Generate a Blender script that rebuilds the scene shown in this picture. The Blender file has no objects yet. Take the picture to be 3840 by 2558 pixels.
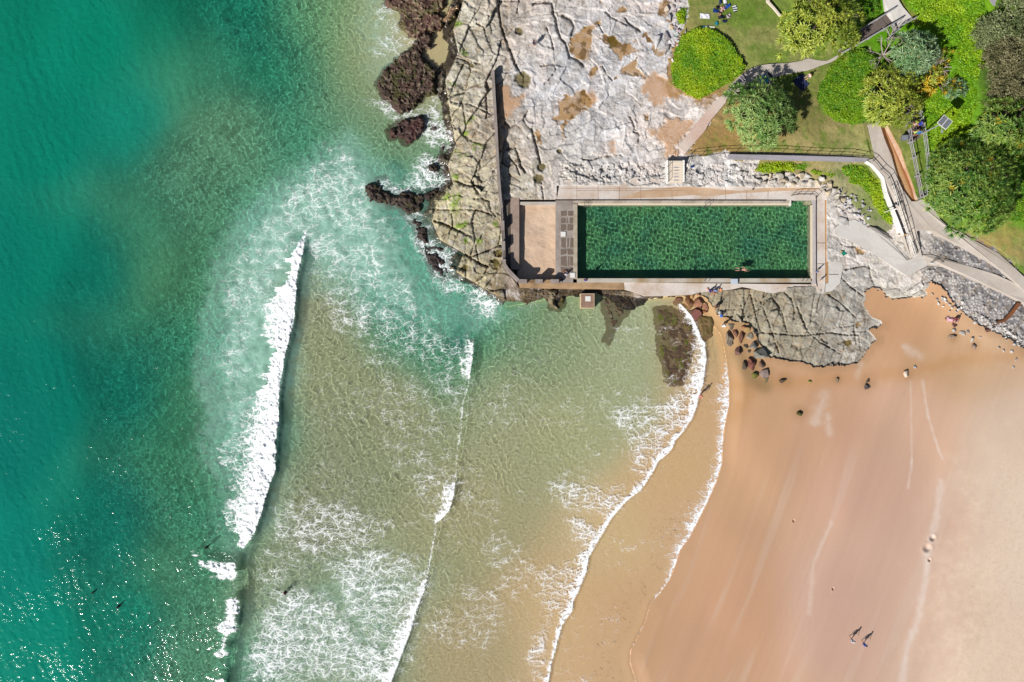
import bpy, math, random
import numpy as np
from mathutils import Vector, Matrix

# ------------------------------------------------------------------ camera, world, sun, exposure
sc = bpy.context.scene
COL = sc.collection
H = 112.0                    # height of the viewpoint above sea level (m)
S = 0.0375                   # metres per photograph pixel at sea level
rad = math.radians
cam = bpy.data.objects.new("camera", bpy.data.cameras.new("camera"))
COL.objects.link(cam)
sc.camera = cam
cam.location = (0, 0, H)
cam.data.sensor_width = 36.0
cam.data.lens = 36.0 * H / (3840 * S)
cam.data.clip_start = 1.0
cam.data.clip_end = 4000.0
SUN_EL = 37.0
sun_dir = Vector((0.72, 0.69, 0)).normalized() * math.cos(rad(SUN_EL)) + Vector((0, 0, -math.sin(rad(SUN_EL))))
world = bpy.data.worlds.new("World")
sc.world = world
world.use_nodes = True
wbg = world.node_tree.nodes["Background"]
sky = world.node_tree.nodes.new("ShaderNodeTexSky")
sky.sky_type = 'NISHITA'
sky.sun_disc = False
sky.sun_elevation = rad(SUN_EL)
sky.sun_rotation = math.atan2(-sun_dir.x, -sun_dir.y)
world.node_tree.links.new(sky.outputs[0], wbg.inputs[0])
wbg.inputs[1].default_value = 0.05
sun_data = bpy.data.lights.new("sun", 'SUN')
sun_data.energy = 5.0
sun_data.angle = rad(0.5)
sun_data.color = (1.0, 0.955, 0.89)
sun_data.cycles.is_caustics_light = True
sun = bpy.data.objects.new("sun", sun_data)
COL.objects.link(sun)
sun.rotation_euler = sun_dir.to_track_quat('-Z', 'Y').to_euler()
sc.view_settings.view_transform = 'Standard'
sc.view_settings.look = 'None'
sc.view_settings.exposure = 0.4
sc.cycles.max_bounces = 8
sc.cycles.diffuse_bounces = 3
sc.cycles.caustics_reflective = False
sc.cycles.use_denoising = True
KEXP = 1.55                  # display brightness of a sunlit surface of albedo 1

# ------------------------------------------------------------------ helpers
def lin(c):
    c = np.asarray(c, float) / 255.0
    return np.where(c <= 0.04045, c / 12.92, ((c + 0.055) / 1.055) ** 2.4)
def alb(r, g, b):
    """albedo whose sunlit colour is the 8 bit colour r, g, b"""
    return tuple(np.clip(lin((r, g, b)) / KEXP, 0.003, 0.85))
def P(u, v, z=0.0):
    k = S * (H - z) / H
    return ((u - 1920.0) * k, (1279.0 - v) * k, z)
def PV(u, v, z=0.0):
    return Vector(P(u, v, z))

def _hash(ix, iy, seed):
    h = (ix.astype(np.int64) * 374761393 + iy.astype(np.int64) * 668265263 + seed * 1274126177) & 0xFFFFFFFF
    h = ((h ^ (h >> 13)) * 1274126177) & 0xFFFFFFFF
    h = ((h ^ (h >> 15)) * 2246822519) & 0xFFFFFFFF
    return ((h ^ (h >> 16)) & 0xFFFFFF) / float(0xFFFFFF)
def vnoise(x, y, seed=0):
    ix = np.floor(x); iy = np.floor(y)
    fx = x - ix; fy = y - iy
    fx = fx * fx * fx * (fx * (fx * 6 - 15) + 10); fy = fy * fy * fy * (fy * (fy * 6 - 15) + 10)
    a = _hash(ix, iy, seed); b = _hash(ix + 1, iy, seed); c = _hash(ix, iy + 1, seed); d = _hash(ix + 1, iy + 1, seed)
    return (a * (1 - fx) + b * fx) * (1 - fy) + (c * (1 - fx) + d * fx) * fy
def fbm(x, y, seed=0, octv=4, gain=0.5):
    t = 0; a = 1.0; n = 0
    ca, sa = math.cos(0.6), math.sin(0.6)
    for k in range(octv):
        t = t + a * vnoise(x, y, seed + k * 17); n += a; a *= gain
        x, y = (x * ca - y * sa) * 2.03 + 11.3, (x * sa + y * ca) * 2.03 + 5.7
    return t / n
def worley(x, y, seed=0, jit=0.9):
    """distance to the cell border, cell hash, vector from the cell's point"""
    ix = np.floor(x); iy = np.floor(y)
    d1 = np.full(x.shape, 1e9); d2 = d1.copy()
    p1x = np.zeros_like(x); p1y = p1x.copy(); p2x = p1x.copy(); p2y = p1x.copy(); cid = p1x.copy()
    for dx in (-1, 0, 1):
        for dy in (-1, 0, 1):
            cx = ix + dx; cy = iy + dy
            px = cx + 0.5 + jit * (_hash(cx, cy, seed) - 0.5); py = cy + 0.5 + jit * (_hash(cx, cy, seed + 7) - 0.5)
            d = (x - px) ** 2 + (y - py) ** 2
            c1 = d < d1; c2 = (~c1) & (d < d2)
            d2 = np.where(c1, d1, np.where(c2, d, d2)); p2x = np.where(c1, p1x, np.where(c2, px, p2x)); p2y = np.where(c1, p1y, np.where(c2, py, p2y))
            cid = np.where(c1, _hash(cx, cy, seed + 13), cid)
            d1 = np.where(c1, d, d1); p1x = np.where(c1, px, p1x); p1y = np.where(c1, py, p1y)
    bd = 0.5 * (d2 - d1) / np.maximum(np.hypot(p2x - p1x, p2y - p1y), 1e-6)
    return bd, cid, x - p1x, y - p1y
def sstep(a, b, x):
    t = np.clip((x - a) / (b - a), 0, 1)
    return t * t * (3 - 2 * t)
def seg_dist(U, V, pts, want_side=False):
    """distance (px) to a polyline, parameter along it (0..1) and signed side (+ = right of travel on the picture)"""
    best = np.full(U.shape, 1e9); side = np.zeros(U.shape); par = np.zeros(U.shape)
    n = len(pts) - 1
    for i in range(n):
        (x0, y0), (x1, y1) = pts[i], pts[i + 1]
        dx, dy = x1 - x0, y1 - y0
        L = dx * dx + dy * dy + 1e-9
        t = np.clip(((U - x0) * dx + (V - y0) * dy) / L, 0, 1)
        d = np.hypot(U - (x0 + t * dx), V - (y0 + t * dy))
        c = d < best
        best = np.where(c, d, best)
        if want_side:
            side = np.where(c, np.sign((U - x0) * dy - (V - y0) * dx), side)
            par = np.where(c, (i + t) / n, par)
    return (best, par, side) if want_side else best
def in_poly(U, V, poly):
    ins = np.zeros(U.shape, bool)
    n = len(poly)
    for i in range(n):
        x0, y0 = poly[i]; x1, y1 = poly[(i + 1) % n]
        if y0 == y1: continue
        c = ((V >= min(y0, y1)) & (V < max(y0, y1)))
        xi = x0 + (V - y0) * (x1 - x0) / (y1 - y0)
        ins ^= c & (U < xi)
    return ins
def poly_sd(U, V, poly):
    """signed distance in px, positive inside"""
    d = seg_dist(U, V, list(poly) + [poly[0]])
    return np.where(in_poly(U, V, poly), d, -d)
def poly_sd_local(U, V, poly, pad=80):
    xs = [p[0] for p in poly]; ys = [p[1] for p in poly]
    out = np.full(U.shape, -1e3)
    r = np.where((V[:, 0] > min(ys) - pad) & (V[:, 0] < max(ys) + pad))[0]
    c = np.where((U[0] > min(xs) - pad) & (U[0] < max(xs) + pad))[0]
    if len(r) and len(c):
        sl = (slice(r[0], r[-1] + 1), slice(c[0], c[-1] + 1))
        out[sl] = poly_sd(U[sl], V[sl], poly)
    return out
def line_local(U, V, pts, pad=60):
    xs = [p[0] for p in pts]; ys = [p[1] for p in pts]
    out = np.full(U.shape, 1e3)
    r = np.where((V[:, 0] > min(ys) - pad) & (V[:, 0] < max(ys) + pad))[0]
    c = np.where((U[0] > min(xs) - pad) & (U[0] < max(xs) + pad))[0]
    if len(r) and len(c):
        sl = (slice(r[0], r[-1] + 1), slice(c[0], c[-1] + 1))
        out[sl] = seg_dist(U[sl], V[sl], pts)
    return out
def shepard(U, V, pts, vals, rad_px, step=24):
    """smooth interpolation of scattered values, done on a coarse lattice and read back bilinearly"""
    u0, u1, v0, v1 = U.min(), U.max(), V.min(), V.max()
    gu = np.arange(u0, u1 + step, step); gv = np.arange(v0, v1 + step, step)
    pts = np.asarray(pts, float); vals = np.asarray(vals, float)
    if vals.ndim == 1: vals = vals[:, None]
    GU, GV = np.meshgrid(gu, gv)
    num = np.zeros(GU.shape + (vals.shape[1],)); den = np.zeros(GU.shape)
    for (a, b), val in zip(pts, vals):
        d2 = ((GU - a) ** 2 + (GV - b) ** 2) / rad_px ** 2
        w = np.exp(-d2) + 0.02 * np.exp(-d2 / 6) + 6e-4 * np.exp(-d2 / 30) + 2e-6 / (1 + d2)
        num += w[..., None] * val; den += w
    g = num / den[..., None]
    for _ in range(4):
        q = np.pad(g, ((1, 1), (1, 1), (0, 0)), 'edge')
        g = (q[:-2, 1:-1] + q[2:, 1:-1] + q[1:-1, :-2] + q[1:-1, 2:] + 2 * q[1:-1, 1:-1]) / 6
    fu = np.clip((U - u0) / step, 0, len(gu) - 1.001); fv = np.clip((V - v0) / step, 0, len(gv) - 1.001)
    iu = fu.astype(int); iv = fv.astype(int); fu = (fu - iu)[..., None]; fv = (fv - iv)[..., None]
    o = (g[iv, iu] * (1 - fu) + g[iv, iu + 1] * fu) * (1 - fv) + (g[iv + 1, iu] * (1 - fu) + g[iv + 1, iu + 1] * fu) * fv
    return o[..., 0] if o.shape[-1] == 1 else o

# ------------------------------------------------------------------ objects
def link(o, parent=None):
    COL.objects.link(o)
    if parent is not None:
        o.parent = parent
        o.matrix_parent_inverse = parent.matrix_basis.inverted()
    return o
def tag(o, label=None, cat=None, group=None, kind=None):
    if label: o["label"] = label
    if cat: o["category"] = cat
    if group: o["group"] = group
    if kind: o["kind"] = kind
    return o
def empty(name, loc, label=None, cat=None, group=None, rz=0.0):
    o = bpy.data.objects.new(name, None)
    o.location = loc
    o.rotation_euler = (0, 0, rz)
    o.empty_display_size = 0.2
    COL.objects.link(o)
    return tag(o, label, cat, group)
def mesh_np(name, V, F, mat=None, smooth=False, attrs=None):
    """V (n,3), F (m,4) or (m,3) index array"""
    me = bpy.data.meshes.new(name)
    V = np.asarray(V, np.float32); F = np.asarray(F, np.int32)
    me.vertices.add(len(V)); me.vertices.foreach_set("co", V.ravel())
    k = F.shape[1]
    me.loops.add(F.size); me.loops.foreach_set("vertex_index", F.ravel())
    me.polygons.add(len(F)); me.polygons.foreach_set("loop_start", np.arange(0, F.size, k, dtype=np.int32))
    if smooth: me.polygons.foreach_set("use_smooth", np.ones(len(F), bool))
    for n, a in (attrs or {}).items():
        a = np.asarray(a, np.float32)
        if a.ndim == 1:
            at = me.attributes.new(n, 'FLOAT', 'POINT'); at.data.foreach_set("value", a)
        else:
            at = me.attributes.new(n, 'FLOAT_COLOR', 'POINT')
            if a.shape[1] == 3: a = np.concatenate([a, np.ones((len(a), 1), np.float32)], 1)
            at.data.foreach_set("color", a.ravel())
    me.update(); me.validate()
    if mat: me.materials.append(mat)
    return me
def obj_np(name, V, F, mat, parent=None, smooth=False, attrs=None):
    o = bpy.data.objects.new(name, mesh_np(name, V, F, mat, smooth, attrs))
    link(o, parent)
    o.cycles.is_caustics_receiver = True
    return o
class MB:
    """collects shapes into ONE mesh, given in world coordinates"""
    def __init__(s): s.v = []; s.f = []
    def add(s, vs, fs):
        b = len(s.v); s.v += [tuple(p) for p in vs]; s.f += [tuple(i + b for i in f) for f in fs]; return s
    def box(s, c, size, rz=0.0, rot=None, taper=1.0):
        m = rot or Matrix.Rotation(rz, 3, 'Z')
        hx, hy, hz = size[0] / 2, size[1] / 2, size[2] / 2
        vs = []
        for z in (-1, 1):
            t = taper if z > 0 else 1.0
            for x, y in ((-1, -1), (1, -1), (1, 1), (-1, 1)):
                vs.append(Vector(c) + m @ Vector((x * hx * t, y * hy * t, z * hz)))
        return s.add(vs, [(3, 2, 1, 0), (4, 5, 6, 7), (0, 1, 5, 4), (1, 2, 6, 5), (2, 3, 7, 6), (3, 0, 4, 7)])
    def tube(s, pts, r, n=6, r1=None, caps=True):
        pts = [Vector(p) for p in pts]
        rings = []
        for i, p in enumerate(pts):
            d = (pts[min(i + 1, len(pts) - 1)] - pts[max(i - 1, 0)])
            if d.length < 1e-9: d = Vector((0, 0, 1))
            d.normalize()
            a = d.cross(Vector((0, 0, 1)) if abs(d.z) < 0.95 else Vector((1, 0, 0))).normalized()
            b = d.cross(a)
            rr = r if r1 is None else r + (r1 - r) * i / (len(pts) - 1)
            rings.append([p + (a * math.cos(6.28319 * k / n) + b * math.sin(6.28319 * k / n)) * rr for k in range(n)])
        fs = []
        for i in range(len(pts) - 1):
            for k in range(n):
                fs.append((i * n + k, i * n + (k + 1) % n, (i + 1) * n + (k + 1) % n, (i + 1) * n + k))
        if caps:
            fs.append(tuple(range(n - 1, -1, -1))); fs.append(tuple((len(pts) - 1) * n + k for k in range(n)))
        return s.add([p for r_ in rings for p in r_], fs)
    def prism(s, poly, z0, z1):
        """poly: world xy points, z1 top (number or list), z0 bottom (number or list)"""
        n = len(poly)
        a = sum(poly[i][0] * poly[(i + 1) % n][1] - poly[(i + 1) % n][0] * poly[i][1] for i in range(n))
        idx = list(range(n)) if a > 0 else list(range(n))[::-1]
        zt = z1 if isinstance(z1, (list, tuple)) else [z1] * n
        zb = z0 if isinstance(z0, (list, tuple)) else [z0] * n
        vs = [(poly[i][0], poly[i][1], zb[i]) for i in idx] + [(poly[i][0], poly[i][1], zt[i]) for i in idx]
        return s.add(vs, [tuple(range(n - 1, -1, -1)), tuple(range(n, 2 * n))] + [(i, (i + 1) % n, n + (i + 1) % n, n + i) for i in range(n)])
    def ball(s, c, r, nu=10, nv=7, m=None, zmin=-1.0):
        vs = []; fs = []
        r = (r, r, r) if isinstance(r, (int, float)) else r
        for j in range(nv + 1):
            th = math.pi * j / nv
            for i in range(nu):
                ph = 6.28319 * i / nu
                p = Vector((r[0] * math.sin(th) * math.cos(ph), r[1] * math.sin(th) * math.sin(ph), r[2] * max(math.cos(th), zmin)))
                if m: p = m @ p
                vs.append(Vector(c) + p)
        for j in range(nv):
            for i in range(nu):
                fs.append((j * nu + i, (j + 1) * nu + i, (j + 1) * nu + (i + 1) % nu, j * nu + (i + 1) % nu))
        return s.add(vs, fs)
    def build(s, name, mat, parent=None, smooth=False, bevel=0.0):
        me = bpy.data.meshes.new(name)
        me.from_pydata([tuple(v) for v in s.v], [], s.f); me.update()
        if smooth: me.polygons.foreach_set("use_smooth", [True] * len(me.polygons))
        me.materials.append(mat)
        o = bpy.data.objects.new(name, me)
        link(o, parent)
        o.cycles.is_caustics_receiver = True
        if bevel:
            b = o.modifiers.new("bevel", 'BEVEL'); b.width = bevel; b.segments = 2; b.limit_method = 'ANGLE'
        return o

# ------------------------------------------------------------------ materials
def nd(nt, t, **kw):
    n = nt.nodes.new(t)
    for k, v in kw.items(): setattr(n, k, v)
    return n
MATS = {}
def mat(name, rgb=None, rough=0.85, var=0.12, scale=3.0, bump=0.0, bscale=8.0, attr=None, spec=0.3, metal=0.0, tint2=None, t2scale=0.6, t2amt=0.5):
    """procedural material: a base colour (or the vertex colour ATTR) varied by two noises, and a bump"""
    if name in MATS: return MATS[name]
    m = bpy.data.materials.new(name); m.use_nodes = True
    nt = m.node_tree; p = nt.nodes["Principled BSDF"]
    p.inputs["Roughness"].default_value = rough
    p.inputs["Specular IOR Level"].default_value = spec
    p.inputs["Metallic"].default_value = metal
    geo = nd(nt, "ShaderNodeNewGeometry")
    if attr:
        a = nd(nt, "ShaderNodeAttribute", attribute_name=attr); base = a.outputs["Color"]
    else:
        a = nd(nt, "ShaderNodeRGB"); a.outputs[0].default_value = tuple(rgb) + (1,); base = a.outputs[0]
    if tint2 is not None:
        n2 = nd(nt, "ShaderNodeTexNoise"); n2.inputs["Scale"].default_value = t2scale; n2.inputs["Detail"].default_value = 5
        nt.links.new(geo.outputs["Position"], n2.inputs["Vector"])
        rmp = nd(nt, "ShaderNodeMapRange"); rmp.inputs[1].default_value = 0.42; rmp.inputs[2].default_value = 0.66; rmp.inputs[4].default_value = t2amt
        nt.links.new(n2.outputs[0], rmp.inputs[0])
        mx2 = nd(nt, "ShaderNodeMix", data_type='RGBA'); mx2.inputs["B"].default_value = tuple(tint2) + (1,)
        nt.links.new(rmp.outputs[0], mx2.inputs["Factor"]); nt.links.new(base, mx2.inputs["A"]); base = mx2.outputs["Result"]
    no = nd(nt, "ShaderNodeTexNoise"); no.inputs["Scale"].default_value = scale; no.inputs["Detail"].default_value = 6; no.inputs["Roughness"].default_value = 0.65
    nt.links.new(geo.outputs["Position"], no.inputs["Vector"])
    mr = nd(nt, "ShaderNodeMapRange"); mr.inputs[1].default_value = 0.25; mr.inputs[2].default_value = 0.75
    mr.inputs[3].default_value = 1 - var; mr.inputs[4].default_value = 1 + var
    nt.links.new(no.outputs[0], mr.inputs[0])
    mx = nd(nt, "ShaderNodeMix", data_type='RGBA', blend_type='MULTIPLY'); mx.inputs["Factor"].default_value = 1
    nt.links.new(base, mx.inputs["A"]); nt.links.new(mr.outputs[0], mx.inputs["B"])
    nt.links.new(mx.outputs["Result"], p.inputs["Base Color"])
    if bump:
        nb = nd(nt, "ShaderNodeTexNoise"); nb.inputs["Scale"].default_value = bscale; nb.inputs["Detail"].default_value = 4
        nt.links.new(geo.outputs["Position"], nb.inputs["Vector"])
        bp = nd(nt, "ShaderNodeBump"); bp.inputs["Strength"].default_value = 1.0; bp.inputs["Distance"].default_value = bump
        nt.links.new(nb.outputs[0], bp.inputs["Height"]); nt.links.new(bp.outputs[0], p.inputs["Normal"])
    MATS[name] = m
    return m
def M(name): return MATS[name]
rng = np.random.default_rng(7)
rnd = random.Random(11)
# ------------------------------------------------------------------ plan of the place (photograph pixels -> metres)
def W(ox, oy, pts, k=3.3629):
    return [(ox + x / k, oy + y / k) for x, y in pts]
def D(pts):
    return [(x * 1.6313, y * 1.6313) for x, y in pts]

POOL = (2165, 769, 3041, 1044)          # left, top, right, bottom of the water
DECK_Z, POOLW_Z = 1.6, 1.22

# paths and slabs: name -> (outline, height of each outline point)
path_curve_poly = W(2500, 0, [(745, 1190), (780, 1120), (850, 1030), (945, 940), (1050, 870), (1120, 842), (1200, 822), (1300, 808), (1500, 798), (1600, 785), (1700, 768), (1790, 735), (1900, 760), (2020, 770), (2150, 700), (2190, 660),
                              (2240, 700), (2060, 790), (1930, 832), (1860, 862), (1780, 888), (1640, 912), (1500, 935), (1400, 965), (1350, 995), (1345, 1050), (1250, 1085), (1130, 1100), (1060, 1130), (960, 1180), (850, 1210), (755, 1245)])
path_curve_z = [3.5, 3.55, 3.65, 3.8, 3.85, 3.9, 3.95, 4.0, 4.05, 4.08, 4.1, 4.15, 4.2, 4.25, 4.3, 4.35, 4.35, 4.25, 4.2, 4.15, 4.1, 4.05, 4.0, 3.95, 3.95, 3.93, 3.9, 3.85, 3.8, 3.7, 3.6, 3.5]
ramp_brick_poly = W(2500, 0, [(720, 1185), (757, 1248), (745, 1290), (640, 1420), (570, 1500), (525, 1567), (490, 1640), (240, 1925), (140, 1855), (370, 1562), (540, 1360), (640, 1250)])
ramp_brick_z = [3.48, 3.48, 3.45, 3.3, 3.25, 3.2, 3.1, 2.85, 2.85, 3.15, 3.3, 3.4]
top_path_poly = W(3140, 0, [(560, -200), (770, -200), (775, 0), (830, 90), (960, 240), (800, 330), (760, 350), (700, 290), (620, 180), (600, 120), (585, 0)])
top_path_z = [7.2, 7.2, 6.9, 6.75, 6.6, 6.5, 6.5, 6.5, 6.55, 6.65, 6.85]
wall_path_poly = [(2733, 578), (2830, 580), (3000, 583), (3150, 587), (3252, 592), (3262, 598), (3256, 607), (3150, 604), (3000, 600), (2860, 597), (2733, 595)]
wall_path_z = [3.2, 3.22, 3.3, 3.4, 3.5, 3.5, 3.5, 3.4, 3.3, 3.22, 3.2]
main_slab_poly = W(3140, 440, [(378, 95), (525, 45), (590, 260), (680, 480), (740, 690), (800, 870), (860, 960), (935, 1060), (990, 1062), (1050, 1040), (1120, 1050), (1250, 1200), (1300, 1290), (1420, 1390), (1560, 1450), (1700, 1400 + 140), (2040, 1720), (2260, 1920), (2354, 2012), (2700, 2360),
                               (2700, 2500), (2354, 2180), (2150, 1990), (2000, 1880), (1800, 1760), (1600, 1640), (1400, 1530), (1220, 1430), (1100, 1405), (1000, 1440), (1070, 1760), (930, 1775), (840, 1480), (770, 1290), (700, 1120), (630, 940), (590, 760), (540, 700), (440, 590), (370, 545), (480, 510)])
main_slab_z = [4.1, 4.1, 4.0, 3.9, 3.8, 3.75, 3.7, 3.7, 3.75, 3.8, 3.8, 3.8, 3.85, 3.9, 4.0, 4.1, 4.4, 4.7, 4.8, 5.1,
               5.1, 4.8, 4.6, 4.4, 4.2, 4.0, 3.9, 3.75, 3.6, 3.5, 2.3, 2.3, 3.3, 3.45, 3.55, 3.6, 3.65, 3.65, 3.6, 3.6, 3.7]
ramp_beach_poly = W(3140, 860, [(1075, 325), (1180, 318), (1360, 372), (1700, 478), (2000, 570), (2200, 660), (2354, 752), (2700, 950), (2700, 1120), (2354, 922), (2150, 820), (1900, 706), (1600, 590), (1340, 482), (1130, 452)])
ramp_beach_z = [2.25, 2.3, 2.6, 3.3, 3.9, 4.3, 4.6, 4.9, 4.9, 4.6, 4.3, 3.8, 3.2, 2.6, 2.25]
landing_poly = W(3140, 860, [(-40, -10), (20, -60), (120, -100), (215, -125), (420, -10), (650, 128), (790, 280), (880, 392), (985, 350), (1072, 326), (1130, 455), (1135, 462), (880, 590), (640, 430), (420, 285), (240, 190), (110, 120), (10, 96), (-30, 60)])
landing_z = [1.95] * 7 + [2.1, 2.15, 2.2, 2.2, 2.2, 2.1, 2.0] + [1.95] * 5
pads_flat = [(path_curve_poly, path_curve_z), (ramp_brick_poly, ramp_brick_z), (top_path_poly, top_path_z), (wall_path_poly, wall_path_z),
             (main_slab_poly, main_slab_z), (ramp_beach_poly, ramp_beach_z), (landing_poly, landing_z)]

rock_poly = [(1500, -560), (1470, -200), (1640, -40), (1700, 0), (1668, 70), (1660, 110), (1665, 150), (1685, 165), (1680, 200), (1655, 250), (1628, 300), (1640, 350), (1655, 390), (1660, 430), (1665, 470), (1674, 510), (1692, 540), (1672, 570), (1638, 585), (1648, 620),
             (1665, 660), (1676, 682), (1640, 712), (1605, 745), (1610, 765), (1583, 795), (1583, 830), (1603, 868), (1612, 892), (1630, 908), (1706, 946), (1678, 975), (1690, 1030), (1706, 1046), (1762, 1066), (1792, 1084), (1822, 1102), (1850, 1122),
             (1872, 1140), (1900, 1132), (1940, 1128), (1975, 1137), (2020, 1118), (2042, 1110), (2060, 1140), (2085, 1158), (2110, 1135), (2128, 1112), (2170, 1108), (2235, 1100), (2290, 1120), (2330, 1160), (2375, 1160), (2410, 1140), (2432, 1118), (2500, 1110), (2620, 1105), (2655, 1120), (2690, 1175),
             (2760, 1205), (2812, 1218), (2832, 1240), (2862, 1312), (2890, 1338), (2940, 1350), (2990, 1352), (3030, 1362), (3065, 1376), (3088, 1377), (3110, 1370), (3160, 1370), (3215, 1358), (3245, 1325), (3262, 1290), (3292, 1278), (3262, 1240), (3316, 1213), (3262, 1188), (3238, 1150), (3246, 1095),
             (3270, 1080), (3310, 1085), (3322, 1115), (3360, 1122), (3400, 1120), (3424, 1105), (3460, 1116), (3478, 1108), (3468, 1080), (3492, 1050), (3530, 1075), (3560, 1110), (3580, 1145), (3640, 1190), (3700, 1235), (3760, 1255), (3800, 1280), (3840, 1310), (4100, 1480), (4700, 1750), (4700, -700)]
lawn_poly = [(2590, -700), (2578, -60), (2580, 60), (2562, 110), (2530, 160), (2508, 220), (2500, 300), (2552, 352), (2622, 376), (2690, 352), (2706, 372), (2660, 470), (2610, 525), (2586, 572), (2640, 582), (2735, 562), (2760, 598), (2850, 598), (2836, 640), (2900, 652), (3000, 645), (3040, 668), (3110, 690),
             (3160, 722), (3186, 760), (3230, 800), (3262, 850), (3300, 885), (3340, 860), (3352, 815), (3420, 790), (3470, 860), (3560, 850), (3640, 880), (3730, 930), (3840, 1030), (4100, 1200), (4700, 1560), (4700, -700)]
sand_in_rock = [W(1900, 0, [(1230, 60), (1180, -40), (1300, -60), (1420, 20), (1300, 90), (1260, 130)])]
ochre_pools = [W(1900, 0, [(1060, 300), (1180, 240), (1180, 300), (1090, 380), (1110, 500), (1060, 560), (1080, 700), (1030, 800), (900, 740), (810, 680), (790, 600), (800, 500), (840, 430), (960, 380)]),
               W(1900, 0, [(1140, 450), (1330, 440), (1420, 500), (1560, 560), (1680, 640), (1600, 700), (1480, 720), (1420, 780), (1380, 690), (1290, 640), (1270, 560), (1160, 510)]),
               W(1900, 0, [(1500, 820), (1640, 740), (1650, 850), (1760, 900), (1740, 980), (1600, 990), (1480, 960), (1340, 1010), (1400, 900)]),
               W(1900, 0, [(1040, 900), (1150, 830), (1210, 830), (1100, 940), (1060, 1060), (1040, 960)]),
               W(1900, 0, [(650, 1270), (850, 1140), (1000, 1120), (1080, 1200), (1060, 1330), (900, 1450), (720, 1560), (560, 1500), (660, 1400)]),
               W(1900, 0, [(1600, 520), (1900, 290), (1960, 270), (1900, 340), (1700, 480), (1580, 560)]),
               W(1900, 0, [(1660, 1280), (1740, 1350), (1790, 1520), (1750, 1540), (1700, 1420)]),
               W(1900, 0, [(1870, 0), (2080, 0), (2080, 270), (1980, 280), (1900, 200)]),
               W(1900, 0, [(1750, 440), (1850, 560), (1990, 640), (2000, 740), (1880, 700), (1800, 590)]),
               W(1900, 0, [(1180, 0), (1240, 0), (1290, 110), (1240, 110)]),
               W(1900, 0, [(1380, 90), (1480, 60), (1500, 140), (1400, 150)]),
               W(1900, 440, [(640, 60), (860, 0), (760, 110), (700, 300), (680, 160)]),
               W(1900, 440, [(340, 150), (420, 190), (430, 350), (370, 300)]),
               W(2600, 860, [(2050, 240), (2130, 235), (2200, 280), (2190, 310), (2080, 300)]),
               W(2600, 860, [(2230, 390), (2354, 400), (2354, 430), (2240, 430)]),
               W(2600, 860, [(2040, 1170), (2130, 1110), (2190, 1190), (2100, 1240), (2050, 1230)])]
dark_pools = [W(1900, 0, [(1270, 460), (1340, 440), (1420, 520), (1380, 600), (1290, 620)]),
              W(2600, 860, [(1900, 1390), (1980, 1390), (2020, 1450), (1960, 1490), (1910, 1460)])]
pink_sand = [W(1900, 0, [(930, 1170), (1060, 1110), (1140, 1200), (1140, 1280), (1060, 1340), (960, 1230)]),
             W(1900, 0, [(1690, 1060), (1860, 900), (2080, 1000), (2354, 1100), (2354, 1250), (2200, 1200), (2000, 1250), (1960, 1400), (1720, 1180)]),
             W(1900, 440, [(1280, 310), (1350, 250), (1410, 310), (1380, 370), (1380, 470), (1290, 470), (1330, 370)]),
             W(1900, 440, [(1750, 130), (1900, 150), (2050, 0), (2230, 30), (2354, 0), (2354, 100), (2150, 380), (2250, 460), (2000, 520), (1990, 400), (1900, 280), (1760, 220)]),
             W(1300, 0, [(1180, 200), (1260, 120), (1400, 80), (1360, 200), (1260, 300)]),
             W(1300, 0, [(1910, 1060), (2050, 1050), (2080, 1200), (2260, 1200), (2150, 1390), (1990, 1500), (1960, 1900), (1900, 1900)])]
moss_patches = [W(1300, 0, [(1340, 250), (1430, 260), (1440, 330), (1370, 330)]), W(1300, 0, [(1440, 650), (1500, 640), (1500, 690)]), W(1300, 0, [(1210, 1010), (1350, 1060), (1300, 1080)]),
                W(1300, 440, [(1450, 180), (1510, 170), (1510, 230), (1470, 230)]), W(1300, 440, [(1590, 330), (1700, 320), (1720, 370), (1600, 420), (1560, 400)]), W(1300, 440, [(1200, 460), (1330, 450), (1300, 500), (1200, 500)]),
                W(1300, 440, [(1330, 720), (1390, 720), (1380, 780)]), W(1300, 440, [(1180, 1000), (1300, 950), (1320, 1040), (1200, 1060)]), W(1300, 440, [(1330, 980), (1430, 970), (1440, 1060), (1420, 1160), (1380, 1260), (1260, 1160), (1340, 1060)]),
                W(1300, 440, [(1360, 1360), (1460, 1300), (1540, 1320), (1450, 1400), (1370, 1410)]), W(1300, 440, [(1460, 1500), (1520, 1490), (1510, 1560)]), W(1300, 440, [(1840, 1340), (1890, 1320), (1890, 1390)]),
                W(1500, 860, [(950, 120), (1020, 140), (1000, 190)]), W(1500, 860, [(810, 350), (870, 380), (840, 430)]), W(1500, 860, [(780, 80), (850, 100), (820, 140)]),
                W(1300, 440, [(1380, 420), (1440, 460), (1500, 500), (1420, 520)]), W(1300, 0, [(1500, 1500), (1600, 1490), (1600, 1560), (1480, 1567)])]
brown_grass = [W(2500, 440, [(500, 160), (700, 40), (800, 200), (760, 330), (640, 350), (480, 380), (300, 400), (280, 470), (400, 300)]), W(2500, 440, [(800, 120), (900, 200), (1080, 260), (1060, 290), (900, 280), (780, 200)]), W(2500, 440, [(1200, 250), (1440, 190), (1540, 260), (1500, 300), (1240, 310)]),
               W(2500, 0, [(-100, 1000), (100, 960), (60, 1150), (260, 1260), (500, 1200), (690, 1080), (700, 1180), (500, 1380), (200, 1250), (-20, 1180)]), W(3140, 0, [(980, 210), (1040, 250), (1060, 300), (980, 280)]), W(3140, 0, [(780, 0), (830, 0), (950, 200), (1040, 260), (960, 240), (840, 100)]),
               W(3140, 440, [(1560, 1450), (1800, 1500), (2060, 1300), (2354, 1360), (2354, 1800), (1700, 1560)])]
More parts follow.
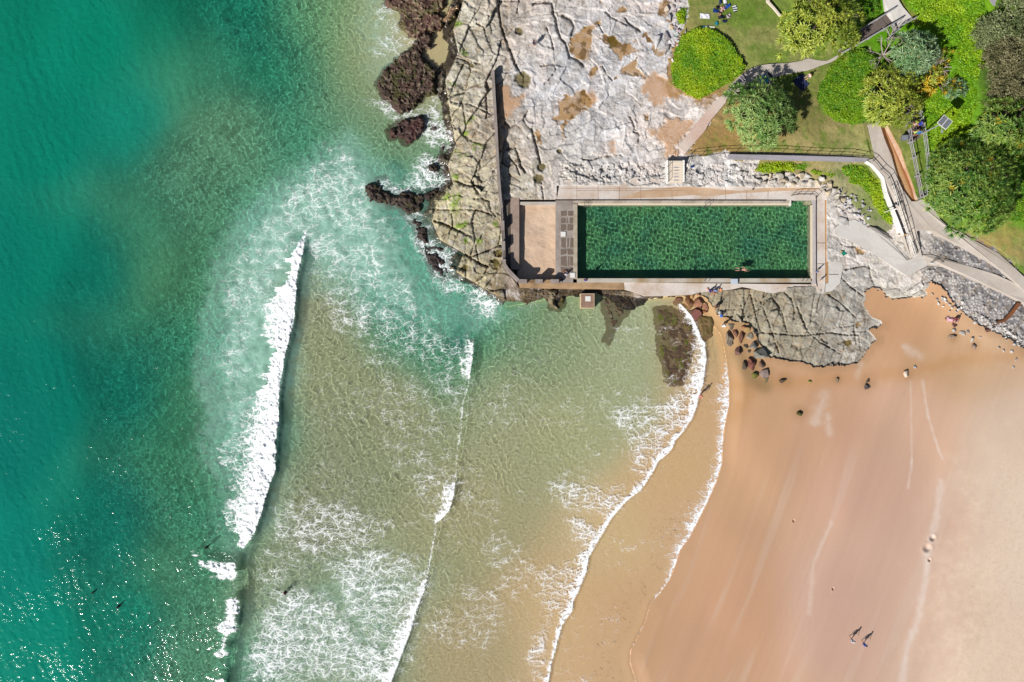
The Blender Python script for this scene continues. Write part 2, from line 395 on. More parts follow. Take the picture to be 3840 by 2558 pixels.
cracks = [W(1900, 0, [(580, 150), (620, 240), (640, 350), (680, 480), (740, 540), (780, 660), (800, 720), (890, 750), (970, 830)]), W(1900, 0, [(330, 50), (440, 30), (570, 40), (590, 150)]),
          W(1900, 0, [(1250, 150), (1320, 220), (1430, 270), (1520, 320)]), W(1900, 0, [(1210, 830), (1260, 930), (1330, 1010)]), W(1900, 0, [(700, 200), (800, 250), (860, 350), (820, 440)]),
          W(1900, 440, [(320, 150), (380, 380), (425, 570)]), W(1900, 440, [(0, 410), (110, 385), (160, 520), (180, 620), (230, 690)]), W(1900, 440, [(20, 500), (120, 600), (170, 730)]), W(1900, 440, [(950, 530), (1080, 540), (1190, 495), (1450, 470)]),
          W(1900, 440, [(1560, 0), (1620, 120), (1600, 190), (1680, 200), (1660, 320)]), W(1900, 0, [(500, 340), (560, 480), (590, 620)]), W(1900, 0, [(430, 840), (600, 800), (620, 880), (560, 980), (480, 1060)]),
          W(1900, 0, [(1500, 230), (1540, 300), (1680, 390)]), W(1900, 0, [(1150, 280), (1220, 420)]), W(1900, 440, [(440, 820), (470, 1060)]),
          W(1300, 440, [(950, 1190), (1050, 1150), (1220, 1170), (1500, 1160), (1700, 1180), (1830, 1230)]), W(1300, 440, [(1290, 820), (1350, 790), (1480, 850), (1600, 870), (1660, 960)]), W(1300, 440, [(1110, 1310), (1250, 1350), (1400, 1430), (1560, 1500)]),
          W(1300, 440, [(1590, 1030), (1700, 1020), (1800, 1060), (1820, 1180), (1880, 1250)]), W(1300, 0, [(1640, 300), (1730, 340), (1760, 460)]), W(1300, 0, [(1260, 680), (1340, 720), (1460, 750), (1560, 790), (1680, 800)]),
          W(1300, 0, [(1880, 20), (2180, 10), (2150, 160)]), W(1300, 0, [(1900, 0), (1950, 330), (2000, 480), (2100, 740), (2160, 870)]), W(1300, 0, [(1320, 1290), (1540, 1310), (1700, 1380), (1810, 1440)]),
          W(1500, 860, [(700, 290), (850, 330), (1000, 430), (1110, 470)]), W(1500, 860, [(430, 165), (560, 200), (650, 250)]), W(1500, 860, [(1110, 470), (1180, 390), (1290, 300)]), W(1500, 860, [(1100, 490), (1060, 580), (960, 660), (930, 720)]), W(1500, 860, [(1000, 430), (960, 220), (1050, 40)]),
          W(2600, 860, [(810, 1300), (1000, 1310), (1300, 1340), (1500, 1330), (1700, 1300), (1930, 1330), (2080, 1330)]), W(2600, 860, [(1850, 590), (2000, 740), (2170, 860)]), W(2600, 860, [(1700, 820), (1850, 920), (2060, 1120)]), W(2600, 860, [(1910, 510), (2050, 480), (2210, 450), (2240, 600), (2280, 690)]),
          W(2600, 860, [(1870, 190), (1950, 215), (2040, 220), (2060, 270)]), W(2600, 860, [(1140, 790), (1230, 870), (1280, 1000), (1270, 1130)]), W(2600, 860, [(1000, 870), (1110, 1020), (1180, 1290)]), W(2600, 860, [(730, 830), (780, 1050), (850, 1300)]), W(2600, 860, [(850, 900), (960, 1200), (1080, 1560)]),
          W(2600, 860, [(600, 950), (680, 1190)]), W(2600, 860, [(940, 890), (1110, 780)]), W(2600, 860, [(660, 1130), (850, 980), (940, 890)]), W(2600, 860, [(1360, 1080), (1450, 1300), (1600, 1420), (1850, 1567)]), W(2600, 860, [(1310, 970), (1420, 1250)])]

# ------------------------------------------------------------------ the ground: one height field
us = np.concatenate([np.arange(-1100, -60, 26), np.arange(-60, 1350, 4.0), np.arange(1350, 3860, 2.6), np.arange(3866, 5000, 26)])
vs = np.concatenate([np.arange(-760, -40, 20), np.arange(-40, 1440, 2.6), np.arange(1440, 2600, 4.0), np.arange(2606, 3400, 26)])
U, V = np.meshgrid(us, vs)
X = (U - 1920) * S; Y = (1279 - V) * S
n1 = fbm(X * 0.35, Y * 0.35, 3, 5); n2 = fbm(X * 1.3, Y * 1.3, 9, 4); n3 = fbm(X * 4.0, Y * 4.0, 21, 3)
wob = (n2 - 0.5) * 26 + (n3 - 0.5) * 10                      # wobble of the zone edges, px
sd_rock = poly_sd(U, V, rock_poly) + wob * 0.7
sd_lawn = poly_sd(U, V, lawn_poly) + wob * 0.9
is_lawn = sd_lawn > 0
is_rock = (sd_rock > 0) & ~is_lawn
# ---- land heights away from the pads
hp = [(1650, 150, 1.2), (1700, 400, 1.5), (1640, 480, 1.1), (1690, 700, 1.5), (1620, 820, 0.9), (1760, 900, 1.5), (1720, 1000, 1.0), (1830, 1040, 1.2), (1900, 1100, 0.7), (2000, 1100, 0.5), (2350, 1110, 0.8), (2150, 1100, 0.3), (2240, 1110, 0.2), (2480, 1140, 0.25),
      (1800, 60, 1.9), (1840, 500, 1.9), (1860, 750, 1.7), (1950, 300, 1.8), (1950, 600, 1.7), (2100, 200, 2.1), (2300, 300, 2.2), (2300, 550, 2.2), (2450, 200, 2.5), (2250, 20, 2.4), (2450, 480, 2.5), (2100, 650, 1.9), (2300, 640, 2.1), (2250, 720, 1.6), (2500, 720, 1.6), (2800, 720, 1.6), (3000, 720, 1.6), (3080, 900, 1.6), (3070, 1060, 1.55),
      (2600, 300, 3.0), (2650, 60, 3.2), (2850, 150, 3.8), (2800, 500, 3.3), (3100, 520, 3.6), (3000, 400, 3.8), (3150, 300, 4.2), (3300, 250, 5.2), (3250, 100, 5.4), (3400, 60, 6.6), (3550, 150, 7.0), (3550, 400, 5.8), (3700, 300, 7.4), (3840, 60, 8.2), (3500, 600, 5.0), (3640, 700, 5.3), (3830, 800, 6.0), (3700, 930, 4.8), (3840, 980, 5.2), (3400, 580, 4.6), (3380, 500, 4.7), (3420, 740, 4.0),
      (3120, 640, 3.0), (3250, 720, 2.6), (3330, 800, 2.3), (3200, 820, 2.0), (3150, 780, 1.8), (2900, 690, 2.3), (2700, 650, 2.3), (2650, 610, 2.8), (3300, 900, 2.0), (3400, 950, 1.9),
      (3120, 960, 1.7), (3250, 1000, 1.6), (2900, 1150, 1.3), (2750, 1150, 0.9), (2900, 1300, 0.8), (3100, 1200, 1.3), (3150, 1330, 0.95), (2660, 1110, 0.9), (3350, 1100, 1.2),
      (3500, 950, 2.9), (3620, 1010, 3.3), (3760, 1090, 4.0), (3600, 1090, 2.2), (3700, 1160, 2.3), (3800, 1220, 2.2), (4300, 0, 9), (4300, 1000, 7), (4300, 1500, 3.5),
      (2620, 1250, 0.02), (2700, 1300, 0.3), (2800, 1380, 0.5), (2900, 1420, 0.55), (3100, 1450, 0.75), (3300, 1150, 0.95), (3450, 1200, 1.2), (3600, 1250, 1.4), (3840, 1400, 2.0), (3840, 2000, 2.5), (3840, 2500, 2.6), (3300, 1800, 1.2), (3200, 2400, 1.2), (2900, 1700, 0.6), (2800, 2200, 0.5), (2600, 2500, 0.35), (2720, 1800, 0.1), (2600, 2150, 0.1), (2500, 2300, 0.12), (4300, 2000, 4), (4300, 3000, 4)]
h = shepard(U, V, [(a, b) for a, b, c in hp], [c for a, b, c in hp], 105)
h0 = h.copy()
# ---- the sea bed: from the swash line outwards
swash = [(2716, 1306), (2725, 1362), (2734, 1437), (2735, 1506), (2718, 1600), (2709, 1672), (2707, 1740), (2686, 1808), (2648, 1893), (2601, 1986), (2584, 2017), (2550, 2063), (2531, 2124), (2510, 2174), (2470, 2230), (2439, 2262), (2420, 2330), (2400, 2370), (2365, 2440), (2362, 2480), (2385, 2558), (2400, 3400)]
sea_poly = [(-2000, -1400), (1700, -1400), (1740, 0), (1700, 110), (1720, 200), (1670, 300), (1690, 430), (1710, 540), (1680, 620), (1700, 690), (1640, 760), (1620, 830), (1650, 900), (1740, 950), (1710, 1020), (1780, 1060), (1880, 1120), (1900, 1150), (2060, 1120), (2200, 1090), (2430, 1120), (2560, 1100), (2640, 1180), (2700, 1250)] + swash + [(2400, 4400), (-2000, 4400)]
sd_sea = poly_sd(U, V, sea_poly)
dp = [(0, 0, 3.4), (0, 800, 3.4), (0, 1600, 3.4), (0, 2400, 3.2), (500, 300, 3.0), (500, 1000, 2.6), (600, 1500, 2.2), (500, 2200, 2.4), (900, 300, 2.4), (1100, 150, 1.7), (1350, 100, 1.2), (1100, 500, 1.6), (850, 700, 1.7), (1300, 700, 1.4), (1400, 300, 0.9), (1350, 550, 1.0), (1450, 350, 0.6), (1470, 170, 0.12), (1530, 100, 0.15), (1620, 250, 0.3), (1620, 450, 0.4), (1500, 650, 1.1), (1450, 900, 1.4), (800, 1200, 1.6), (800, 1900, 1.6),
      (800, 2400, 1.5), (1150, 1200, 1.1), (1150, 1700, 1.0), (1200, 2200, 1.0), (1000, 2500, 1.1), (1650, 1150, 1.4), (1800, 1200, 1.5), (1550, 1500, 1.0), (1700, 1700, 0.9), (1600, 2200, 0.8), (2000, 1300, 0.9), (2300, 1250, 0.8), (2100, 1600, 0.7), (2000, 2000, 0.55), (1900, 2400, 0.5), (2350, 1500, 0.6), (2500, 1400, 0.45), (2400, 1750, 0.3), (2250, 2050, 0.22), (2100, 2400, 0.2),
      (2600, 1600, 0.1), (2500, 1800, 0.08), (2450, 2000, 0.07), (2300, 2300, 0.07), (2250, 2500, 0.07), (-800, 1200, 4), (1000, -300, 2.4), (800, 2900, 1.5), (2000, 2900, 0.5)]
dep = shepard(U, V, [(a, b) for a, b, c in dp], [c for a, b, c in dp], 150)
dep = dep * sstep(0, 40, sd_sea) + 0.03
dep += (n1 - 0.5) * 0.25 * sstep(0.3, 1.0, dep)
h = np.where(sd_sea > 0, -dep, np.where(is_rock | is_lawn, h, np.maximum(h * sstep(0, 60, -sd_sea), 0.0) + 0.004))
# ---- rock relief
def cells(ang, lx, ly, seed, jit=0.85):
    c, s_ = math.cos(rad(ang)), math.sin(rad(ang))
    wx = X + (fbm(X * 0.5, Y * 0.5, seed + 1, 3) - 0.5) * 0.7; wy = Y + (fbm(X * 0.5, Y * 0.5, seed + 2, 3) - 0.5) * 0.7
    return worley((wx * c + wy * s_) / lx, (-wx * s_ + wy * c) / ly, seed, jit)
west = sstep(2010, 1860, U + (n1 - 0.5) * 150) * (sd_sea < 60)
southeast = sstep(1060, 1095, V) * sstep(2600, 2640, U) * sstep(3330, 3200, U)
shelf = np.clip(1 - west - southeast, 0, 1)
rk = np.zeros_like(U); crk = np.zeros_like(U); cell_tint = np.zeros_like(U)
for wgt, ang, lx, ly, amp, tilt, cd, cw, seed in ((west, 64, 5.4, 2.1, 0.34, 0.17, 0.40, 0.075, 31), (west, 28, 3.2, 1.2, 0.10, 0.10, 0.14, 0.05, 37), (southeast, 68, 6.2, 1.15, 0.16, 0.14, 0.30, 0.06, 41), (southeast, 20, 3.4, 1.7, 0.06, 0.08, 0.14, 0.05, 43),
                                          (shelf, 40, 5.6, 3.4, 0.13, 0.05, 0.12, 0.045, 47), (shelf, 75, 2.4, 1.3, 0.05, 0.05, 0.03, 0.04, 53)):
    bd, cid, qx, qy = cells(ang, lx, ly, seed)
    tx = (np.mod(cid * 97.13, 1) - 0.5) * 2; ty = (np.mod(cid * 57.77, 1) - 0.5) * 2
    keep = np.mod(cid * 31.7, 1)
    rk += wgt * (amp * (cid - 0.5) * 2 + tilt * (tx * qx * lx + ty * qy * ly) * 0.6)
    c_ = np.exp(-(bd * min(lx, ly) / cw) ** 2) * (0.2 + 0.8 * (keep > 0.45) * n2 * 1.6)
    rk -= wgt * cd * c_
    crk = np.maximum(crk, wgt * c_ * min(1, cd * 3))
    cell_tint += wgt * (cid - 0.5)
rk += (n2 - 0.5) * (0.34 * west + 0.22 * southeast + 0.16 * shelf) + (n3 - 0.5) * 0.10
for ci_, ln in enumerate(cracks):
    d = line_local(U, V, ln) + (n3 - 0.5) * 6 + (n2 - 0.5) * 5
    big_ = ci_ in (0, 1, 4, 5, 6, 12, 16, 17, 22, 24)
    c_ = np.exp(-(np.maximum(d, 0) / (4.0 if big_ else 2.3)) ** 2) * (0.35 + 0.9 * n2)
    rk -= (0.8 if big_ else 0.45) * c_
    crk = np.maximum(crk, c_)
# small broken ledge just above the pool deck
led = sstep(600, 625, V) * sstep(700, 670, V) * sstep(2080, 2130, U) * sstep(3060, 2900, U)
bd, cid, qx, qy = worley(X / 0.9 + (n2 - .5), Y / 0.6 + (n3 - .5), 61)
rk += led * ((cid - 0.5) * 0.5 - 0.25 * np.exp(-(bd / 0.06) ** 2))
terr = fbm(X * 0.13 + 3, Y * 0.17, 77, 3) * 5 + fbm(X * 1.6, Y * 1.6, 78, 3) * 0.35
ledge = np.floor(terr) + sstep(0.82, 1.0, terr - np.floor(terr))
rk += (0.20 * shelf + 0.26 * west + 0.14 * southeast) * (ledge - terr)
edge = sstep(0, 34, sd_rock)
h = np.where(is_rock, np.where(sd_sea > -60, np.maximum(h, 0.25), h) + rk * (0.4 + 0.6 * edge) - (1 - edge) * 0.25, h)
rip = sstep(3440, 3500, U) * sstep(880, 930, V) * is_rock      # stone pitching on the slope beside the ramps
bd, cid, qx, qy = worley(X / 0.42, Y / 0.42, 71)
rip_stone = sstep(0.04, 0.2, bd) * (cid > 0.3)
h += rip * ((cid - 0.3) * 0.28 * sstep(0, 0.25, bd) - 0.05)
lump = fbm(X * 0.8, Y * 0.8, 83, 4)
h += is_lawn * (lump - 0.5) * 0.25
for a, b, r_ in ((3497, 2018, 9), (3477, 2056, 12), (3485, 2100, 5), (2976, 1953, 4), (3124, 2208, 4)):
    q_ = np.hypot(U - a, V - b) / r_
    h = h - 0.30 * np.exp(-q_ ** 2) + 0.06 * np.exp(-((q_ - 1.5) / 0.6) ** 2)
# ---- level the ground under slabs, walls and the pool
build_rect = [[(1885, 742), (2084, 742), (2084, 690), (3104, 700), (3104, 1075), (2640, 1098), (2340, 1098), (1945, 1080), (1888, 1010)]]
for poly in build_rect:
    s_ = poly_sd_local(U, V, poly)
    h = np.where(s_ > 6, np.minimum(h, -1.0 if False else 0.2), h)
s_ = poly_sd_local(U, V, [(POOL[0] - 12, POOL[1] - 40), (POOL[2] + 14, POOL[1] - 40), (POOL[2] + 14, POOL[3] + 10), (POOL[0] - 12, POOL[3] + 10)])
h = np.where(s_ > 0, -2.0, h)
for poly, zz in pads_flat:
    s_ = poly_sd_local(U, V, poly)
    near = s_ > -14
    if near.any():
        zi = shepard(U[near][None, :], V[near][None, :], poly, zz, 45, 6)[0] if False else None
        pu, pv = U[near], V[near]
        num = np.zeros(pu.shape); den = np.zeros(pu.shape)
        for (a, b), z_ in zip(poly, zz):
            w_ = 1 / ((pu - a) ** 2 + (pv - b) ** 2 + 20) ** 1.5
            num += w_ * z_; den += w_
        zi = num / den
        tgt = np.where(s_[near] > 0, zi - 0.45, np.minimum(h[near], zi - 0.08))
        h[near] = tgt
# ditch along the main slab
ditch = W(3140, 440, [(525, 50), (600, 60), (790, 420), (870, 660), (960, 900), (995, 1050), (935, 1055), (800, 860), (700, 560), (590, 260)])
s_ = poly_sd_local(U, V, ditch)
h = np.where(s_ > 0, 3.35, h)
is_ditch = s_ > -3
hx_ = U; 
def GZ(u, v):
    """ground height under a photograph pixel"""
    iu = int(np.clip(np.searchsorted(us, u) - 1, 0, len(us) - 2)); iv = int(np.clip(np.searchsorted(vs, v) - 1, 0, len(vs) - 2))
    return float(max(h[iv, iu], h[iv + 1, iu + 1], h[iv, iu + 1], h[iv + 1, iu]))
# ------------------------------------------------------------------ ground colours
def colour_field(lst, r, disp=False):
    k = 1.6313 if disp else 1.0
    return shepard(U, V, [(a[0] * k, a[1] * k) for a in lst], [lin(a[2:5]) / KEXP for a in lst], r)
SAND_PTS = [(0, 0, 0, 104, 84), (200, 100, 4, 112, 90), (400, 50, 8, 104, 80), (560, 40, 14, 114, 88), (720, 100, 78, 140, 98), (620, 170, 10, 118, 90), (800, 60, 112, 150, 102), (830, 150, 98, 145, 100), (480, 150, 56, 126, 96), (300, 300, 10, 114, 95), (100, 300, 0, 106, 88), (0, 600, 0, 102, 86), (200, 600, 4, 106, 88), (350, 500, 52, 120, 92), (450, 400, 88, 134, 100),
  (550, 300, 98, 140, 105), (700, 330, 40, 128, 98), (650, 400, 98, 140, 105), (780, 300, 105, 142, 105), (850, 330, 130, 150, 110), (800, 420, 32, 138, 110), (850, 500, 40, 138, 108), (930, 600, 40, 138, 108), (440, 600, 72, 128, 92), (460, 500, 84, 132, 98), (460, 700, 74, 128, 90), (400, 800, 40, 118, 90), (480, 900, 76, 126, 88), (300, 900, 4, 108, 88), (100, 900, 0, 100, 86), (0, 1000, 0, 100, 88), (250, 1200, 5, 110, 92), (0, 1300, 0, 110, 96),
  (100, 1500, 0, 114, 96), (300, 1450, 10, 120, 96), (450, 1300, 72, 130, 96), (450, 1500, 82, 132, 98), (480, 1050, 76, 126, 88), (420, 1000, 50, 122, 90), (440, 1180, 56, 124, 92), (520, 800, 60, 142, 108), (560, 1000, 60, 138, 108), (650, 500, 84, 150, 120), (700, 700, 158, 152, 116), (750, 850, 156, 152, 112), (800, 1000, 150, 148, 112), (700, 1150, 148, 146, 110), (650, 1350, 142, 146, 110), (800, 1450, 150, 154, 118), (900, 950, 158, 152, 112),
  (950, 720, 80, 142, 106), (1000, 680, 40, 136, 106), (1050, 800, 78, 140, 102), (1100, 720, 64, 138, 104), (1200, 760, 124, 146, 106), (1300, 800, 152, 156, 116), (1150, 900, 162, 158, 118), (1200, 1050, 170, 160, 120), (1100, 1200, 172, 158, 116), (1000, 1300, 164, 156, 116), (1300, 1000, 176, 168, 122), (1400, 900, 172, 168, 126), (1450, 800, 172, 172, 132), (1550, 1100, 202, 166, 122),
  (1400, 1200, 205, 172, 128), (1250, 1400, 205, 168, 122), (1100, 1450, 182, 158, 116), (1320, 1500, 206, 168, 126), (880, 90, 205, 170, 125), (900, 130, 205, 170, 125), (830, 105, 150, 155, 110), (860, 190, 140, 150, 110), (1650, 900, 204, 162, 118), (1610, 800, 195, 157, 110), (1700, 1000, 210, 166, 128), (1600, 1200, 210, 166, 130), (1800, 900, 208, 165, 128), (1900, 1000, 208, 165, 134), (2000, 1100, 212, 172, 150), (2100, 1000, 213, 175, 150), (1700, 1400, 211, 165, 130), (1600, 1500, 210, 166, 132), (1900, 1400, 212, 175, 155),
  (2100, 1300, 210, 175, 155), (2200, 1400, 214, 182, 160), (2330, 1300, 236, 216, 196), (2330, 1000, 226, 200, 178), (2330, 1500, 232, 208, 186), (2330, 1150, 234, 214, 194), (2200, 1200, 214, 180, 158), (2200, 800, 210, 170, 130), (2100, 720, 208, 162, 122), (2300, 800, 214, 180, 148), (1450, 1450, 204, 162, 122), (1400, 1520, 205, 165, 128)]
c_sand = colour_field(SAND_PTS, 130, True)
c_rock = colour_field([(1700, 150, 190, 185, 165), (1750, 300, 195, 190, 170), (1640, 480, 208, 198, 162), (1750, 560, 192, 182, 160), (1650, 720, 198, 188, 152), (1750, 650, 195, 188, 160), (1620, 830, 205, 195, 158), (1750, 900, 178, 172, 148), (1720, 1050, 196, 186, 152), (1780, 130, 208, 204, 188), (1900, 60, 186, 174, 160), (1900, 200, 198, 188, 178), (1880, 500, 192, 180, 168), (1900, 650, 194, 186, 168),
  (2000, 300, 205, 206, 211), (2200, 200, 202, 203, 208), (2100, 450, 210, 209, 211), (2300, 550, 218, 217, 219), (2200, 650, 214, 210, 205), (2400, 350, 214, 212, 213), (2050, 100, 203, 198, 194), (2450, 100, 203, 202, 206), (2450, 450, 228, 217, 211), (2350, 30, 208, 203, 202), (2700, 620, 220, 217, 215), (2850, 640, 208, 203, 194), (2750, 660, 218, 216, 216), (3000, 700, 214, 204, 190), (3200, 800, 208, 204, 199), (2000, 560, 200, 192, 180),
  (2650, 1110, 168, 158, 132), (2800, 1100, 174, 164, 140), (2850, 1200, 172, 166, 146), (2950, 1300, 172, 165, 146), (3000, 1150, 176, 168, 150), (3100, 1100, 180, 178, 170), (3200, 1000, 190, 187, 183), (3150, 900, 210, 205, 200), (3150, 1200, 192, 188, 180), (3200, 1300, 190, 185, 175), (3350, 1050, 200, 195, 185), (3300, 950, 192, 188, 182),
  (1980, 1110, 112, 94, 68), (2300, 1120, 150, 136, 112), (2480, 1130, 122, 108, 76), (2100, 1130, 96, 86, 62), (3560, 960, 118, 118, 124), (3700, 1100, 124, 122, 126), (3650, 1190, 208, 202, 199), (3560, 1080, 214, 208, 203), (3500, 1000, 204, 198, 188), (3760, 1240, 212, 206, 202), (3800, 1160, 128, 126, 130)], 85)
c_lawn = colour_field([(2750, 80, 116, 140, 58), (2850, 200, 140, 152, 82), (2950, 200, 114, 142, 54), (2700, 480, 152, 130, 72), (2900, 560, 158, 152, 92), (3100, 520, 164, 150, 100), (3150, 560, 135, 146, 82), (3030, 450, 122, 122, 66), (2640, 560, 170, 140, 90), (3700, 950, 164, 154, 100), (3800, 960, 122, 144, 72), (3550, 100, 128, 178, 30), (3550, 350, 112, 172, 30), (3300, 50, 90, 150, 18), (3380, 560, 142, 146, 78), (3250, 720, 112, 140, 30),
  (3400, 450, 140, 130, 75), (3050, 640, 176, 156, 106), (3180, 680, 190, 180, 150), (3500, 700, 90, 120, 40), (3700, 700, 80, 140, 20), (2540, 330, 175, 135, 90), (2600, 420, 196, 156, 112), (3480, 480, 95, 160, 15), (3800, 300, 70, 80, 50), (3750, 850, 90, 160, 15), (3300, 850, 150, 150, 120)], 80)
def mixc(base, m, col):
    m = np.clip(m, 0, 1)[..., None]
    return base * (1 - m) + np.asarray(col) * m
L = lambda r, g, b: lin((r, g, b)) / KEXP
# sand: streaks along the beach, wet brown runnels, ripples on the sea bed
beach = sstep(-10, 60, -sd_sea)
lean = U + 0.33 * (V - 1700) + 0.00016 * (V - 1700) ** 2 * np.sign(V - 1700) * 0.3
stk = fbm(lean / 75, V / 900, 91, 4) - 0.5
stk2 = vnoise(lean / 14, V / 300, 95) - 0.5
c_sand = c_sand * (1 + beach * (stk * 0.15 + stk2 * 0.03))[..., None]
c_sand = mixc(c_sand, beach * sstep(0.56, 0.72, fbm(lean / 50 + 9, V / 700, 99, 4)) * sstep(1600, 1800, V) * 0.25, L(222, 200, 184))
pale = sstep(3520, 3860, U + 0.28 * (V - 1800) + (n1 - 0.5) * 350) * sstep(1350, 1800, V)
c_sand = mixc(c_sand, beach * pale * (0.5 + 0.9 * (n2 - 0.5)), L(240, 216, 192))
c_sand = mixc(c_sand, beach * pale * sstep(0.55, 0.7, n3) * 0.25, L(205, 178, 145))
for ln, w_, a_ in (([(3530, 1805), (3510, 1950), (3490, 2030)], 12, 0.5), ([(3480, 2060), (3470, 2190), (3440, 2330), (3400, 2440), (3380, 2560)], 14, 0.55), ([(3120, 1960), (3050, 2110), (3035, 2300)], 8, 0.3), ([(3420, 1720), (3405, 1830)], 5, 0.4), ([(3460, 1430), (3480, 1560), (3520, 1690), (3535, 1720)], 5, 0.4), ([(3090, 1490), (3060, 1580)], 22, 0.35), ([(3105, 1560), (3110, 1620)], 14, 0.35), ([(3225, 1370), (3215, 1410)], 12, 0.4),
                    ([(3390, 1300), (3450, 1340)], 14, 0.35), ([(3415, 1430), (3420, 1760)], 4, 0.3)):
    d = line_local(U, V, ln) + (n2 - 0.5) * w_ * 1.5 + (n1 - 0.5) * w_
    c_sand = mixc(c_sand, np.exp(-(np.maximum(d, 0) / w_) ** 2) * a_ * (0.5 + n1), L(236, 222, 212))
for ln, w_, a_ in (([(3840, 1330), (3600, 1350), (3400, 1400), (3150, 1415), (2950, 1440)], 30, 0.35), ([(2760, 1440), (2860, 1450), (2930, 1420)], 26, 0.35), ([(2745, 1560), (2800, 1500)], 30, 0.3)):
    d = line_local(U, V, ln, 120) + (n2 - 0.5) * w_
    c_sand = mixc(c_sand, np.exp(-(np.maximum(d, 0) / w_) ** 2) * a_, L(196, 142, 82))
c_sand = mixc(c_sand, sstep(1640, 1560, U) * 0 + np.exp(-(line_local(U, V, [(2770, 1330), (2820, 1420), (2870, 1450)]) / 30) ** 2) * 0.5, L(120, 110, 75))
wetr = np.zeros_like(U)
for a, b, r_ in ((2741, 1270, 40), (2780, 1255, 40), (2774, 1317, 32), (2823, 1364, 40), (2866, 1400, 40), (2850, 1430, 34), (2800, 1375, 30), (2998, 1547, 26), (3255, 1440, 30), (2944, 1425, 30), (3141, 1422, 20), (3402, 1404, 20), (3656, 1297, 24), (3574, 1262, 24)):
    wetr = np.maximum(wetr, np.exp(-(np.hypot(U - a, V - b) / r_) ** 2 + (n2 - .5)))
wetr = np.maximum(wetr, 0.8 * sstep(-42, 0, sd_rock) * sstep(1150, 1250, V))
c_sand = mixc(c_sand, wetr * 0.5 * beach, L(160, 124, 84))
weed = sstep(0.55, 0.7, fbm(X * 0.8, Y * 0.8, 121, 4)) * np.exp(-(line_local(U, V, [(840, 60), (900, 130), (980, 200)]) / 25) ** 2)
c_sand = mixc(c_sand, weed * 0.7, L(20, 70, 60))
for ln, w_, a_ in (([(1770, 1130), (1740, 1200), (1720, 1290)], 45, 0.7), ([(1330, 760), (1450, 800), (1560, 830)], 40, 0.5), ([(1480, 620), (1500, 650)], 22, 0.8), ([(1060, 160), (1150, 240), (1180, 330)], 60, 0.35)):
    d = line_local(U, V, ln, 140)
    c_sand = mixc(c_sand, np.exp(-(d / w_) ** 2) * a_ * (0.6 + n1 * 0.6), L(16, 100, 82))
c_sand_raw = c_sand
c_sand = c_sand * (1 + 1.25 * sstep(0.0, 0.05, -h) + 0.25 * sstep(0.1, 0.6, -h) + 0.45 * sstep(1.0, 2.0, -h) + 1.4 * sstep(1.9, 3.2, -h))[..., None] * (1 + sstep(0.15, 0.45, -h)[..., None] * np.array((-0.09, 0.11, 0.27)))
shelf = shelf * (1 - rip)
c_rock = c_rock * (1 + 0.17 * shelf + 0.10 * west)[..., None]
# rock: stains, slabs of different tone, rust pools, moss, dark tide line
c_rock = c_rock * (1 + cell_tint * 0.26)[..., None]
stain = fbm(X * 0.9, Y * 0.9, 131, 5)
c_rock = mixc(c_rock, sstep(0.5, 0.72, stain) * (0.55 * (west + southeast) + 0.30 * shelf), L(146, 138, 124))
c_rock = mixc(c_rock, sstep(0.56, 0.75, fbm(X * 1.7, Y * 1.7, 137, 4)) * 0.45 * (1 - shelf * 0.5), L(176, 148, 110))
c_rock = mixc(c_rock, shelf * sstep(0.52, 0.7, fbm(X * 0.45, Y * 0.45, 139, 5)) * 0.55, L(228, 214, 206))
c_rock = mixc(c_rock, shelf * sstep(0.58, 0.7, fbm(X * 1.1 + 7, Y * 1.1, 141, 5)) * 0.4, L(150, 146, 146))
c_rock = mixc(c_rock, sstep(0.60, 0.74, fbm(X * 2.6, Y * 2.6, 171, 4)) * 0.36, L(130, 118, 104)); c_rock = mixc(c_rock, (shelf + 0.5 * west) * sstep(0.56, 0.72, fbm(X * 1.5 + 40, Y * 1.5, 175, 5)) * 0.6, L(240, 234, 230))
c_rock = mixc(c_rock, crk * 0.55, L(112, 98, 78))
for poly in pink_sand:
    m_ = sstep(-10, 14, poly_sd_local(U, V, poly) + wob * 1.3) * is_rock
    c_rock = mixc(c_rock, m_ * (0.55 + 0.5 * n3), np.array(L(208, 164, 124))); h = h * (1 - m_) + (h0 - 0.08 + (n1 - .5) * .2) * m_
for poly in ochre_pools:
    m_ = sstep(-3, 4, poly_sd_local(U, V, poly) + wob * 1.5 - 4) * is_rock
    c_rock = mixc(c_rock, m_ * (0.5 + 0.55 * n2), L(184, 144, 90)); c_rock = mixc(c_rock, m_ * sstep(0.5, 0.62, fbm(X * 1.2, Y * 1.2, 151, 4)) * 0.8, L(112, 84, 48)); h = h * (1 - m_) + (h0 - 0.16 + (n1 - .5) * .2) * m_
for poly in dark_pools:
    m_ = sstep(-3, 4, poly_sd_local(U, V, poly) + wob * 0.5)
    c_rock = mixc(c_rock, m_ * 0.9, L(104, 84, 22)); h -= m_ * 0.08
for a, b, r_ in ((2030, 625, 14), (2020, 672, 17), (2098, 567, 8), (1945, 120, 14), (1770, 245, 8), (1960, 300, 30), (1744, 1005, 12), (1860, 990, 18), (1870, 950, 14)):
    m_ = sstep(1.25, 0.75, np.hypot(U - a, V - b) / r_ + (n2 - .5))
    c_rock = mixc(c_rock, m_ * 0.85, L(104, 92, 30)); h -= m_ * 0.25 * is_rock
for poly in moss_patches:
    m_ = sstep(-8, 8, poly_sd_local(U, V, poly) + wob * 1.1) * sstep(0.35, 0.55, n3 * 0.5 + n2 * 0.5)
    c_rock = mixc(c_rock, m_ * 0.85, L(126, 160, 28))
tide = sstep(0.62, 0.15, h + (n2 - 0.5) * 0.5) * sstep(-170, -20, sd_sea) * sstep(2640, 2600, U)
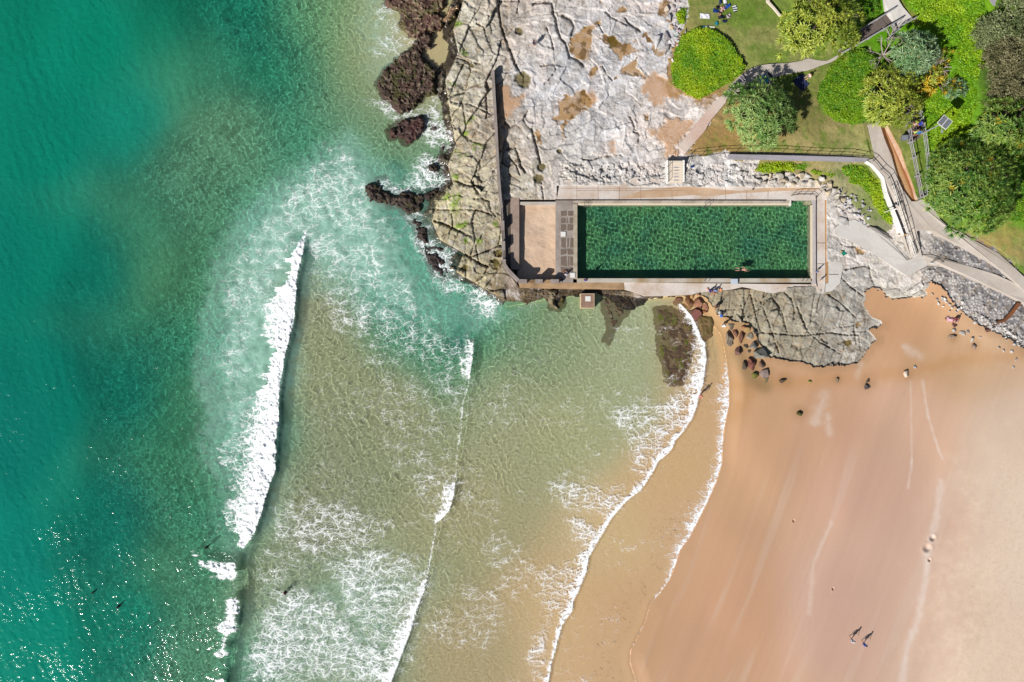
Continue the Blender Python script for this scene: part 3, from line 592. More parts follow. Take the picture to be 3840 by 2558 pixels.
c_rock = mixc(c_rock, tide * 0.9, L(72, 58, 44)); c_rock = mixc(c_rock, tide * sstep(0.5, 0.65, n3) * 0.5, L(132, 116, 92))
c_rock = mixc(c_rock, rip * sstep(3.4, 2.0, h) * 0.0 + rip * rip_stone * sstep(0.45, 0.6, np.mod(cid * 13.7, 1)) * 0.75, L(212, 208, 205))
c_rock = mixc(c_rock, rip * (1 - rip_stone) * 0.5, L(84, 84, 94))
# lawn: worn tan and green patches
tanp = sstep(0.44, 0.62, fbm(X * 0.35, Y * 0.35, 161, 5))
worn = sstep(3330, 3180, U) + sstep(860, 900, V) + sstep(3350, 3380, U) * sstep(3440, 3420, U) * sstep(440, 470, V)
c_lawn = mixc(c_lawn, tanp * 0.36 * np.clip(worn, 0, 1), L(176, 158, 112))
c_lawn = mixc(c_lawn, sstep(0.55, 0.72, fbm(X * 0.8, Y * 0.8, 163, 4)) * 0.55, L(92, 128, 34))
c_lawn = c_lawn * (0.8 + 0.4 * n3)[..., None]
for poly in brown_grass:
    m_ = sstep(-14, 14, poly_sd_local(U, V, poly) + wob * 1.3)
    c_lawn = mixc(c_lawn, m_ * (0.15 + 0.6 * n2), L(172, 138, 92)); c_rock = mixc(c_rock, m_ * (0.45 + 0.5 * n2), L(176, 138, 92))
c_lawn = mixc(c_lawn, is_ditch * (0.7 + 0.4 * n2), L(214, 170, 130)); c_lawn = mixc(c_lawn, np.exp(-(line_local(U, V, W(3140, 440, [(590, 100), (720, 380), (830, 660), (930, 900), (965, 1050)])) / 7) ** 2) * 0.9, L(158, 100, 56))
# ---- split the sheet into sand, rock and lawn
zone = np.where(is_lawn, 2, np.where(is_rock, 1, 0))
GX = (U - 1920) * S * (H - h) / H; GY = (1279 - V) * S * (H - h) / H
allV = np.stack([GX, GY, h], -1).reshape(-1, 3)
nv_, nu_ = U.shape
fi = np.arange((nv_ - 1) * (nu_ - 1)); a0 = fi // (nu_ - 1) * nu_ + fi % (nu_ - 1)
allF = np.stack([a0, a0 + nu_, a0 + nu_ + 1, a0 + 1], -1)
fz = zone.ravel()[allF].max(1)
def sub_sheet(name, mask, colour, material, smooth):
    F = allF[mask]
    used = np.zeros(len(allV), bool); used[F.ravel()] = True
    remap = np.cumsum(used) - 1
    o = obj_np(name, allV[used], remap[F], material, None, smooth, {"col": np.clip(colour.reshape(-1, 3)[used], 0.003, 0.85)})
    o["kind"] = "structure"
    return o
m_sand = mat("sand_material", None, 0.72, 0.06, 7.0, 0.014, 18.0, attr="col", spec=0.25)
m_rock = mat("rock_material", None, 0.92, 0.22, 6.5, 0.09, 8.0, attr="col", spec=0.15)
m_lawn = mat("lawn_material", None, 0.95, 0.2, 5.0, 0.05, 14.0, attr="col", spec=0.1)
sub_sheet("sand", fz == 0, c_sand, m_sand, True)
sub_sheet("rock_shelf", fz == 1, c_rock, m_rock, False)
sub_sheet("lawn", fz == 2, c_lawn, m_lawn, True)
# land and sea floor carried on to the horizon, below the detailed sheet
far = MB()
far.prism([(-3000, -3000), (3000, -3000), (3000, 3000), (-3000, 3000)], -9.0, -4.7)
tag(far.build("ground", mat("far_ground", alb(8, 112, 96), 0.6)), kind="structure")

# ------------------------------------------------------------------ the sea
su = np.concatenate([np.arange(-1098, -60, 13.0), np.arange(-60, 2830, 3.0)]); sv = np.concatenate([np.arange(-755, -30, 12.0), np.arange(-30, 2590, 3.0), np.arange(2600, 3398, 12.0)])
SU, SV = np.meshgrid(su, sv)
SX = (SU - 1920) * S; SY = (1279 - SV) * S
c_water = c_sand_raw
iu = np.clip(np.searchsorted(us, SU) - 1, 0, len(us) - 2); iv = np.clip(np.searchsorted(vs, SV) - 1, 0, len(vs) - 2)
bed = h[iv, iu]; ssd = sd_sea[iv, iu]; scol = c_sand_raw[iv, iu] * (1.15 + 0.2 * sstep(0.9, 2.0, -bed) + 0.55 * sstep(1.9, 3.2, -bed))[..., None]
wn1 = fbm(SX * 0.3, SY * 0.3, 201, 4); wn2 = fbm(SX * 1.1, SY * 1.1, 205, 4); wn3 = fbm(SX * 3.5, SY * 3.5, 209, 3)
swob = (wn1 - 0.5) * 60 + (wn2 - 0.5) * 26 + (wn3 - 0.5) * 10
depth_ = np.clip(-bed, 0, 4)
rip_amp = 0.25 + 0.75 * sstep(0.1, 1.0, depth_)
Zs = np.zeros_like(SU)
wr = np.random.default_rng(3)
for k in range(64):
    lam = 0.42 * (1.0 + 3.4 * wr.random() ** 2.2); th = wr.normal(-0.35, 1.1); ph = wr.random() * 6.28
    qx = SX + 1.6 * (wn1 - 0.5); qy = SY + 1.6 * (wn2 - 0.5)
    Zs += 0.0024 * lam * np.sin((qx * math.cos(th) + qy * math.sin(th)) * 6.2832 / lam + ph)
Zs *= rip_amp
for k in range(10):
    lam = wr.uniform(5, 11); th = wr.normal(0, 0.5); ph = wr.random() * 6.28
    Zs += 0.012 * np.sin((SX * math.cos(th) + SY * math.sin(th)) * 6.2832 / lam + ph) * sstep(0.5, 1.5, depth_)
foam = np.zeros_like(SU); murk = np.zeros_like(SU)
# breaker fronts (the shoreward edge of each crest), running down the picture
front1 = [(1152, 860), (1143, 895), (1128, 993), (1113, 1053), (1107, 1127), (1098, 1216), (1088, 1270), (1066, 1345), (1054, 1443), (1045, 1502), (1046, 1591), (1036, 1657), (1030, 1766), (1006, 1821), (983, 1908), (955, 2000), (924, 2045), (904, 2080), (892, 2130), (893, 2208), (896, 2270), (889, 2336), (853, 2428), (843, 2525), (838, 2600), (820, 2800)]
back1 = [(1140, 880), (1127, 900), (1092, 949), (1087, 1032), (1050, 1085), (1000, 1150), (985, 1220), (1030, 1300), (1012, 1383), (985, 1460), (938, 1538), (890, 1597), (878, 1642), (834, 1686), (843, 1746), (858, 1785), (878, 1846), (848, 1913), (868, 1974), (899, 2050), (915, 2062)]
d1, par1, side1 = seg_dist(SU, SV, front1, True)
sdf = d1 * side1                      # + on the shore side
hcrest = 0.56 * sstep(850, 960, SV) * (1 - 0.45 * sstep(1980, 2060, SV) * sstep(2330, 2230, SV))
sdm = (sdf + swob * 0.10) * S
Zs += hcrest * np.where(sdm < 0, np.exp(-(sdm / 2.2) ** 2), np.exp(-(sdm / 0.60) ** 2))
fing = (fbm(SX * 0.22, SY * 1.5, 241, 4) - 0.5) * 110
foam1 = in_poly(SU + np.where(sdf < -14, fing * sstep(14, 60, -sdf), swob * 0.22), SV + swob * 0.2, front1[:17] + back1[::-1])
fd = sstep(34, -10, seg_dist(SU, SV, front1[:17])) * 0
f1 = foam1 * np.clip(0.40 + 0.68 * sstep(-130, -4, sdf + swob * 0.9) + (wn3 - 0.5) * 0.3, 0, 1) * sstep(12, -2, sdf + swob * 0.12)
foam = np.maximum(foam, f1)
tail = [(896, 2230), (900, 2270), (893, 2336), (857, 2428), (838, 2470), (812, 2468), (822, 2382), (838, 2310), (852, 2240), (860, 2228)]
foam = np.maximum(foam, np.clip(0.35 + (poly_sd_local(SU, SV, tail) + fing * 0.5 + swob * 0.25) / 26, 0, 1) * (poly_sd_local(SU, SV, tail) + fing * 0.5 > -9))
foam = np.maximum(foam, in_poly(SU + swob * 0.2, SV + swob * 0.15, [(836, 2545), (850, 2570), (845, 2700), (800, 2700), (805, 2550)]) * 1.0)
foam = np.maximum(foam, 0.72 * wn2 * 2 * sstep(-20, 14, -20 + 1000.0 * 0 + poly_sd_local(SU, SV, [(725, 2085), (780, 2095), (889, 2117), (892, 2160), (878, 2203), (860, 2190), (802, 2158), (745, 2125)]) + fing * 0.5 + 14))
# smaller fronts inside the bay
front2 = [(1775, 1300), (1770, 1340), (1766, 1372), (1757, 1440), (1735, 1520), (1731, 1600), (1715, 1700), (1709, 1780), (1703, 1830), (1699, 1862), (1680, 1920), (1638, 1960), (1625, 2040), (1607, 2142), (1587, 2219), (1560, 2290), (1536, 2372), (1500, 2470), (1465, 2560), (1440, 2700)]
d2, par2, side2 = seg_dist(SU, SV, front2, True)
s2 = (d2 * side2 + swob * 0.08) * S
Zs += (0.11 * sstep(1300, 1380, SV) + 0.14 * sstep(16, 40, np.interp(SV, [1300, 1340, 1400, 1440, 1800, 1860, 1920, 1960, 2150, 2300, 2400, 2600], [30, 45, 34, 3, 10, 55, 40, 4, 12, 40, 60, 55]))) * np.where(s2 < 0, np.exp(-(s2 / 1.6) ** 2), np.exp(-(s2 / 0.45) ** 2))
w2 = np.interp(SV, [1300, 1340, 1400, 1440, 1560, 1600, 1800, 1840, 1900, 1950, 1990, 2150, 2220, 2300, 2400, 2500, 2600], [30, 45, 34, 3, 16, 3, 10, 55, 42, 26, 4, 14, 34, 46, 70, 60, 55])
foam = np.maximum(foam, np.exp(np.minimum(s2, 0) / S / (np.maximum(w2, 9) * (0.35 + 1.3 * wn2))) * sstep(0.12, -0.02, s2) * np.clip(w2 / 26, 0.6, 1) * (d2 < 260) * (0.55 + 0.8 * wn3))
front3 = [(2560, 1150), (2600, 1193), (2615, 1223), (2627, 1264), (2642, 1288), (2648, 1348), (2641, 1400), (2635, 1447), (2618, 1498), (2597, 1566), (2570, 1605), (2529, 1651), (2512, 1693), (2465, 1731), (2444, 1778), (2401, 1838), (2346, 1880), (2295, 1940), (2268, 1985), (2236, 2036), (2206, 2090), (2198, 2140), (2179, 2193), (2148, 2258), (2145, 2289), (2106, 2342), (2091, 2400), (2068, 2484), (2055, 2560), (2040, 2700)]
d3, par3, side3 = seg_dist(SU, SV, front3, True)
s3 = (d3 * side3 + swob * 0.10) * S
Zs += 0.13 * sstep(1180, 1300, SV) * np.where(s3 < 0, np.exp(-(s3 / 1.6) ** 2), np.exp(-(s3 / 0.16) ** 2))
w3 = np.interp(SV, [1150, 1250, 1350, 1450, 1500, 1580, 1620, 1660, 1720, 1800, 1900, 2000, 2100, 2200, 2290, 2330, 2450, 2560], [14, 30, 46, 60, 56, 16, 14, 30, 34, 30, 26, 24, 40, 40, 46, 20, 14, 18])
foam = np.maximum(foam, np.exp(np.minimum(s3, 0) / S / (w3 * (0.3 + 1.4 * wn2))) * sstep(0.10, -0.02, s3) * (d3 < 260) * (0.72 + 0.5 * wn3))
front4 = swash
d4, par4, side4 = seg_dist(SU, SV, front4[:-1], True)
s4 = d4 * side4 + swob * 0.08
w4 = np.interp(SV, [1300, 1360, 1437, 1520, 1600, 1660, 1750, 1850, 1960, 2063, 2124, 2180, 2262], [6, 14, 34, 46, 22, 22, 26, 34, 40, 28, 20, 9, 5])
foam = np.maximum(foam, np.exp(np.minimum(s4, 0) / (w4 * (0.5 + 1.2 * wn2))) * (d4 < 200) * (0.55 + 0.5 * wn3) * (0.5 + 0.5 * sstep(2275, 2200, SV)) * sstep(1290, 1420, SV))
# lacy foam left behind: outline, density
lacy = [(D([(660, 430), (720, 380), (790, 350), (830, 400), (860, 480), (900, 500), (860, 560), (760, 520), (700, 560), (680, 520), (640, 500)]), 0.50), (D([(700, 560), (760, 520), (860, 560), (930, 620), (960, 690), (1000, 740), (960, 760), (880, 700), (800, 660), (720, 640)]), 0.48),
        (D([(800, 640), (900, 700), (1000, 760), (1080, 800), (1085, 880), (1050, 960), (960, 840), (860, 800), (760, 760), (740, 680)]), 0.46), (D([(560, 540), (640, 480), (700, 470), (690, 560), (640, 640), (590, 740), (560, 860), (520, 900), (500, 820), (520, 640)]), 0.42),
        (D([(500, 820), (560, 800), (640, 860), (600, 940), (540, 1000), (520, 960)]), 0.38), (D([(860, 860), (960, 850), (1030, 930), (1040, 1000), (1000, 1080), (900, 1100), (860, 1000)]), 0.36), (D([(960, 1020), (1040, 1090), (1040, 1170), (1000, 1185), (940, 1120)]), 0.44),
        (D([(620, 1160), (700, 1140), (800, 1150), (900, 1200), (860, 1260), (740, 1300), (640, 1240)]), 0.50), (D([(740, 1300), (840, 1260), (960, 1270), (1000, 1330), (960, 1430), (900, 1500), (840, 1480), (800, 1400)]), 0.56),
        (D([(620, 1360), (700, 1340), (800, 1400), (840, 1480), (900, 1500), (880, 1568), (560, 1568), (590, 1450)]), 0.60), (D([(830, 1400), (880, 1390), (900, 1568), (820, 1568)]), 0.46),
        (W(1900, 1400, [(1740, 0), (1640, 390), (1480, 590), (1180, 980), (1130, 880), (1060, 700), (990, 560), (920, 450), (960, 320), (1150, 260), (1400, 240), (1560, 120), (1640, 0)], 2.354), 0.57), (W(1900, 1400, [(310, 930), (450, 960), (620, 980), (820, 970), (1130, 990), (1190, 1030), (930, 1260), (800, 1220), (500, 1240), (420, 1130)], 2.354), 0.56),
        (W(1900, 1400, [(520, 1270), (640, 1260), (800, 1340), (780, 1500), (720, 1567), (640, 1567), (560, 1400)], 2.354), 0.58), (W(1900, 1960, [(240, 420), (420, 430), (620, 360), (780, 380), (740, 560), (640, 760), (620, 900), (520, 960), (400, 1100), (420, 1300), (390, 1560), (250, 1560), (180, 1300), (260, 1100), (330, 900), (260, 700)], 2.6156), 0.53),
        (W(1900, 1960, [(-300, 200), (-60, 60), (150, 200), (330, 420), (260, 620), (60, 760), (-100, 640)], 2.6156), 0.40), (W(700, 1760, [(1950, 850), (2300, 850), (2400, 1100), (2250, 1300), (2000, 1350), (1700, 1300), (1700, 1080), (2000, 1000)], 1.9617), 0.40), (W(700, 1760, [(1950, 180), (2354, 200), (2354, 380), (2100, 420)], 1.9617), 0.32),
        (W(1300, 0, [(440, 0), (560, 100), (640, 280), (720, 420), (870, 490), (860, 620), (740, 640), (520, 760), (380, 700), (400, 520), (460, 400), (380, 200)]), 0.52), (W(1300, 0, [(180, 1260), (400, 1180), (560, 1240), (900, 1340), (1150, 1220), (1200, 1567), (560, 1567), (560, 1480), (360, 1420)]), 0.56),
        (W(1300, 440, [(960, 0), (1200, 0), (1340, 250), (1290, 390), (1180, 340), (1000, 380), (960, 240), (1000, 130)]), 0.62), (W(1300, 440, [(860, 480), (1040, 440), (1130, 560), (1190, 680), (1280, 800), (1150, 900), (950, 960), (700, 1010), (580, 960), (380, 820), (700, 880), (860, 700)]), 0.68), (W(1300, 440, [(560, 950), (900, 960), (960, 1180), (1050, 1560), (820, 1500), (780, 1360), (640, 1280), (760, 1180)]), 0.60),
        (W(1300, 440, [(-300, 300), (60, 480), (180, 800), (260, 1100), (480, 1300), (760, 1500), (600, 1700), (100, 1500), (-300, 1000)]), 0.42), (W(1500, 860, [(60, 0), (250, 60), (440, 150), (330, 230), (600, 300), (680, 300), (600, 400), (700, 620), (900, 700), (1100, 800), (1260, 960), (1080, 1060), (900, 980), (740, 800), (480, 700), (330, 480), (240, 220)]), 0.70),
        (W(1500, 860, [(740, 800), (900, 980), (1080, 1060), (1300, 1100), (1460, 1060), (1440, 900), (1700, 960), (1780, 860), (1560, 1000), (1400, 1120), (1000, 1120), (820, 1000)]), 0.5), (W(1500, 860, [(0, 1050), (200, 1180), (420, 1280), (640, 1400), (900, 1520), (900, 1600), (200, 1567), (0, 1500)]), 0.48),
        (W(2300, 1080, [(600, 1050), (800, 1010), (840, 1100), (740, 1240), (620, 1200)]), 0.44), (W(2300, 1080, [(960, 380), (1060, 460), (1120, 640), (1170, 900), (1180, 1050), (1040, 1300), (940, 1120), (1020, 960), (1040, 700), (990, 500)]), 0.62)]
for poly, dn in lacy:
    s_ = poly_sd_local(SU, SV, poly, 120) + swob * 0.55
    foam = np.maximum(foam, 0.74 * dn * sstep(-60, 40, s_) * (0.72 + 0.72 * (wn1 * 0.6 + wn2 * 0.4)))
surf = sstep(0, 60, -(sdf)) * 0 + sstep(10, 80, sdf) * sstep(20, 90, ssd) * sstep(880, 1000, SV)
foam = np.maximum(foam, surf * np.clip(0.02 + 0.62 * (fbm(SX * 0.12, SY * 0.2, 251, 4) - 0.32) + 0.25 * (wn2 - 0.5), 0, 0.36))
# water thrown up as milk behind the breakers
for poly, dn in ((D([(560, 540), (640, 460), (730, 400), (800, 350), (870, 420), (920, 560), (980, 700), (900, 700), (760, 620), (690, 560), (650, 700), (640, 860), (560, 1000), (520, 1060), (500, 850), (520, 660)]), 0.72), (D([(860, 420), (940, 430), (1000, 560), (1060, 680), (1150, 700), (1100, 740), (980, 740), (880, 560)]), 0.32), (D([(500, 1010), (640, 900), (620, 1180), (540, 1250)]), 0.25), (D([(560, 1400), (900, 1280), (980, 1330), (880, 1568), (560, 1568)]), 0.14), (D([(870, 0), (930, 100), (880, 150), (860, 60)]), 0.25)):
    s_ = poly_sd_local(SU, SV, poly, 160) + swob * 0.9
    murk = np.maximum(murk, dn * sstep(-130, 110, s_) * (0.5 + wn2))
deep = sstep(1.9, 3.2, depth_)
turq = lin((172, 222, 202)) / KEXP
mw = np.clip(murk / 0.2, 0, 1)[..., None]
mcol = scol * (1 - mw) + turq * mw
murk = np.clip(np.maximum(murk, 0.42 * deep + 0.10 * sstep(1.2, 2.2, depth_) + 0.30 * sstep(0.1, 0.6, depth_)), 0, 0.8)
# foam heaped on the crests
bub = fbm(SX * 1.6, SY * 1.6, 231, 4); bub2 = vnoise(SX * 5.5, SY * 5.5, 233)
Zs += sstep(0.5, 1.0, foam) * ((bub - 0.40) * 0.5 + (bub2 - 0.5) * 0.16) * (0.25 + 0.75 * sstep(1250, 1130, SU))
Zs = np.where(ssd < 60, np.maximum(Zs * sstep(-6, 60, ssd), bed + 0.02 * (ssd > 0)), Zs)
SXX = (SU - 1920) * S * (H - Zs) / H; SYY = (1279 - SV) * S * (H - Zs) / H
nv2, nu2 = SU.shape
fi = np.arange((nv2 - 1) * (nu2 - 1)); a0 = fi // (nu2 - 1) * nu2 + fi % (nu2 - 1)
F = np.stack([a0, a0 + nu2, a0 + nu2 + 1, a0 + 1], -1)
wet = ((ssd > 1) | ((bed < -0.05) & (ssd > -40))).ravel()
F = F[wet[F].all(1)]
used = np.zeros(SU.size, bool); used[F.ravel()] = True
remap = np.cumsum(used) - 1
def water_material(name, foamy, tint):
    m = bpy.data.materials.new(name); m.use_nodes = True
    nt = m.node_tree; nt.nodes.clear(); lk = nt.links.new
    out = nd(nt, "ShaderNodeOutputMaterial")
    g = nd(nt, "ShaderNodeBsdfGlass"); g.inputs["IOR"].default_value = 1.33; g.inputs["Roughness"].default_value = 0.0; g.inputs["Color"].default_value = tint + (1,)
    if not foamy:
        lk(g.outputs[0], out.inputs[0]); return m
    geo = nd(nt, "ShaderNodeNewGeometry")
    def math_(op, a, b=None, c=None):
        n = nd(nt, "ShaderNodeMath", operation=op)
        for i, x in enumerate((a, b, c)):
            if x is None: continue
            if isinstance(x, (int, float)): n.inputs[i].default_value = x
            else: lk(x, n.inputs[i])
        return n.outputs[0]
    flat_ = nd(nt, "ShaderNodeVectorMath", operation='MULTIPLY'); flat_.inputs[1].default_value = (0.85, 1.3, 0); lk(geo.outputs["Position"], flat_.inputs[0])
    cur = flat_.outputs[0]
    for sc_, am in ((0.35, 3.0), (1.3, 0.9), (4.5, 0.22)):
        dn = nd(nt, "ShaderNodeTexNoise"); dn.inputs["Scale"].default_value = sc_; dn.inputs["Detail"].default_value = 2
        lk(flat_.outputs[0], dn.inputs["Vector"])
        ce = nd(nt, "ShaderNodeVectorMath", operation='SUBTRACT'); ce.inputs[1].default_value = (0.5, 0.5, 0.5); lk(dn.outputs["Color"], ce.inputs[0])
        vm = nd(nt, "ShaderNodeVectorMath", operation='MULTIPLY_ADD'); vm.inputs[1].default_value = (am, am, 0); lk(ce.outputs[0], vm.inputs[0]); lk(cur, vm.inputs[2]); cur = vm.outputs[0]
    def vor(scale):
        v = nd(nt, "ShaderNodeTexVoronoi", feature='DISTANCE_TO_EDGE'); v.inputs["Scale"].default_value = scale; v.voronoi_dimensions = '2D'
        lk(cur, v.inputs["Vector"]); return v.outputs["Distance"]
    def line(scale, k, off): return math_('MULTIPLY_ADD', vor(scale), -k, 1.0 - off)
    no = nd(nt, "ShaderNodeTexNoise"); no.inputs["Scale"].default_value = 3.2; no.inputs["Detail"].default_value = 7; no.inputs["Roughness"].default_value = 0.75
    lk(flat_.outputs[0], no.inputs["Vector"])
    lace = math_('MAXIMUM', math_('MAXIMUM', line(0.85, 3.8, 0.0), line(2.3, 4.0, 0.05)), line(5.5, 3.8, 0.16))
    lace = math_('MULTIPLY_ADD', math_('SUBTRACT', no.outputs[0], 0.5), 1.15, lace)
    no2 = nd(nt, 'ShaderNodeTexNoise'); no2.inputs['Scale'].default_value = 0.7; no2.inputs['Detail'].default_value = 4; lk(flat_.outputs[0], no2.inputs['Vector'])
    lace = math_('MULTIPLY_ADD', math_('SUBTRACT', no2.outputs[0], 0.5), 1.0, lace)
    fa = nd(nt, "ShaderNodeAttribute", attribute_name="foam")
    th = math_('MULTIPLY_ADD', fa.outputs["Fac"], -1.22, 1.16)
    mr = nd(nt, "ShaderNodeMapRange", interpolation_type='SMOOTHSTEP'); lk(math_('SUBTRACT', lace, th), mr.inputs[0]); mr.inputs[1].default_value = -0.06; mr.inputs[2].default_value = 0.42
    fmask = math_('MULTIPLY', mr.outputs[0], math_('MINIMUM', math_('MULTIPLY_ADD', fa.outputs["Fac"], 1.3, 0.22), 1.0))
    fmask = math_('MULTIPLY', fmask, math_('MINIMUM', math_('MULTIPLY', fa.outputs["Fac"], 14.0), 1.0))
    mu = nd(nt, "ShaderNodeAttribute", attribute_name="murk"); mc = nd(nt, "ShaderNodeAttribute", attribute_name="col")
    d1_ = nd(nt, "ShaderNodeBsdfDiffuse"); lk(mc.outputs["Color"], d1_.inputs["Color"])
    d2_ = nd(nt, "ShaderNodeBsdfDiffuse"); d2_.inputs["Color"].default_value = (0.80, 0.82, 0.84, 1)
    m1 = nd(nt, "ShaderNodeMixShader"); lk(mu.outputs["Fac"], m1.inputs[0]); gl = nd(nt, 'ShaderNodeBsdfAnisotropic'); gl.inputs['Roughness'].default_value = 0.09
    gn = nd(nt, 'ShaderNodeTexNoise'); gn.inputs['Scale'].default_value = 1.3; gn.inputs['Detail'].default_value = 4; gn.inputs['Roughness'].default_value = 0.55; lk(flat_.outputs[0], gn.inputs['Vector'])
    gb = nd(nt, 'ShaderNodeBump'); gb.inputs['Distance'].default_value = 0.15; gs_ = nd(nt, 'ShaderNodeTexNoise'); gs_.inputs['Scale'].default_value = 0.16; gs_.inputs['Detail'].default_value = 3; lk(flat_.outputs[0], gs_.inputs['Vector']); gm_ = nd(nt, 'ShaderNodeMapRange'); gm_.inputs[1].default_value = 0.42; gm_.inputs[2].default_value = 0.68; gm_.inputs[3].default_value = 0.35; lk(gs_.outputs[0], gm_.inputs[0]); lk(gm_.outputs[0], gb.inputs['Strength']); lk(gn.outputs[0], gb.inputs['Height']); lk(gb.outputs[0], gl.inputs['Normal'])
    m0 = nd(nt, 'ShaderNodeMixShader'); m0.inputs[0].default_value = 0.014; lk(g.outputs[0], m0.inputs[1]); lk(gl.outputs[0], m0.inputs[2])
    lk(m0.outputs[0], m1.inputs[1]); lk(d1_.outputs[0], m1.inputs[2])
    m1b = nd(nt, 'ShaderNodeMixShader'); m1b.inputs[0].default_value = 0.006; lk(m1.outputs[0], m1b.inputs[1]); lk(gl.outputs[0], m1b.inputs[2])
    m2 = nd(nt, "ShaderNodeMixShader"); lk(math_('MULTIPLY', fmask, 0.95), m2.inputs[0]); lk(m1b.outputs[0], m2.inputs[1]); lk(d2_.outputs[0], m2.inputs[2])
    lk(m2.outputs[0], out.inputs[0])
    return m
sea = obj_np("sea_water", np.stack([SXX, SYY, Zs], -1).reshape(-1, 3)[used], remap[F], water_material("sea_water", True, (0.985, 1.0, 0.995)), None, True,
             {"foam": np.clip(foam, 0, 1).ravel()[used], "murk": murk.ravel()[used], "col": np.clip(mcol.reshape(-1, 3)[used], 0.003, 0.85)})
sea["kind"] = "structure"
sea.cycles.is_caustics_receiver = False
sea.cycles.is_caustics_caster = True
# ------------------------------------------------------------------ materials of built things
CONC = mat("pale_concrete", alb(214, 204, 194), 0.9, 0.10, 2.2, 0.01, 12.0, tint2=alb(186, 168, 148), t2scale=0.45, t2amt=0.6)
PINKC = mat("pinkish_concrete", alb(232, 222, 214), 0.9, 0.13, 3.0, 0.01, 12.0, tint2=alb(204, 178, 154), t2scale=0.35, t2amt=0.75)
GREYC = mat("grey_concrete", alb(176, 166, 158), 0.9, 0.13, 2.6, 0.012, 12.0, tint2=alb(140, 126, 116), t2scale=0.7, t2amt=0.6)
PADC = mat("white_concrete", alb(226, 222, 216), 0.9, 0.07, 2.0, 0.01, 12.0, tint2=alb(200, 192, 184), t2scale=0.35, t2amt=0.6)
PATHC = mat("path_concrete", alb(206, 196, 186), 0.9, 0.08, 2.0, 0.01, 12.0, tint2=alb(186, 172, 158), t2scale=0.3, t2amt=0.6)
LILAC = mat("lilac_grey_concrete", alb(176, 172, 180), 0.9, 0.10, 2.4, 0.01, 12.0, tint2=alb(150, 146, 150), t2scale=0.5)
BROWNC = mat("stained_concrete", alb(172, 142, 110), 0.9, 0.16, 2.0, 0.02, 9.0, tint2=alb(112, 90, 62), t2scale=0.5, t2amt=0.9)
WALLC = mat("weathered_wall_concrete", alb(168, 156, 150), 0.92, 0.18, 3.5, 0.02, 9.0, tint2=alb(128, 116, 108), t2scale=0.8)
FLAG = mat("brown_flagstone", alb(128, 112, 100), 0.92, 0.22, 3.5, 0.02, 9.0)
WHITEP = mat("white_paint", alb(246, 244, 240), 0.6, 0.04, 3.0)
CREAM = mat("cream_render", alb(240, 226, 208), 0.8, 0.06, 3.0)
CURB = mat("cream_coping", alb(238, 224, 196), 0.8, 0.08, 3.0)
TIMB = mat("weathered_timber", alb(118, 106, 100), 0.9, 0.22, 9.0, 0.01, 30.0)
TIMBG = mat("silver_timber", alb(178, 176, 178), 0.85, 0.14, 9.0, 0.01, 30.0)
IRON = mat("dark_painted_steel", alb(34, 34, 44), 0.5, 0.1, 6.0)
STEEL = mat("stainless_steel", alb(150, 152, 160), 0.35, 0.05, 6.0, metal=0.8)
SANDF = mat("pool_sand", alb(224, 196, 170), 0.9, 0.07, 1.6, 0.02, 7.0, tint2=alb(212, 178, 148), t2scale=0.3)
POOLF = mat("pool_floor", tuple(x * 1.0 for x in (0.09, 0.25, 0.108)), 0.9, 0.25, 0.8, tint2=(0.03, 0.15, 0.10), t2scale=0.25, t2amt=0.7)
POOLWALL = mat("pool_wall", (0.16, 0.20, 0.10), 0.9, 0.2, 1.5)
BRICKP = mat("red_brick_paving", alb(222, 206, 194), 0.9, 0.14, 4.0, 0.01, 14.0, tint2=alb(206, 162, 144), t2scale=0.22, t2amt=0.6)
EARTH = mat("orange_earth", alb(206, 160, 122), 0.95, 0.25, 3.0, 0.04, 6.0)
BLUEW = mat("pale_blue_board", alb(206, 216, 232), 0.6, 0.04, 3.0)

def slab(name, poly, z, thick, m, label, cat, kind=None, parent=None):
    zz = list(z) if isinstance(z, (list, tuple)) else [z] * len(poly)
    pts = [P(a, b, c) for (a, b), c in zip(poly, zz)]
    o = MB().prism([p[:2] for p in pts], [c - thick for c in zz], zz).build(name, m, parent)
    if parent is None: tag(o, label, cat, None, kind)
    return o
def rect(x0, y0, x1, y1): return [(x0, y0), (x1, y0), (x1, y1), (x0, y1)]

# ------------------------------------------------------------------ paths (setting)
slab("path", path_curve_poly, path_curve_z, 0.3, PATHC, None, None, "structure")
slab("path", main_slab_poly, main_slab_z, 2.6, PATHC, None, None, "structure")
slab("path", wall_path_poly, wall_path_z, 0.6, LILAC, None, None, "structure")
slab("path", top_path_poly, top_path_z, 0.3, PADC, None, None, "structure")
slab("path", ramp_beach_poly, ramp_beach_z, 1.0, PATHC, None, None, "structure")
slab("path", landing_poly, landing_z, 0.9, PADC, None, None, "structure")
slab("path", ramp_brick_poly, ramp_brick_z, 0.5, BRICKP, None, None, "structure")
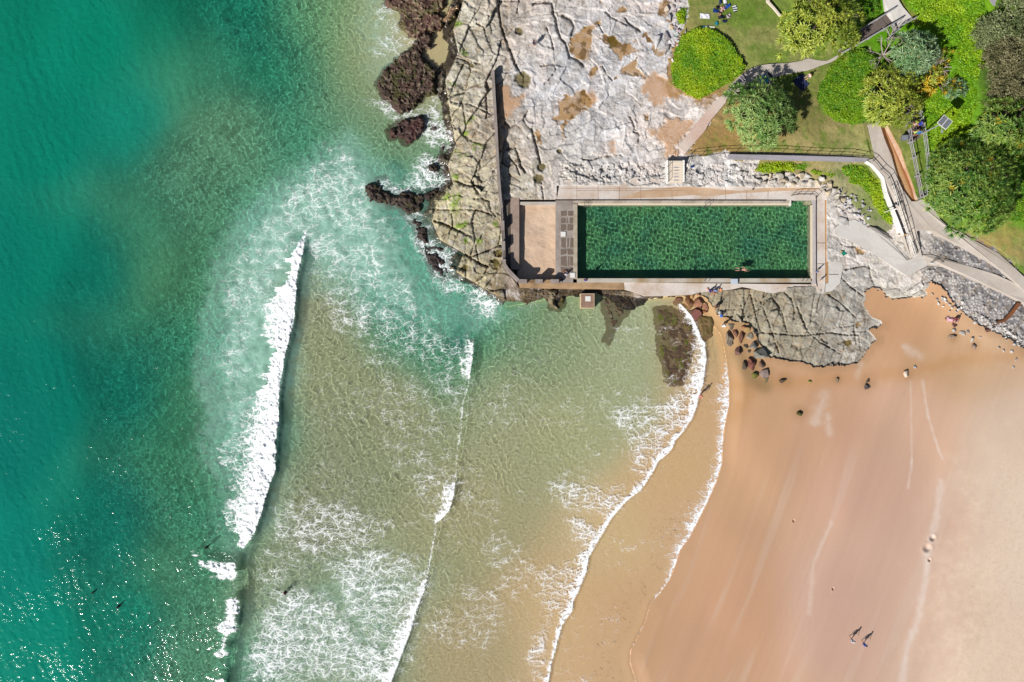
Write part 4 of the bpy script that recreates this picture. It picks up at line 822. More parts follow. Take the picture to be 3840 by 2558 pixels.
# white lime-washed face of the wall that carries the path
wl = W(3140, 440, [(368, 548), (440, 592), (540, 702), (588, 762), (628, 942), (698, 1122), (768, 1292), (838, 1482)])
wz = [3.72, 3.6, 3.65, 3.7, 3.7, 3.7, 3.6, 3.4]
mb = MB()
for i in range(len(wl) - 1):
    (a, b), (c, d) = wl[i], wl[i + 1]
    p0, p1 = PV(a, b, wz[i]), PV(c, d, wz[i + 1])
    n_ = Vector((-(p1 - p0).y, (p1 - p0).x, 0)).normalized()
    if n_.x > 0: n_ = -n_
    mb.prism([(p0 - n_ * 0.02)[:2], (p1 - n_ * 0.02)[:2], (p1 + n_ * 0.22)[:2], (p0 + n_ * 0.22)[:2]], [1.4] * 4, [wz[i] + 0.05, wz[i + 1] + 0.05, wz[i + 1] - 0.02, wz[i] - 0.02])
tag(mb.build("retaining_wall", WHITEP), "white painted retaining wall along the seaward edge of the sloping concrete path", "wall")
# low wall on the far side of the ditch
mb = MB()
dl = W(3140, 440, [(572, 8), (640, 110), (720, 290), (800, 470), (880, 660), (950, 860), (996, 1045)])
for i in range(len(dl) - 1):
    p0, p1 = PV(*dl[i], 4.1 - 0.1 * i), PV(*dl[i + 1], 4.0 - 0.1 * i)
    n_ = Vector(((p1 - p0).y, -(p1 - p0).x, 0)).normalized() * (0.19 if i < 4 else 0.1)
    mb.prism([(p0 - n_)[:2], (p1 - n_)[:2], (p1 + n_)[:2], (p0 + n_)[:2]], [3.0] * 4, [4.35 - 0.1 * i, 4.25 - 0.1 * i, 4.25 - 0.1 * i, 4.35 - 0.1 * i])
tag(mb.build("ditch_wall", mat("brick_edging", alb(226, 198, 172), 0.9, 0.2, 2.5, 0.02, 9, tint2=alb(190, 118, 88), t2scale=0.5, t2amt=0.6)), "thin orange brick wall along the ditch beside the wide concrete slab", "wall")
# steps at the seaward end of the curved path
sp = W(2500, 0, [(745, 1165), (800, 1100), (860, 1035), (945, 945)]); sq = W(2500, 0, [(800, 1215), (860, 1160), (930, 1095), (1000, 1010)])
mb = MB()
for i in range(9):
    t = i / 8.0
    a = PV(sp[0][0] + (sp[3][0] - sp[0][0]) * t, sp[0][1] + (sp[3][1] - sp[0][1]) * t, 3.7 + 0.3 * t); b = PV(sq[0][0] + (sq[3][0] - sq[0][0]) * t, sq[0][1] + (sq[3][1] - sq[0][1]) * t, 3.7 + 0.3 * t)
    n_ = Vector(((b - a).y, -(b - a).x, 0)).normalized() * 0.08
    mb.prism([(a - n_)[:2], (b - n_)[:2], (b + n_)[:2], (a + n_)[:2]], 3.4, 3.72 + 0.33 * t)
tag(mb.build("path_steps", LILAC), "shallow concrete steps at the lower end of the curved path", "steps")
slab("garden_edging", W(2500, 0, [(1255, -60), (1290, -60), (1300, 20), (1380, 110), (1446, 195), (1432, 210), (1350, 110), (1262, 20)]), 4.25, 0.3, CREAM, "narrow pale stone edging strip beside the pandanus at the lawn top", "edging")
slab("concrete_pad", W(3140, 0, [(1890, -80), (2160, -80), (2120, 60), (2020, 95), (1960, 60)]), 8.0, 0.3, LILAC, "grey concrete corner slab at the top beside the casuarinas", "slab")

# ------------------------------------------------------------------ the ocean pool
x0, y0, x1, y1 = POOL
pool = empty("ocean_pool", P((x0 + x1) / 2, (y0 + y1) / 2, 0), "long rectangular rock pool full of dark green sea water with concrete sides", "pool")
def zbox(mb, ux0, vy0, ux1, vy1, z0, z1):
    a = P(ux0, vy1, z1); b = P(ux1, vy0, z1)
    return mb.box(((a[0] + b[0]) / 2, (a[1] + b[1]) / 2, (z0 + z1) / 2), (abs(b[0] - a[0]), abs(b[1] - a[1]), z1 - z0))
FLZ = -0.25
zbox(MB(), x0 - 4, y0 - 34, x1 + 4, y1 + 4, FLZ - 0.3, FLZ).build("pool_floor", POOLF, pool)
zbox(MB(), x0 - 16, y0 - 4, x0, y1 + 2, FLZ, DECK_Z + 0.02).build("side_wall", mat("west_pool_edge", alb(198, 186, 168), 0.9, 0.15, 3, tint2=alb(150, 128, 96), t2scale=1.2), pool)
zbox(MB(), x0, y1, x1, y1 + 15, FLZ, DECK_Z + 0.02).build("side_wall", mat("south_pool_edge", alb(206, 198, 186), 0.9, 0.12, 3, tint2=alb(172, 146, 108), t2scale=0.35, t2amt=0.9), pool)
zbox(MB(), x1, y0 + 0, x1 + 6, y1 + 2, FLZ, DECK_Z - 0.05).build("side_wall", CURB, pool)
zbox(MB(), x0, y0 - 6, 2966, y0, FLZ, DECK_Z - 0.10).build("side_wall", CURB, pool)
mb = MB()
for i in range(5): zbox(mb, 3012 + i * 7, y0 - 30, 3019 + i * 7, y0, FLZ, 0.25 + i * 0.2)
mb.build("entry_steps", CURB, pool)
zbox(MB(), 2962, y0 - 32, 2967, y0 + 3, FLZ, DECK_Z + 0.02).build("entry_cheek", WHITEP, pool)
zbox(MB(), 2967, y0 - 36, 3047, y0 - 30, FLZ, DECK_Z + 0.02).build("entry_cheek", WHITEP, pool)
# still water with small ripples
pu = np.arange(x0 - 1, x1 + 2, 1.35); pv = np.arange(y0 - 32, y1 + 1.5, 1.35)
PU, PVv = np.meshgrid(pu, pv)
px_, py_ = (PU - 1920) * S, (1279 - PVv) * S
pz = np.zeros_like(px_); wr2 = np.random.default_rng(5)
for k in range(60):
    lam = wr2.uniform(0.26, 1.0); th = wr2.uniform(0, 6.28); ph = wr2.uniform(0, 6.28)
    pz += 0.0021 * lam * np.sin((px_ * math.cos(th) + py_ * math.sin(th)) * 6.2832 / lam + ph)
pz = pz * 0.9 + POOLW_Z
kk = (H - POOLW_Z) / H
n2_, n1_ = PU.shape
fi = np.arange((n2_ - 1) * (n1_ - 1)); a0 = fi // (n1_ - 1) * n1_ + fi % (n1_ - 1)
F = np.stack([a0, a0 + n1_, a0 + n1_ + 1, a0 + 1], -1)
okf = ((PVv > y0 - 3) | (PU > 2966)).ravel()[F].all(1)
water = obj_np("pool_water", np.stack([px_ * kk, py_ * kk, pz], -1).reshape(-1, 3), F[okf], water_material("pool_water", False, (0.93, 1.0, 0.95)), pool, True)
water.cycles.is_caustics_receiver = False
water.cycles.is_caustics_caster = True

# deck round the pool
deck = empty("pool_deck", P(2600, 740, DECK_Z), "broad pinkish concrete deck surrounding the green ocean pool", "deck")
nd_poly = [(2088, 750.5), (2098, 690), (2110, 672), (2150, 678), (2210, 676), (2280, 678), (2330, 664), (2390, 664), (2430, 668), (2500, 672), (2568, 676), (2650, 672), (2740, 678), (2830, 682), (2860, 690), (2920, 698), (2990, 686), (3060, 694), (3100, 720), (3104, 750.5)]
slab("upper_deck", nd_poly, DECK_Z + 0.03, 1.2, PINKC, None, None, None, deck)
slab("pool_side_strip", rect(x0 - 16, 751, 2964, y0 - 6), DECK_Z - 0.02, 1.2, mat("blotched_concrete", alb(206, 194, 180), 0.9, 0.14, 2.5, 0.01, 10, tint2=alb(160, 146, 128), t2scale=0.6, t2amt=0.8), None, None, None, deck)
slab("east_strip", rect(x1 + 6, 733, 3061, 1066), DECK_Z, 1.2, mat("grey_lilac_strip", alb(204, 196, 194), 0.9, 0.12, 2.0, 0.01, 10, tint2=alb(186, 178, 184), t2scale=0.3), None, None, None, deck)
slab("east_walk", [(3061.2, 751.2), (3093, 751.2), (3095, 1064), (3090, 1100), (3066, 1100), (3061.2, 1064)], DECK_Z - 0.01, 1.2, PINKC, None, None, None, deck)
slab("drain", [(3093.2, 751.2), (3103, 751.2), (3106, 1060), (3095.2, 1062)], DECK_Z - 0.05, 1.2, mat("rusty_drain", alb(196, 150, 104), 0.9, 0.15, 4.0), None, None, None, deck)
slab("apron", [(3106, 800), (3128, 830), (3140, 920), (3150, 970), (3162, 1000), (3150, 1060), (3120, 1092), (3096, 1096), (3097, 1064), (3107, 1060)], DECK_Z - 0.03, 1.2, PADC, None, None, None, deck)
slab("west_deck", rect(2084, 751.2, x0 - 16, y1 + 15), DECK_Z - 0.01, 1.4, GREYC, None, None, None, deck)
slab("south_walk", [(2340, 1059.3), (3061, 1067), (3064, 1098), (2960, 1085), (2900, 1100), (2860, 1092), (2790, 1075), (2750, 1085), (2700, 1090), (2620, 1096), (2600, 1104), (2520, 1108), (2420, 1110), (2390, 1098), (2345, 1085)], DECK_Z - 0.3, 1.6, PINKC, None, None, None, deck)
slab("south_base", [(1945, 1062), (2000, 1061), (2340, 1059.5), (2345, 1085), (2300, 1086), (2100, 1084), (1950, 1080)], [1.2, 1.2, 1.2, 0.9, 0.6, 0.5, 0.6], 1.6, BROWNC, None, None, None, deck)
# joints: thin dark gaps are built as raised edges of the cast bays
for (a, b, c, d) in ((2163, 684, 2163, 750), (2243, 690, 2243, 750), (2323, 690, 2323, 750), (2403, 700, 2403, 750), (2520, 716, 2520, 750), (2720, 690, 2720, 750), (2800, 716, 2800, 750), (2880, 716, 2880, 750), (2098, 706, 2520, 707), (2163, 714, 2560, 715), (3063, 912, 3094, 912), (3063, 990, 3094, 990), (3108, 951, 3145, 951), (3108, 1030, 3145, 1030)):
    p, q = PV(a, b, DECK_Z + 0.034), PV(c, d, DECK_Z + 0.034)
    MB().box(tuple((p + q) / 2), ((q - p).length, 0.05, 0.012), math.atan2((q - p).y, (q - p).x)).build("joint_strip", mat("joint_bitumen", alb(160, 132, 108), 0.9), deck)
slab('sand_drift', [(2330, 744), (2400, 716), (2480, 706), (2560, 700), (2640, 704), (2710, 712), (2780, 716), (2850, 706), (2930, 700), (2990, 706), (3050, 698), (3080, 706), (3050, 716), (2980, 714), (2900, 718), (2840, 722), (2780, 724), (2720, 730), (2660, 736), (2600, 732), (2520, 738), (2440, 742)], DECK_Z + 0.037, 0.02, mat('damp_sand', alb(206, 172, 140), 0.95, 0.1, 2.0, 0.01, 10, tint2=alb(220, 196, 172), t2scale=0.6), None, None, None, deck)
# crazy paving on the west deck
fr = random.Random(4)
for row, (ya, yb) in enumerate(((791, 812), (815, 838), (841, 866), (892, 930), (933, 956), (960, 998), (1002, 1024))):
    xs_ = [2101, 2101 + 25 + fr.uniform(-5, 5), 2133 + fr.uniform(-3, 4), 2152] if row % 2 else [2101, 2101 + 28 + fr.uniform(-4, 4), 2152]
    for i in range(len(xs_) - 1):
        a, b = xs_[i] + 1.2, xs_[i + 1] - 1.2
        poly = [(a + fr.uniform(0, 3), ya + fr.uniform(0, 3)), (b - fr.uniform(0, 3), ya + fr.uniform(0, 3)), (b - fr.uniform(0, 3), yb - fr.uniform(0, 4)), ((a + b) / 2, yb - fr.uniform(0, 2)), (a + fr.uniform(0, 3), yb - fr.uniform(0, 4))]
        slab("flagstone", poly, DECK_Z + 0.02, 0.1, FLAG, None, None, None, deck)
# dark pipe rail along the pool's landward side and east side
mb = MB().tube([PV(2087, 750.5, DECK_Z + 0.1), PV(2500, 750.5, DECK_Z + 0.1), PV(2948, 751.5, DECK_Z + 0.1)], 0.055, 6)
tag(mb.build("pipe", IRON), "thin dark pipe laid along the landward edge of the pool", "pipe")
mb = MB().tube([PV(3061, 735, DECK_Z + 0.1), PV(3060, 800, DECK_Z + 0.1), PV(3061, 1000, DECK_Z + 0.1), PV(3060, 1050, DECK_Z + 0.08), PV(3064, 1075, DECK_Z + 0.06)], 0.045, 6)
tag(mb.build("pipe", IRON), "thin dark pipe running down the deck past the pool's narrow east end", "pipe")

# paddling pool filled with sand
pad = empty("paddling_pool", P(2015, 910, 1.0), "drained paddling pool filled with smooth wind-blown sand, west of the long pool", "pool")
mb = MB(); gx = np.linspace(1940, 2084, 60); gy = np.linspace(768, 1052, 110)
GU_, GV_ = np.meshgrid(gx, gy)
gz = 0.82 + (fbm(GU_ * 0.02, GV_ * 0.02, 301, 3) - .5) * 0.25 + 0.12 * sstep(2040, 2083, GU_) + (vnoise(GU_ * .12, GV_ * .5, 303) - .5) * .03
a_ = np.arange(59 * 109); b_ = a_ // 59 * 60 + a_ % 59
obj_np("sand_fill", np.stack([(GU_ - 1920) * S * (H - gz) / H, (1279 - GV_) * S * (H - gz) / H, gz], -1).reshape(-1, 3), np.stack([b_, b_ + 60, b_ + 61, b_ + 1], -1), SANDF, pad, True)
zbox(MB(), 1915, 742, 1947, 1010, -0.3, 1.66).build("side_wall", mat("pebbly_concrete", alb(176, 156, 142), 0.92, 0.2, 5.0, 0.02, 14, tint2=alb(142, 122, 106), t2scale=0.8), pad)
zbox(MB(), 1947, 757, 2084, 768, 0.3, 1.5).build("side_wall", CONC, pad)
# sea wall: tall along the shelf, then battlements
sea_wall = empty("sea_wall", P(1880, 700, 1.5), "long weathered concrete sea wall with gapped top, seaward of the pools", "wall")
def wall_run(mb, pts, w, ztop, zbot):
    for i in range(len(pts) - 1):
        p0, p1 = PV(*pts[i], ztop), PV(*pts[i + 1], ztop)
        n_ = Vector(((p1 - p0).y, -(p1 - p0).x, 0)).normalized() * w / 2
        mb.prism([(p0 - n_)[:2], (p1 - n_)[:2], (p1 + n_)[:2], (p0 + n_)[:2]], zbot, ztop + 0.003 * i)
    return mb
wall_run(MB(), [(1848, 262), (1853, 360), (1860, 480), (1868, 640), (1874, 720), (1880, 778)], 0.40, 2.75, 0.5).build("wall_body", WALLC, sea_wall)
wall_run(MB(), [(1880, 779), (1884, 830), (1888, 900), (1890, 986)], 0.42, 1.85, 0.0).build("low_wall", WALLC, sea_wall)
for a, b in ((827, 862), (904, 938), (972, 987)):
    wall_run(MB(), [(1884 + (a - 830) * 0.04, a), (1884 + (b - 830) * 0.04, b)], 0.48, 2.85, 1.5).build("merlon", WALLC, sea_wall)
for a, b in ((781, 826), (863, 903), (939, 971)):
    p, q = PV(1884 + (a - 830) * 0.04, a, 2.3), PV(1884 + (b - 830) * 0.04, b, 2.3)
    MB().tube([p + Vector((0.12, 0, 0)), q + Vector((0.12, 0, 0))], 0.04).tube([p - Vector((0.08, 0, 0)), q - Vector((0.08, 0, 0))], 0.04).build("rail", IRON, sea_wall)
wall_run(MB(), [(1890, 988), (1902, 1008), (1944, 1052)], 0.42, 2.80, 0.2).build("wall_body", WALLC, sea_wall)
wall_run(MB(), [(1944, 1054), (2096, 1055)], 0.42, 1.75, 0.2).build("low_wall", BROWNC, sea_wall)
for a, b in ((1944, 1976), (2008, 2035), (2066, 2096)):
    wall_run(MB(), [(a, 1053.5), (b, 1054.5)], 0.48, 2.75, 1.4).build("merlon", WALLC, sea_wall)
# walkway of old timber and stones between wall and paddling pool
slab("boardwalk", [(1896, 742), (1915, 752), (1915, 1000), (1894, 985), (1886, 900)], 1.35, 0.6, mat("grey_planking", alb(126, 116, 106), 0.92, 0.3, 6.0, 0.03, 12), "narrow strip of worn grey paving between the sea wall and paddling pool", "walkway")

# pump chamber in the water
pump = empty("pump_chamber", P(2203, 1128, 0), "square brown concrete pump chamber standing in the shallows below the pool", "chamber")
zbox(MB(), 2177, 1101, 2229, 1156, -0.6, 1.35).build("chamber_wall", mat("sandy_block", alb(226, 206, 166), 0.9, 0.15, 4.0), pump)
zbox(MB(), 2179, 1103, 2227, 1154, 1.352, 1.36).build("chamber_top", mat("brown_top", alb(166, 134, 116), 0.92, 0.2, 4.0, 0.02, 10, tint2=alb(134, 104, 86), t2scale=1.0), pump)
zbox(MB(), 2195, 1111, 2215, 1130, 1.362, 1.42).build("hatch", WHITEP, pump)
# white square starting blocks and hatches
for (a, b, w_, h_, lab) in ((2103, 869, 18, 18, "white square hatch on the crazy paving between the two pools"), (2138, 1023, 18, 18, "white square hatch at the pool's seaward southwest corner")):
    zbox(MB(), a, b, a + w_, b + h_, DECK_Z, DECK_Z + 0.12).build("hatch_cover", WHITEP)
    tag(bpy.context.scene.collection.objects[-1], lab, "hatch")
zbox(MB(), 2743, 1045.5, 2767, 1065, DECK_Z + .02, DECK_Z + 0.4).build("starting_block", BLUEW, bevel=0.02)
tag(COL.objects[-1], "pale blue starting block on the pool's seaward edge", "block")

# ------------------------------------------------------------------ stairs from the deck up to the lawn
st = empty("staircase", P(2533, 645, DECK_Z), "wide cream concrete staircase with white sides rising from the deck to the lawn", "stairs")
n = 9
for i in range(n):
    t0, t1 = i / n, (i + 1) / n
    zt = 1.75 + (3.1 - 1.75) * t1
    ya, yb = 687 + (603 - 687) * t0, 687 + (603 - 687) * t1
    zbox(MB(), 2507, yb, 2561, ya, 1.2, zt).build("step", CREAM, st)
for k_, v_ in enumerate((676, 663, 651, 639, 628)):
    zz = 1.75 + 1.35 * (math.floor((687 - v_) / 84 * n) + 1) / n
    slab('tread_stain', [(2524, v_), (2531, v_ - 2.6), (2541, v_ - 2.8), (2549, v_ - 0.6), (2542, v_ + 2.2), (2530, v_ + 2.2)], zz + 0.006, 0.02, LILAC, None, None, None, st)
for xa, xb in ((2500, 2506.8), (2561.2, 2568)):
    p = [P(xa, 688, 1.8), P(xb, 688, 1.8), P(xb, 601, 3.2), P(xa, 601, 3.2)]
    MB().prism([q[:2] for q in p], [1.0] * 4, [1.8, 1.8, 3.2, 3.2]).build("side_wall", WHITEP, st)

# ------------------------------------------------------------------ railings
def railing(name, label, cat, pts, height, posts, mid=(0.55,), r=0.035, rpost=0.035, m=IRON, group=None, top_w=None):
    """pts: (u, v, z) of the rail's foot"""
    P3 = [PV(*p) for p in pts]
    root = empty(name, tuple(P3[0]), label, cat, group)
    up = Vector((0, 0, height))
    MB().tube([p + up for p in P3], r).build("top_rail", m, root)
    for f in mid: MB().tube([p + up * f for p in P3], r * 0.85).build("lower_rail", m, root)
    seg = [(P3[i + 1] - P3[i]).length for i in range(len(P3) - 1)]; tot = sum(seg)
    for k in range(posts):
        d = tot * k / (posts - 1); i = 0
        while i < len(seg) - 1 and d > seg[i]: d -= seg[i]; i += 1
        p = P3[i].lerp(P3[i + 1], min(1, d / seg[i]))
        MB().tube([p, p + up], rpost).build("post", m, root)
    return root
railing("handrail", "long dark pipe railing along the grey path between lawn and pool wall", "railing", [(2580, 592, 3.1), (2640, 586, 3.1), (2740, 576, 3.2), (2840, 577, 3.25), (3000, 582, 3.35), (3150, 586, 3.45), (3246, 590, 3.5), (3270, 602, 3.55), (3302, 640, 3.62), (3326, 662, 3.7), (3352, 720, 3.7), (3378, 790, 3.65), (3402, 860, 3.3), (3420, 915, 2.6), (3430, 948, 2.3)], 1.05, 26, (0.5,))
railing("handrail", "white inner railing beside the lower end of the path ramp", "railing", [(3340, 700, 3.75), (3362, 770, 3.7), (3386, 850, 3.4), (3412, 925, 2.6), (3424, 962, 2.25)], 0.9, 8, (0.5,), 0.04, 0.035, WHITEP)
railing("handrail", "dark stair railing on the seaward side of the cream staircase", "railing", [(2503, 684, 1.8), (2503, 604, 3.2), (2503, 596, 3.2)], 0.95, 4, (0.5,), 0.03)
railing("handrail", "dark stair railing on the cream staircase nearest the lawn", "railing", [(2565, 684, 1.8), (2565, 604, 3.2), (2572, 594, 3.2)], 0.95, 4, (0.5,), 0.03)
railing("handrail", "dark railing round the stepped entry at the pool's northeast corner", "railing", [(2966, 735, 1.62), (2984, 731, 1.62), (3046, 731, 1.62), (3058, 742, 1.62)], 0.95, 5, (0.5,), 0.035)
railing("handrail", "short bent dark railing at the top of the beach ramp", "railing", [(3492, 982, 2.3), (3508, 972, 2.35), (3528, 984, 2.4)], 0.9, 3, (0.5,), 0.03)
tag(MB().box(tuple(PV(3506, 990, 2.42)), (1.45, 0.14, 0.12), rad(-11)).build("barrier_plank", WHITEP), "white plank barrier across the top of the beach ramp", "barrier")
def ladder(label, u, v, du, dv):
    root = empty("pool_ladder", P(u, v, DECK_Z), label, "ladder", "ladders on the pool edge")
    for s_ in (-8, 8):
        a = PV(u + s_, v, DECK_Z)
        MB().tube([a, a + Vector((0, 0, 0.55)), a + Vector((du * 0.12, dv * 0.12, 0.72)), a + Vector((du * 0.5, dv * 0.5, 0.78)), a + Vector((du * 0.8, dv * 0.8, 0.6)), a + Vector((du, dv, 0.1)), a + Vector((du, dv, -1.2))], 0.028, 6).build("stringer", STEEL, root)
    for k in range(3):
        a = PV(u - 8, v, DECK_Z) + Vector((du, dv, -0.35 - 0.3 * k)); b = PV(u + 8, v, DECK_Z) + Vector((du, dv, -0.35 - 0.3 * k))
        MB().tube([a, b], 0.025).build("rung", STEEL, root)
ladder("steel ladder on the landward pool edge nearest the paddling pool", 2198, 762, 0, -0.45)
ladder("steel ladder midway along the landward pool edge", 2650, 762, 0, -0.45)
ladder("steel ladder on the seaward pool edge beside the pale blue starting block", 2648, 1054, 0, 0.55)
ladder("steel ladder at the pool's southeast corner", 3014, 1054, 0, 0.55)

# ------------------------------------------------------------------ timber boardwalks
bw = empty("boardwalk", P(3420, 560, 5.0), "narrow timber boardwalk with silver rails running under the big pandanus", "boardwalk")
bz = lambda t: 5.4 - 1.3 * t
Lf = W(3140, 440, [(862, 0), (900, 330), (960, 620), (1040, 1020)]); Rt = W(3140, 440, [(1030, 0), (1085, 300), (1112, 560), (1085, 1000)])
Lf = [(3418, 400)] + Lf; Rt = [(3438, 400)] + Rt
def along(pts, t):
    n_ = len(pts) - 1; i = min(int(t * n_), n_ - 1); f = t * n_ - i
    return (pts[i][0] + (pts[i + 1][0] - pts[i][0]) * f, pts[i][1] + (pts[i + 1][1] - pts[i][1]) * f)
NP = 46
for i in range(NP):
    t0, t1 = i / NP, (i + 0.88) / NP
    q = [PV(*along(Lf, t0), bz(t0)), PV(*along(Rt, t0), bz(t0)), PV(*along(Rt, t1), bz(t1)), PV(*along(Lf, t1), bz(t1))]
    MB().prism([p[:2] for p in q], [p[2] - 0.05 for p in q], [p[2] for p in q]).build("plank", TIMB, bw)
for side, pts in ((0, Lf), (1, Rt)):
    for hh in (1.05, 0.62, 0.3):
        MB().tube([PV(*along(pts, t), bz(t)) + Vector((0, 0, hh)) for t in np.linspace(0, 1, 9)], 0.06 if hh > 1 else 0.045, 4).build("rail", TIMBG, bw)
    for k in range(7):
        t = k / 6
        p = PV(*along(pts, t), bz(t))
        MB().box(tuple(p + Vector((0, 0, 0.25))), (0.12, 0.12, 1.7)).build("post", TIMBG, bw)
        if side == 0: MB().box(tuple(p + Vector((-0.25, -0.08, 1.1))), (0.95, 0.13, 0.1), 0.3).build("cross_arm", TIMBG, bw)
ts = empty("timber_stairs", P(3270, 120, 4.5), "weathered timber stairway with silver rails climbing to the upper path", "stairs")
A = W(3140, 0, [(0, 680), (190, 440), (700, 120)]); 
La = [(3146, 190), (3196, 132), (3345, 40)]; Lb = [(3146, 208), (3232, 160), (3372, 78)]
NS = 15
for i in range(NS):
    t0, t1 = i / NS, (i + 0.9) / NS
    z = 4.35 + 2.1 * min(1, (i / (NS - 3)))
    q = [PV(*along(La, t0), z), PV(*along(Lb, t0), z), PV(*along(Lb, t1), z), PV(*along(La, t1), z)]
    MB().prism([p[:2] for p in q], z - 0.09, z).build("tread", TIMB, ts)
for pts in (La, Lb):
    for hh in (0.95, 0.5):
        MB().tube([PV(*along(pts, t), 4.35 + 2.1 * min(1, t * 1.2)) + Vector((0, 0, hh)) for t in np.linspace(0, 1, 7)], 0.075 if hh > .9 else 0.05, 4).build("rail", TIMBG, ts)
    for k in range(6):
        t = k / 5
        MB().box(tuple(PV(*along(pts, t), 4.35 + 2.1 * min(1, t * 1.2)) + Vector((0, 0, 0.2))), (0.12, 0.12, 1.5)).build("post", TIMBG, ts)
# seat / gate beside the top of the stairs
gt = empty("timber_bench", P(3360, 100, 6.4), "small silver timber bench at the head of the timber stairs", "bench")
for k in range(4):
    a, b = PV(3343 + k * 3.2, 92 - k * 2.2, 6.95), PV(3352 + k * 3.2, 118 - k * 2.2, 6.95)
    MB().tube([a, b], 0.055, 4).build("slat", TIMBG, gt)
for a, b in ((3343, 92), (3353, 117), (3356, 84), (3366, 110)):
    p = PV(a, b, 6.4); MB().box(tuple(p + Vector((0, 0, 0.25))), (0.1, 0.1, 0.5)).build("leg", TIMBG, gt)
railing("handrail", "short silver timber rail closing the end of the upper path", "railing", [(3368, 104, 6.6), (3396, 90, 6.6), (3426, 74, 6.6)], 1.0, 4, (0.5,), 0.06, 0.06, TIMBG)
railing("handrail", "silver timber rail running down behind the bench to the bare tree", "railing", [(3366, 116, 6.3), (3340, 134, 5.9), (3318, 152, 5.6)], 0.9, 4, (0.5,), 0.05, 0.05, TIMBG)

# bin on the boardwalk's lawn side
bn = empty("litter_bin", P(3393, 518, 4.6), "grey box litter bin attached beside the boardwalk rail", "bin")
MB().box(tuple(PV(3394, 517, 5.1)), (0.72, 0.62, 0.95), 0.05).build("bin_body", mat("bin_grey", alb(110, 116, 124), 0.6), bn)
MB().box(tuple(PV(3394, 517, 5.62)), (0.78, 0.68, 0.08), 0.05).build("lid", mat("bin_lid", alb(140, 146, 152), 0.6), bn)

# solar lamp and the small sign
lp = empty("solar_lamp", P(3456, 502, 4.9), "tall pole lamp with a framed square solar panel beside the boardwalk", "lamp")
b0 = PV(3456, 502, 4.9); t0 = b0 + Vector((0, 0, 5.4))
MB().tube([b0, t0], 0.10, 8, 0.07).build("pole", mat("galvanised", alb(190, 192, 196), 0.5, metal=0.3), lp)
MB().tube([t0 - Vector((0, 0, 0.6)), t0 + Vector((0.1, -0.8, -0.5))], 0.04, 6).build("lamp_arm", MATS["galvanised"], lp)
MB().box(tuple(t0 + Vector((0.1, -0.95, -0.5))), (0.22, 0.45, 0.1)).build("lamp_head", MATS["galvanised"], lp)
pr = Matrix.Rotation(rad(-38), 3, 'Z') @ Matrix.Rotation(rad(8), 3, 'X')
pc = t0 + Vector((0.05, 0.0, 0.25))
MB().box(tuple(pc), (1.42, 1.30, 0.06), rot=pr).build("panel_frame", WHITEP, lp)
for k in (-1, 1):
    MB().box(tuple(pc + pr @ Vector((0.345 * k, 0, 0.02))), (0.62, 1.18, 0.06), rot=pr).build("solar_panel", mat("solar_cells", alb(118, 122, 130), 0.35, 0.1, 9.0), lp)
sg = empty("sign", P(3306, 800, 2.4), "small white ladder-shaped sign on a pole below the white retaining wall", "sign")
b0 = PV(3308, 799, 2.3); MB().tube([b0, b0 + Vector((0, 0, 2.6))], 0.05).build("pole", WHITEP, sg)
for k in range(3): MB().box(tuple(b0 + Vector((0.5, 0.12, 2.1 + 0.28 * k))), (0.75, 0.16, 0.12), 0.2, rot=Matrix.Rotation(0.2, 3, 'Z') @ Matrix.Rotation(rad(40), 3, 'X')).build("sign_board", WHITEP, sg)
for k in (0, 1): MB().tube([b0 + Vector((0.2 + 0.55 * k, 0.05 + .1 * k, 1.95)), b0 + Vector((0.2 + 0.55 * k, 0.05 + .1 * k, 2.8))], 0.025).build("upright", WHITEP, sg)
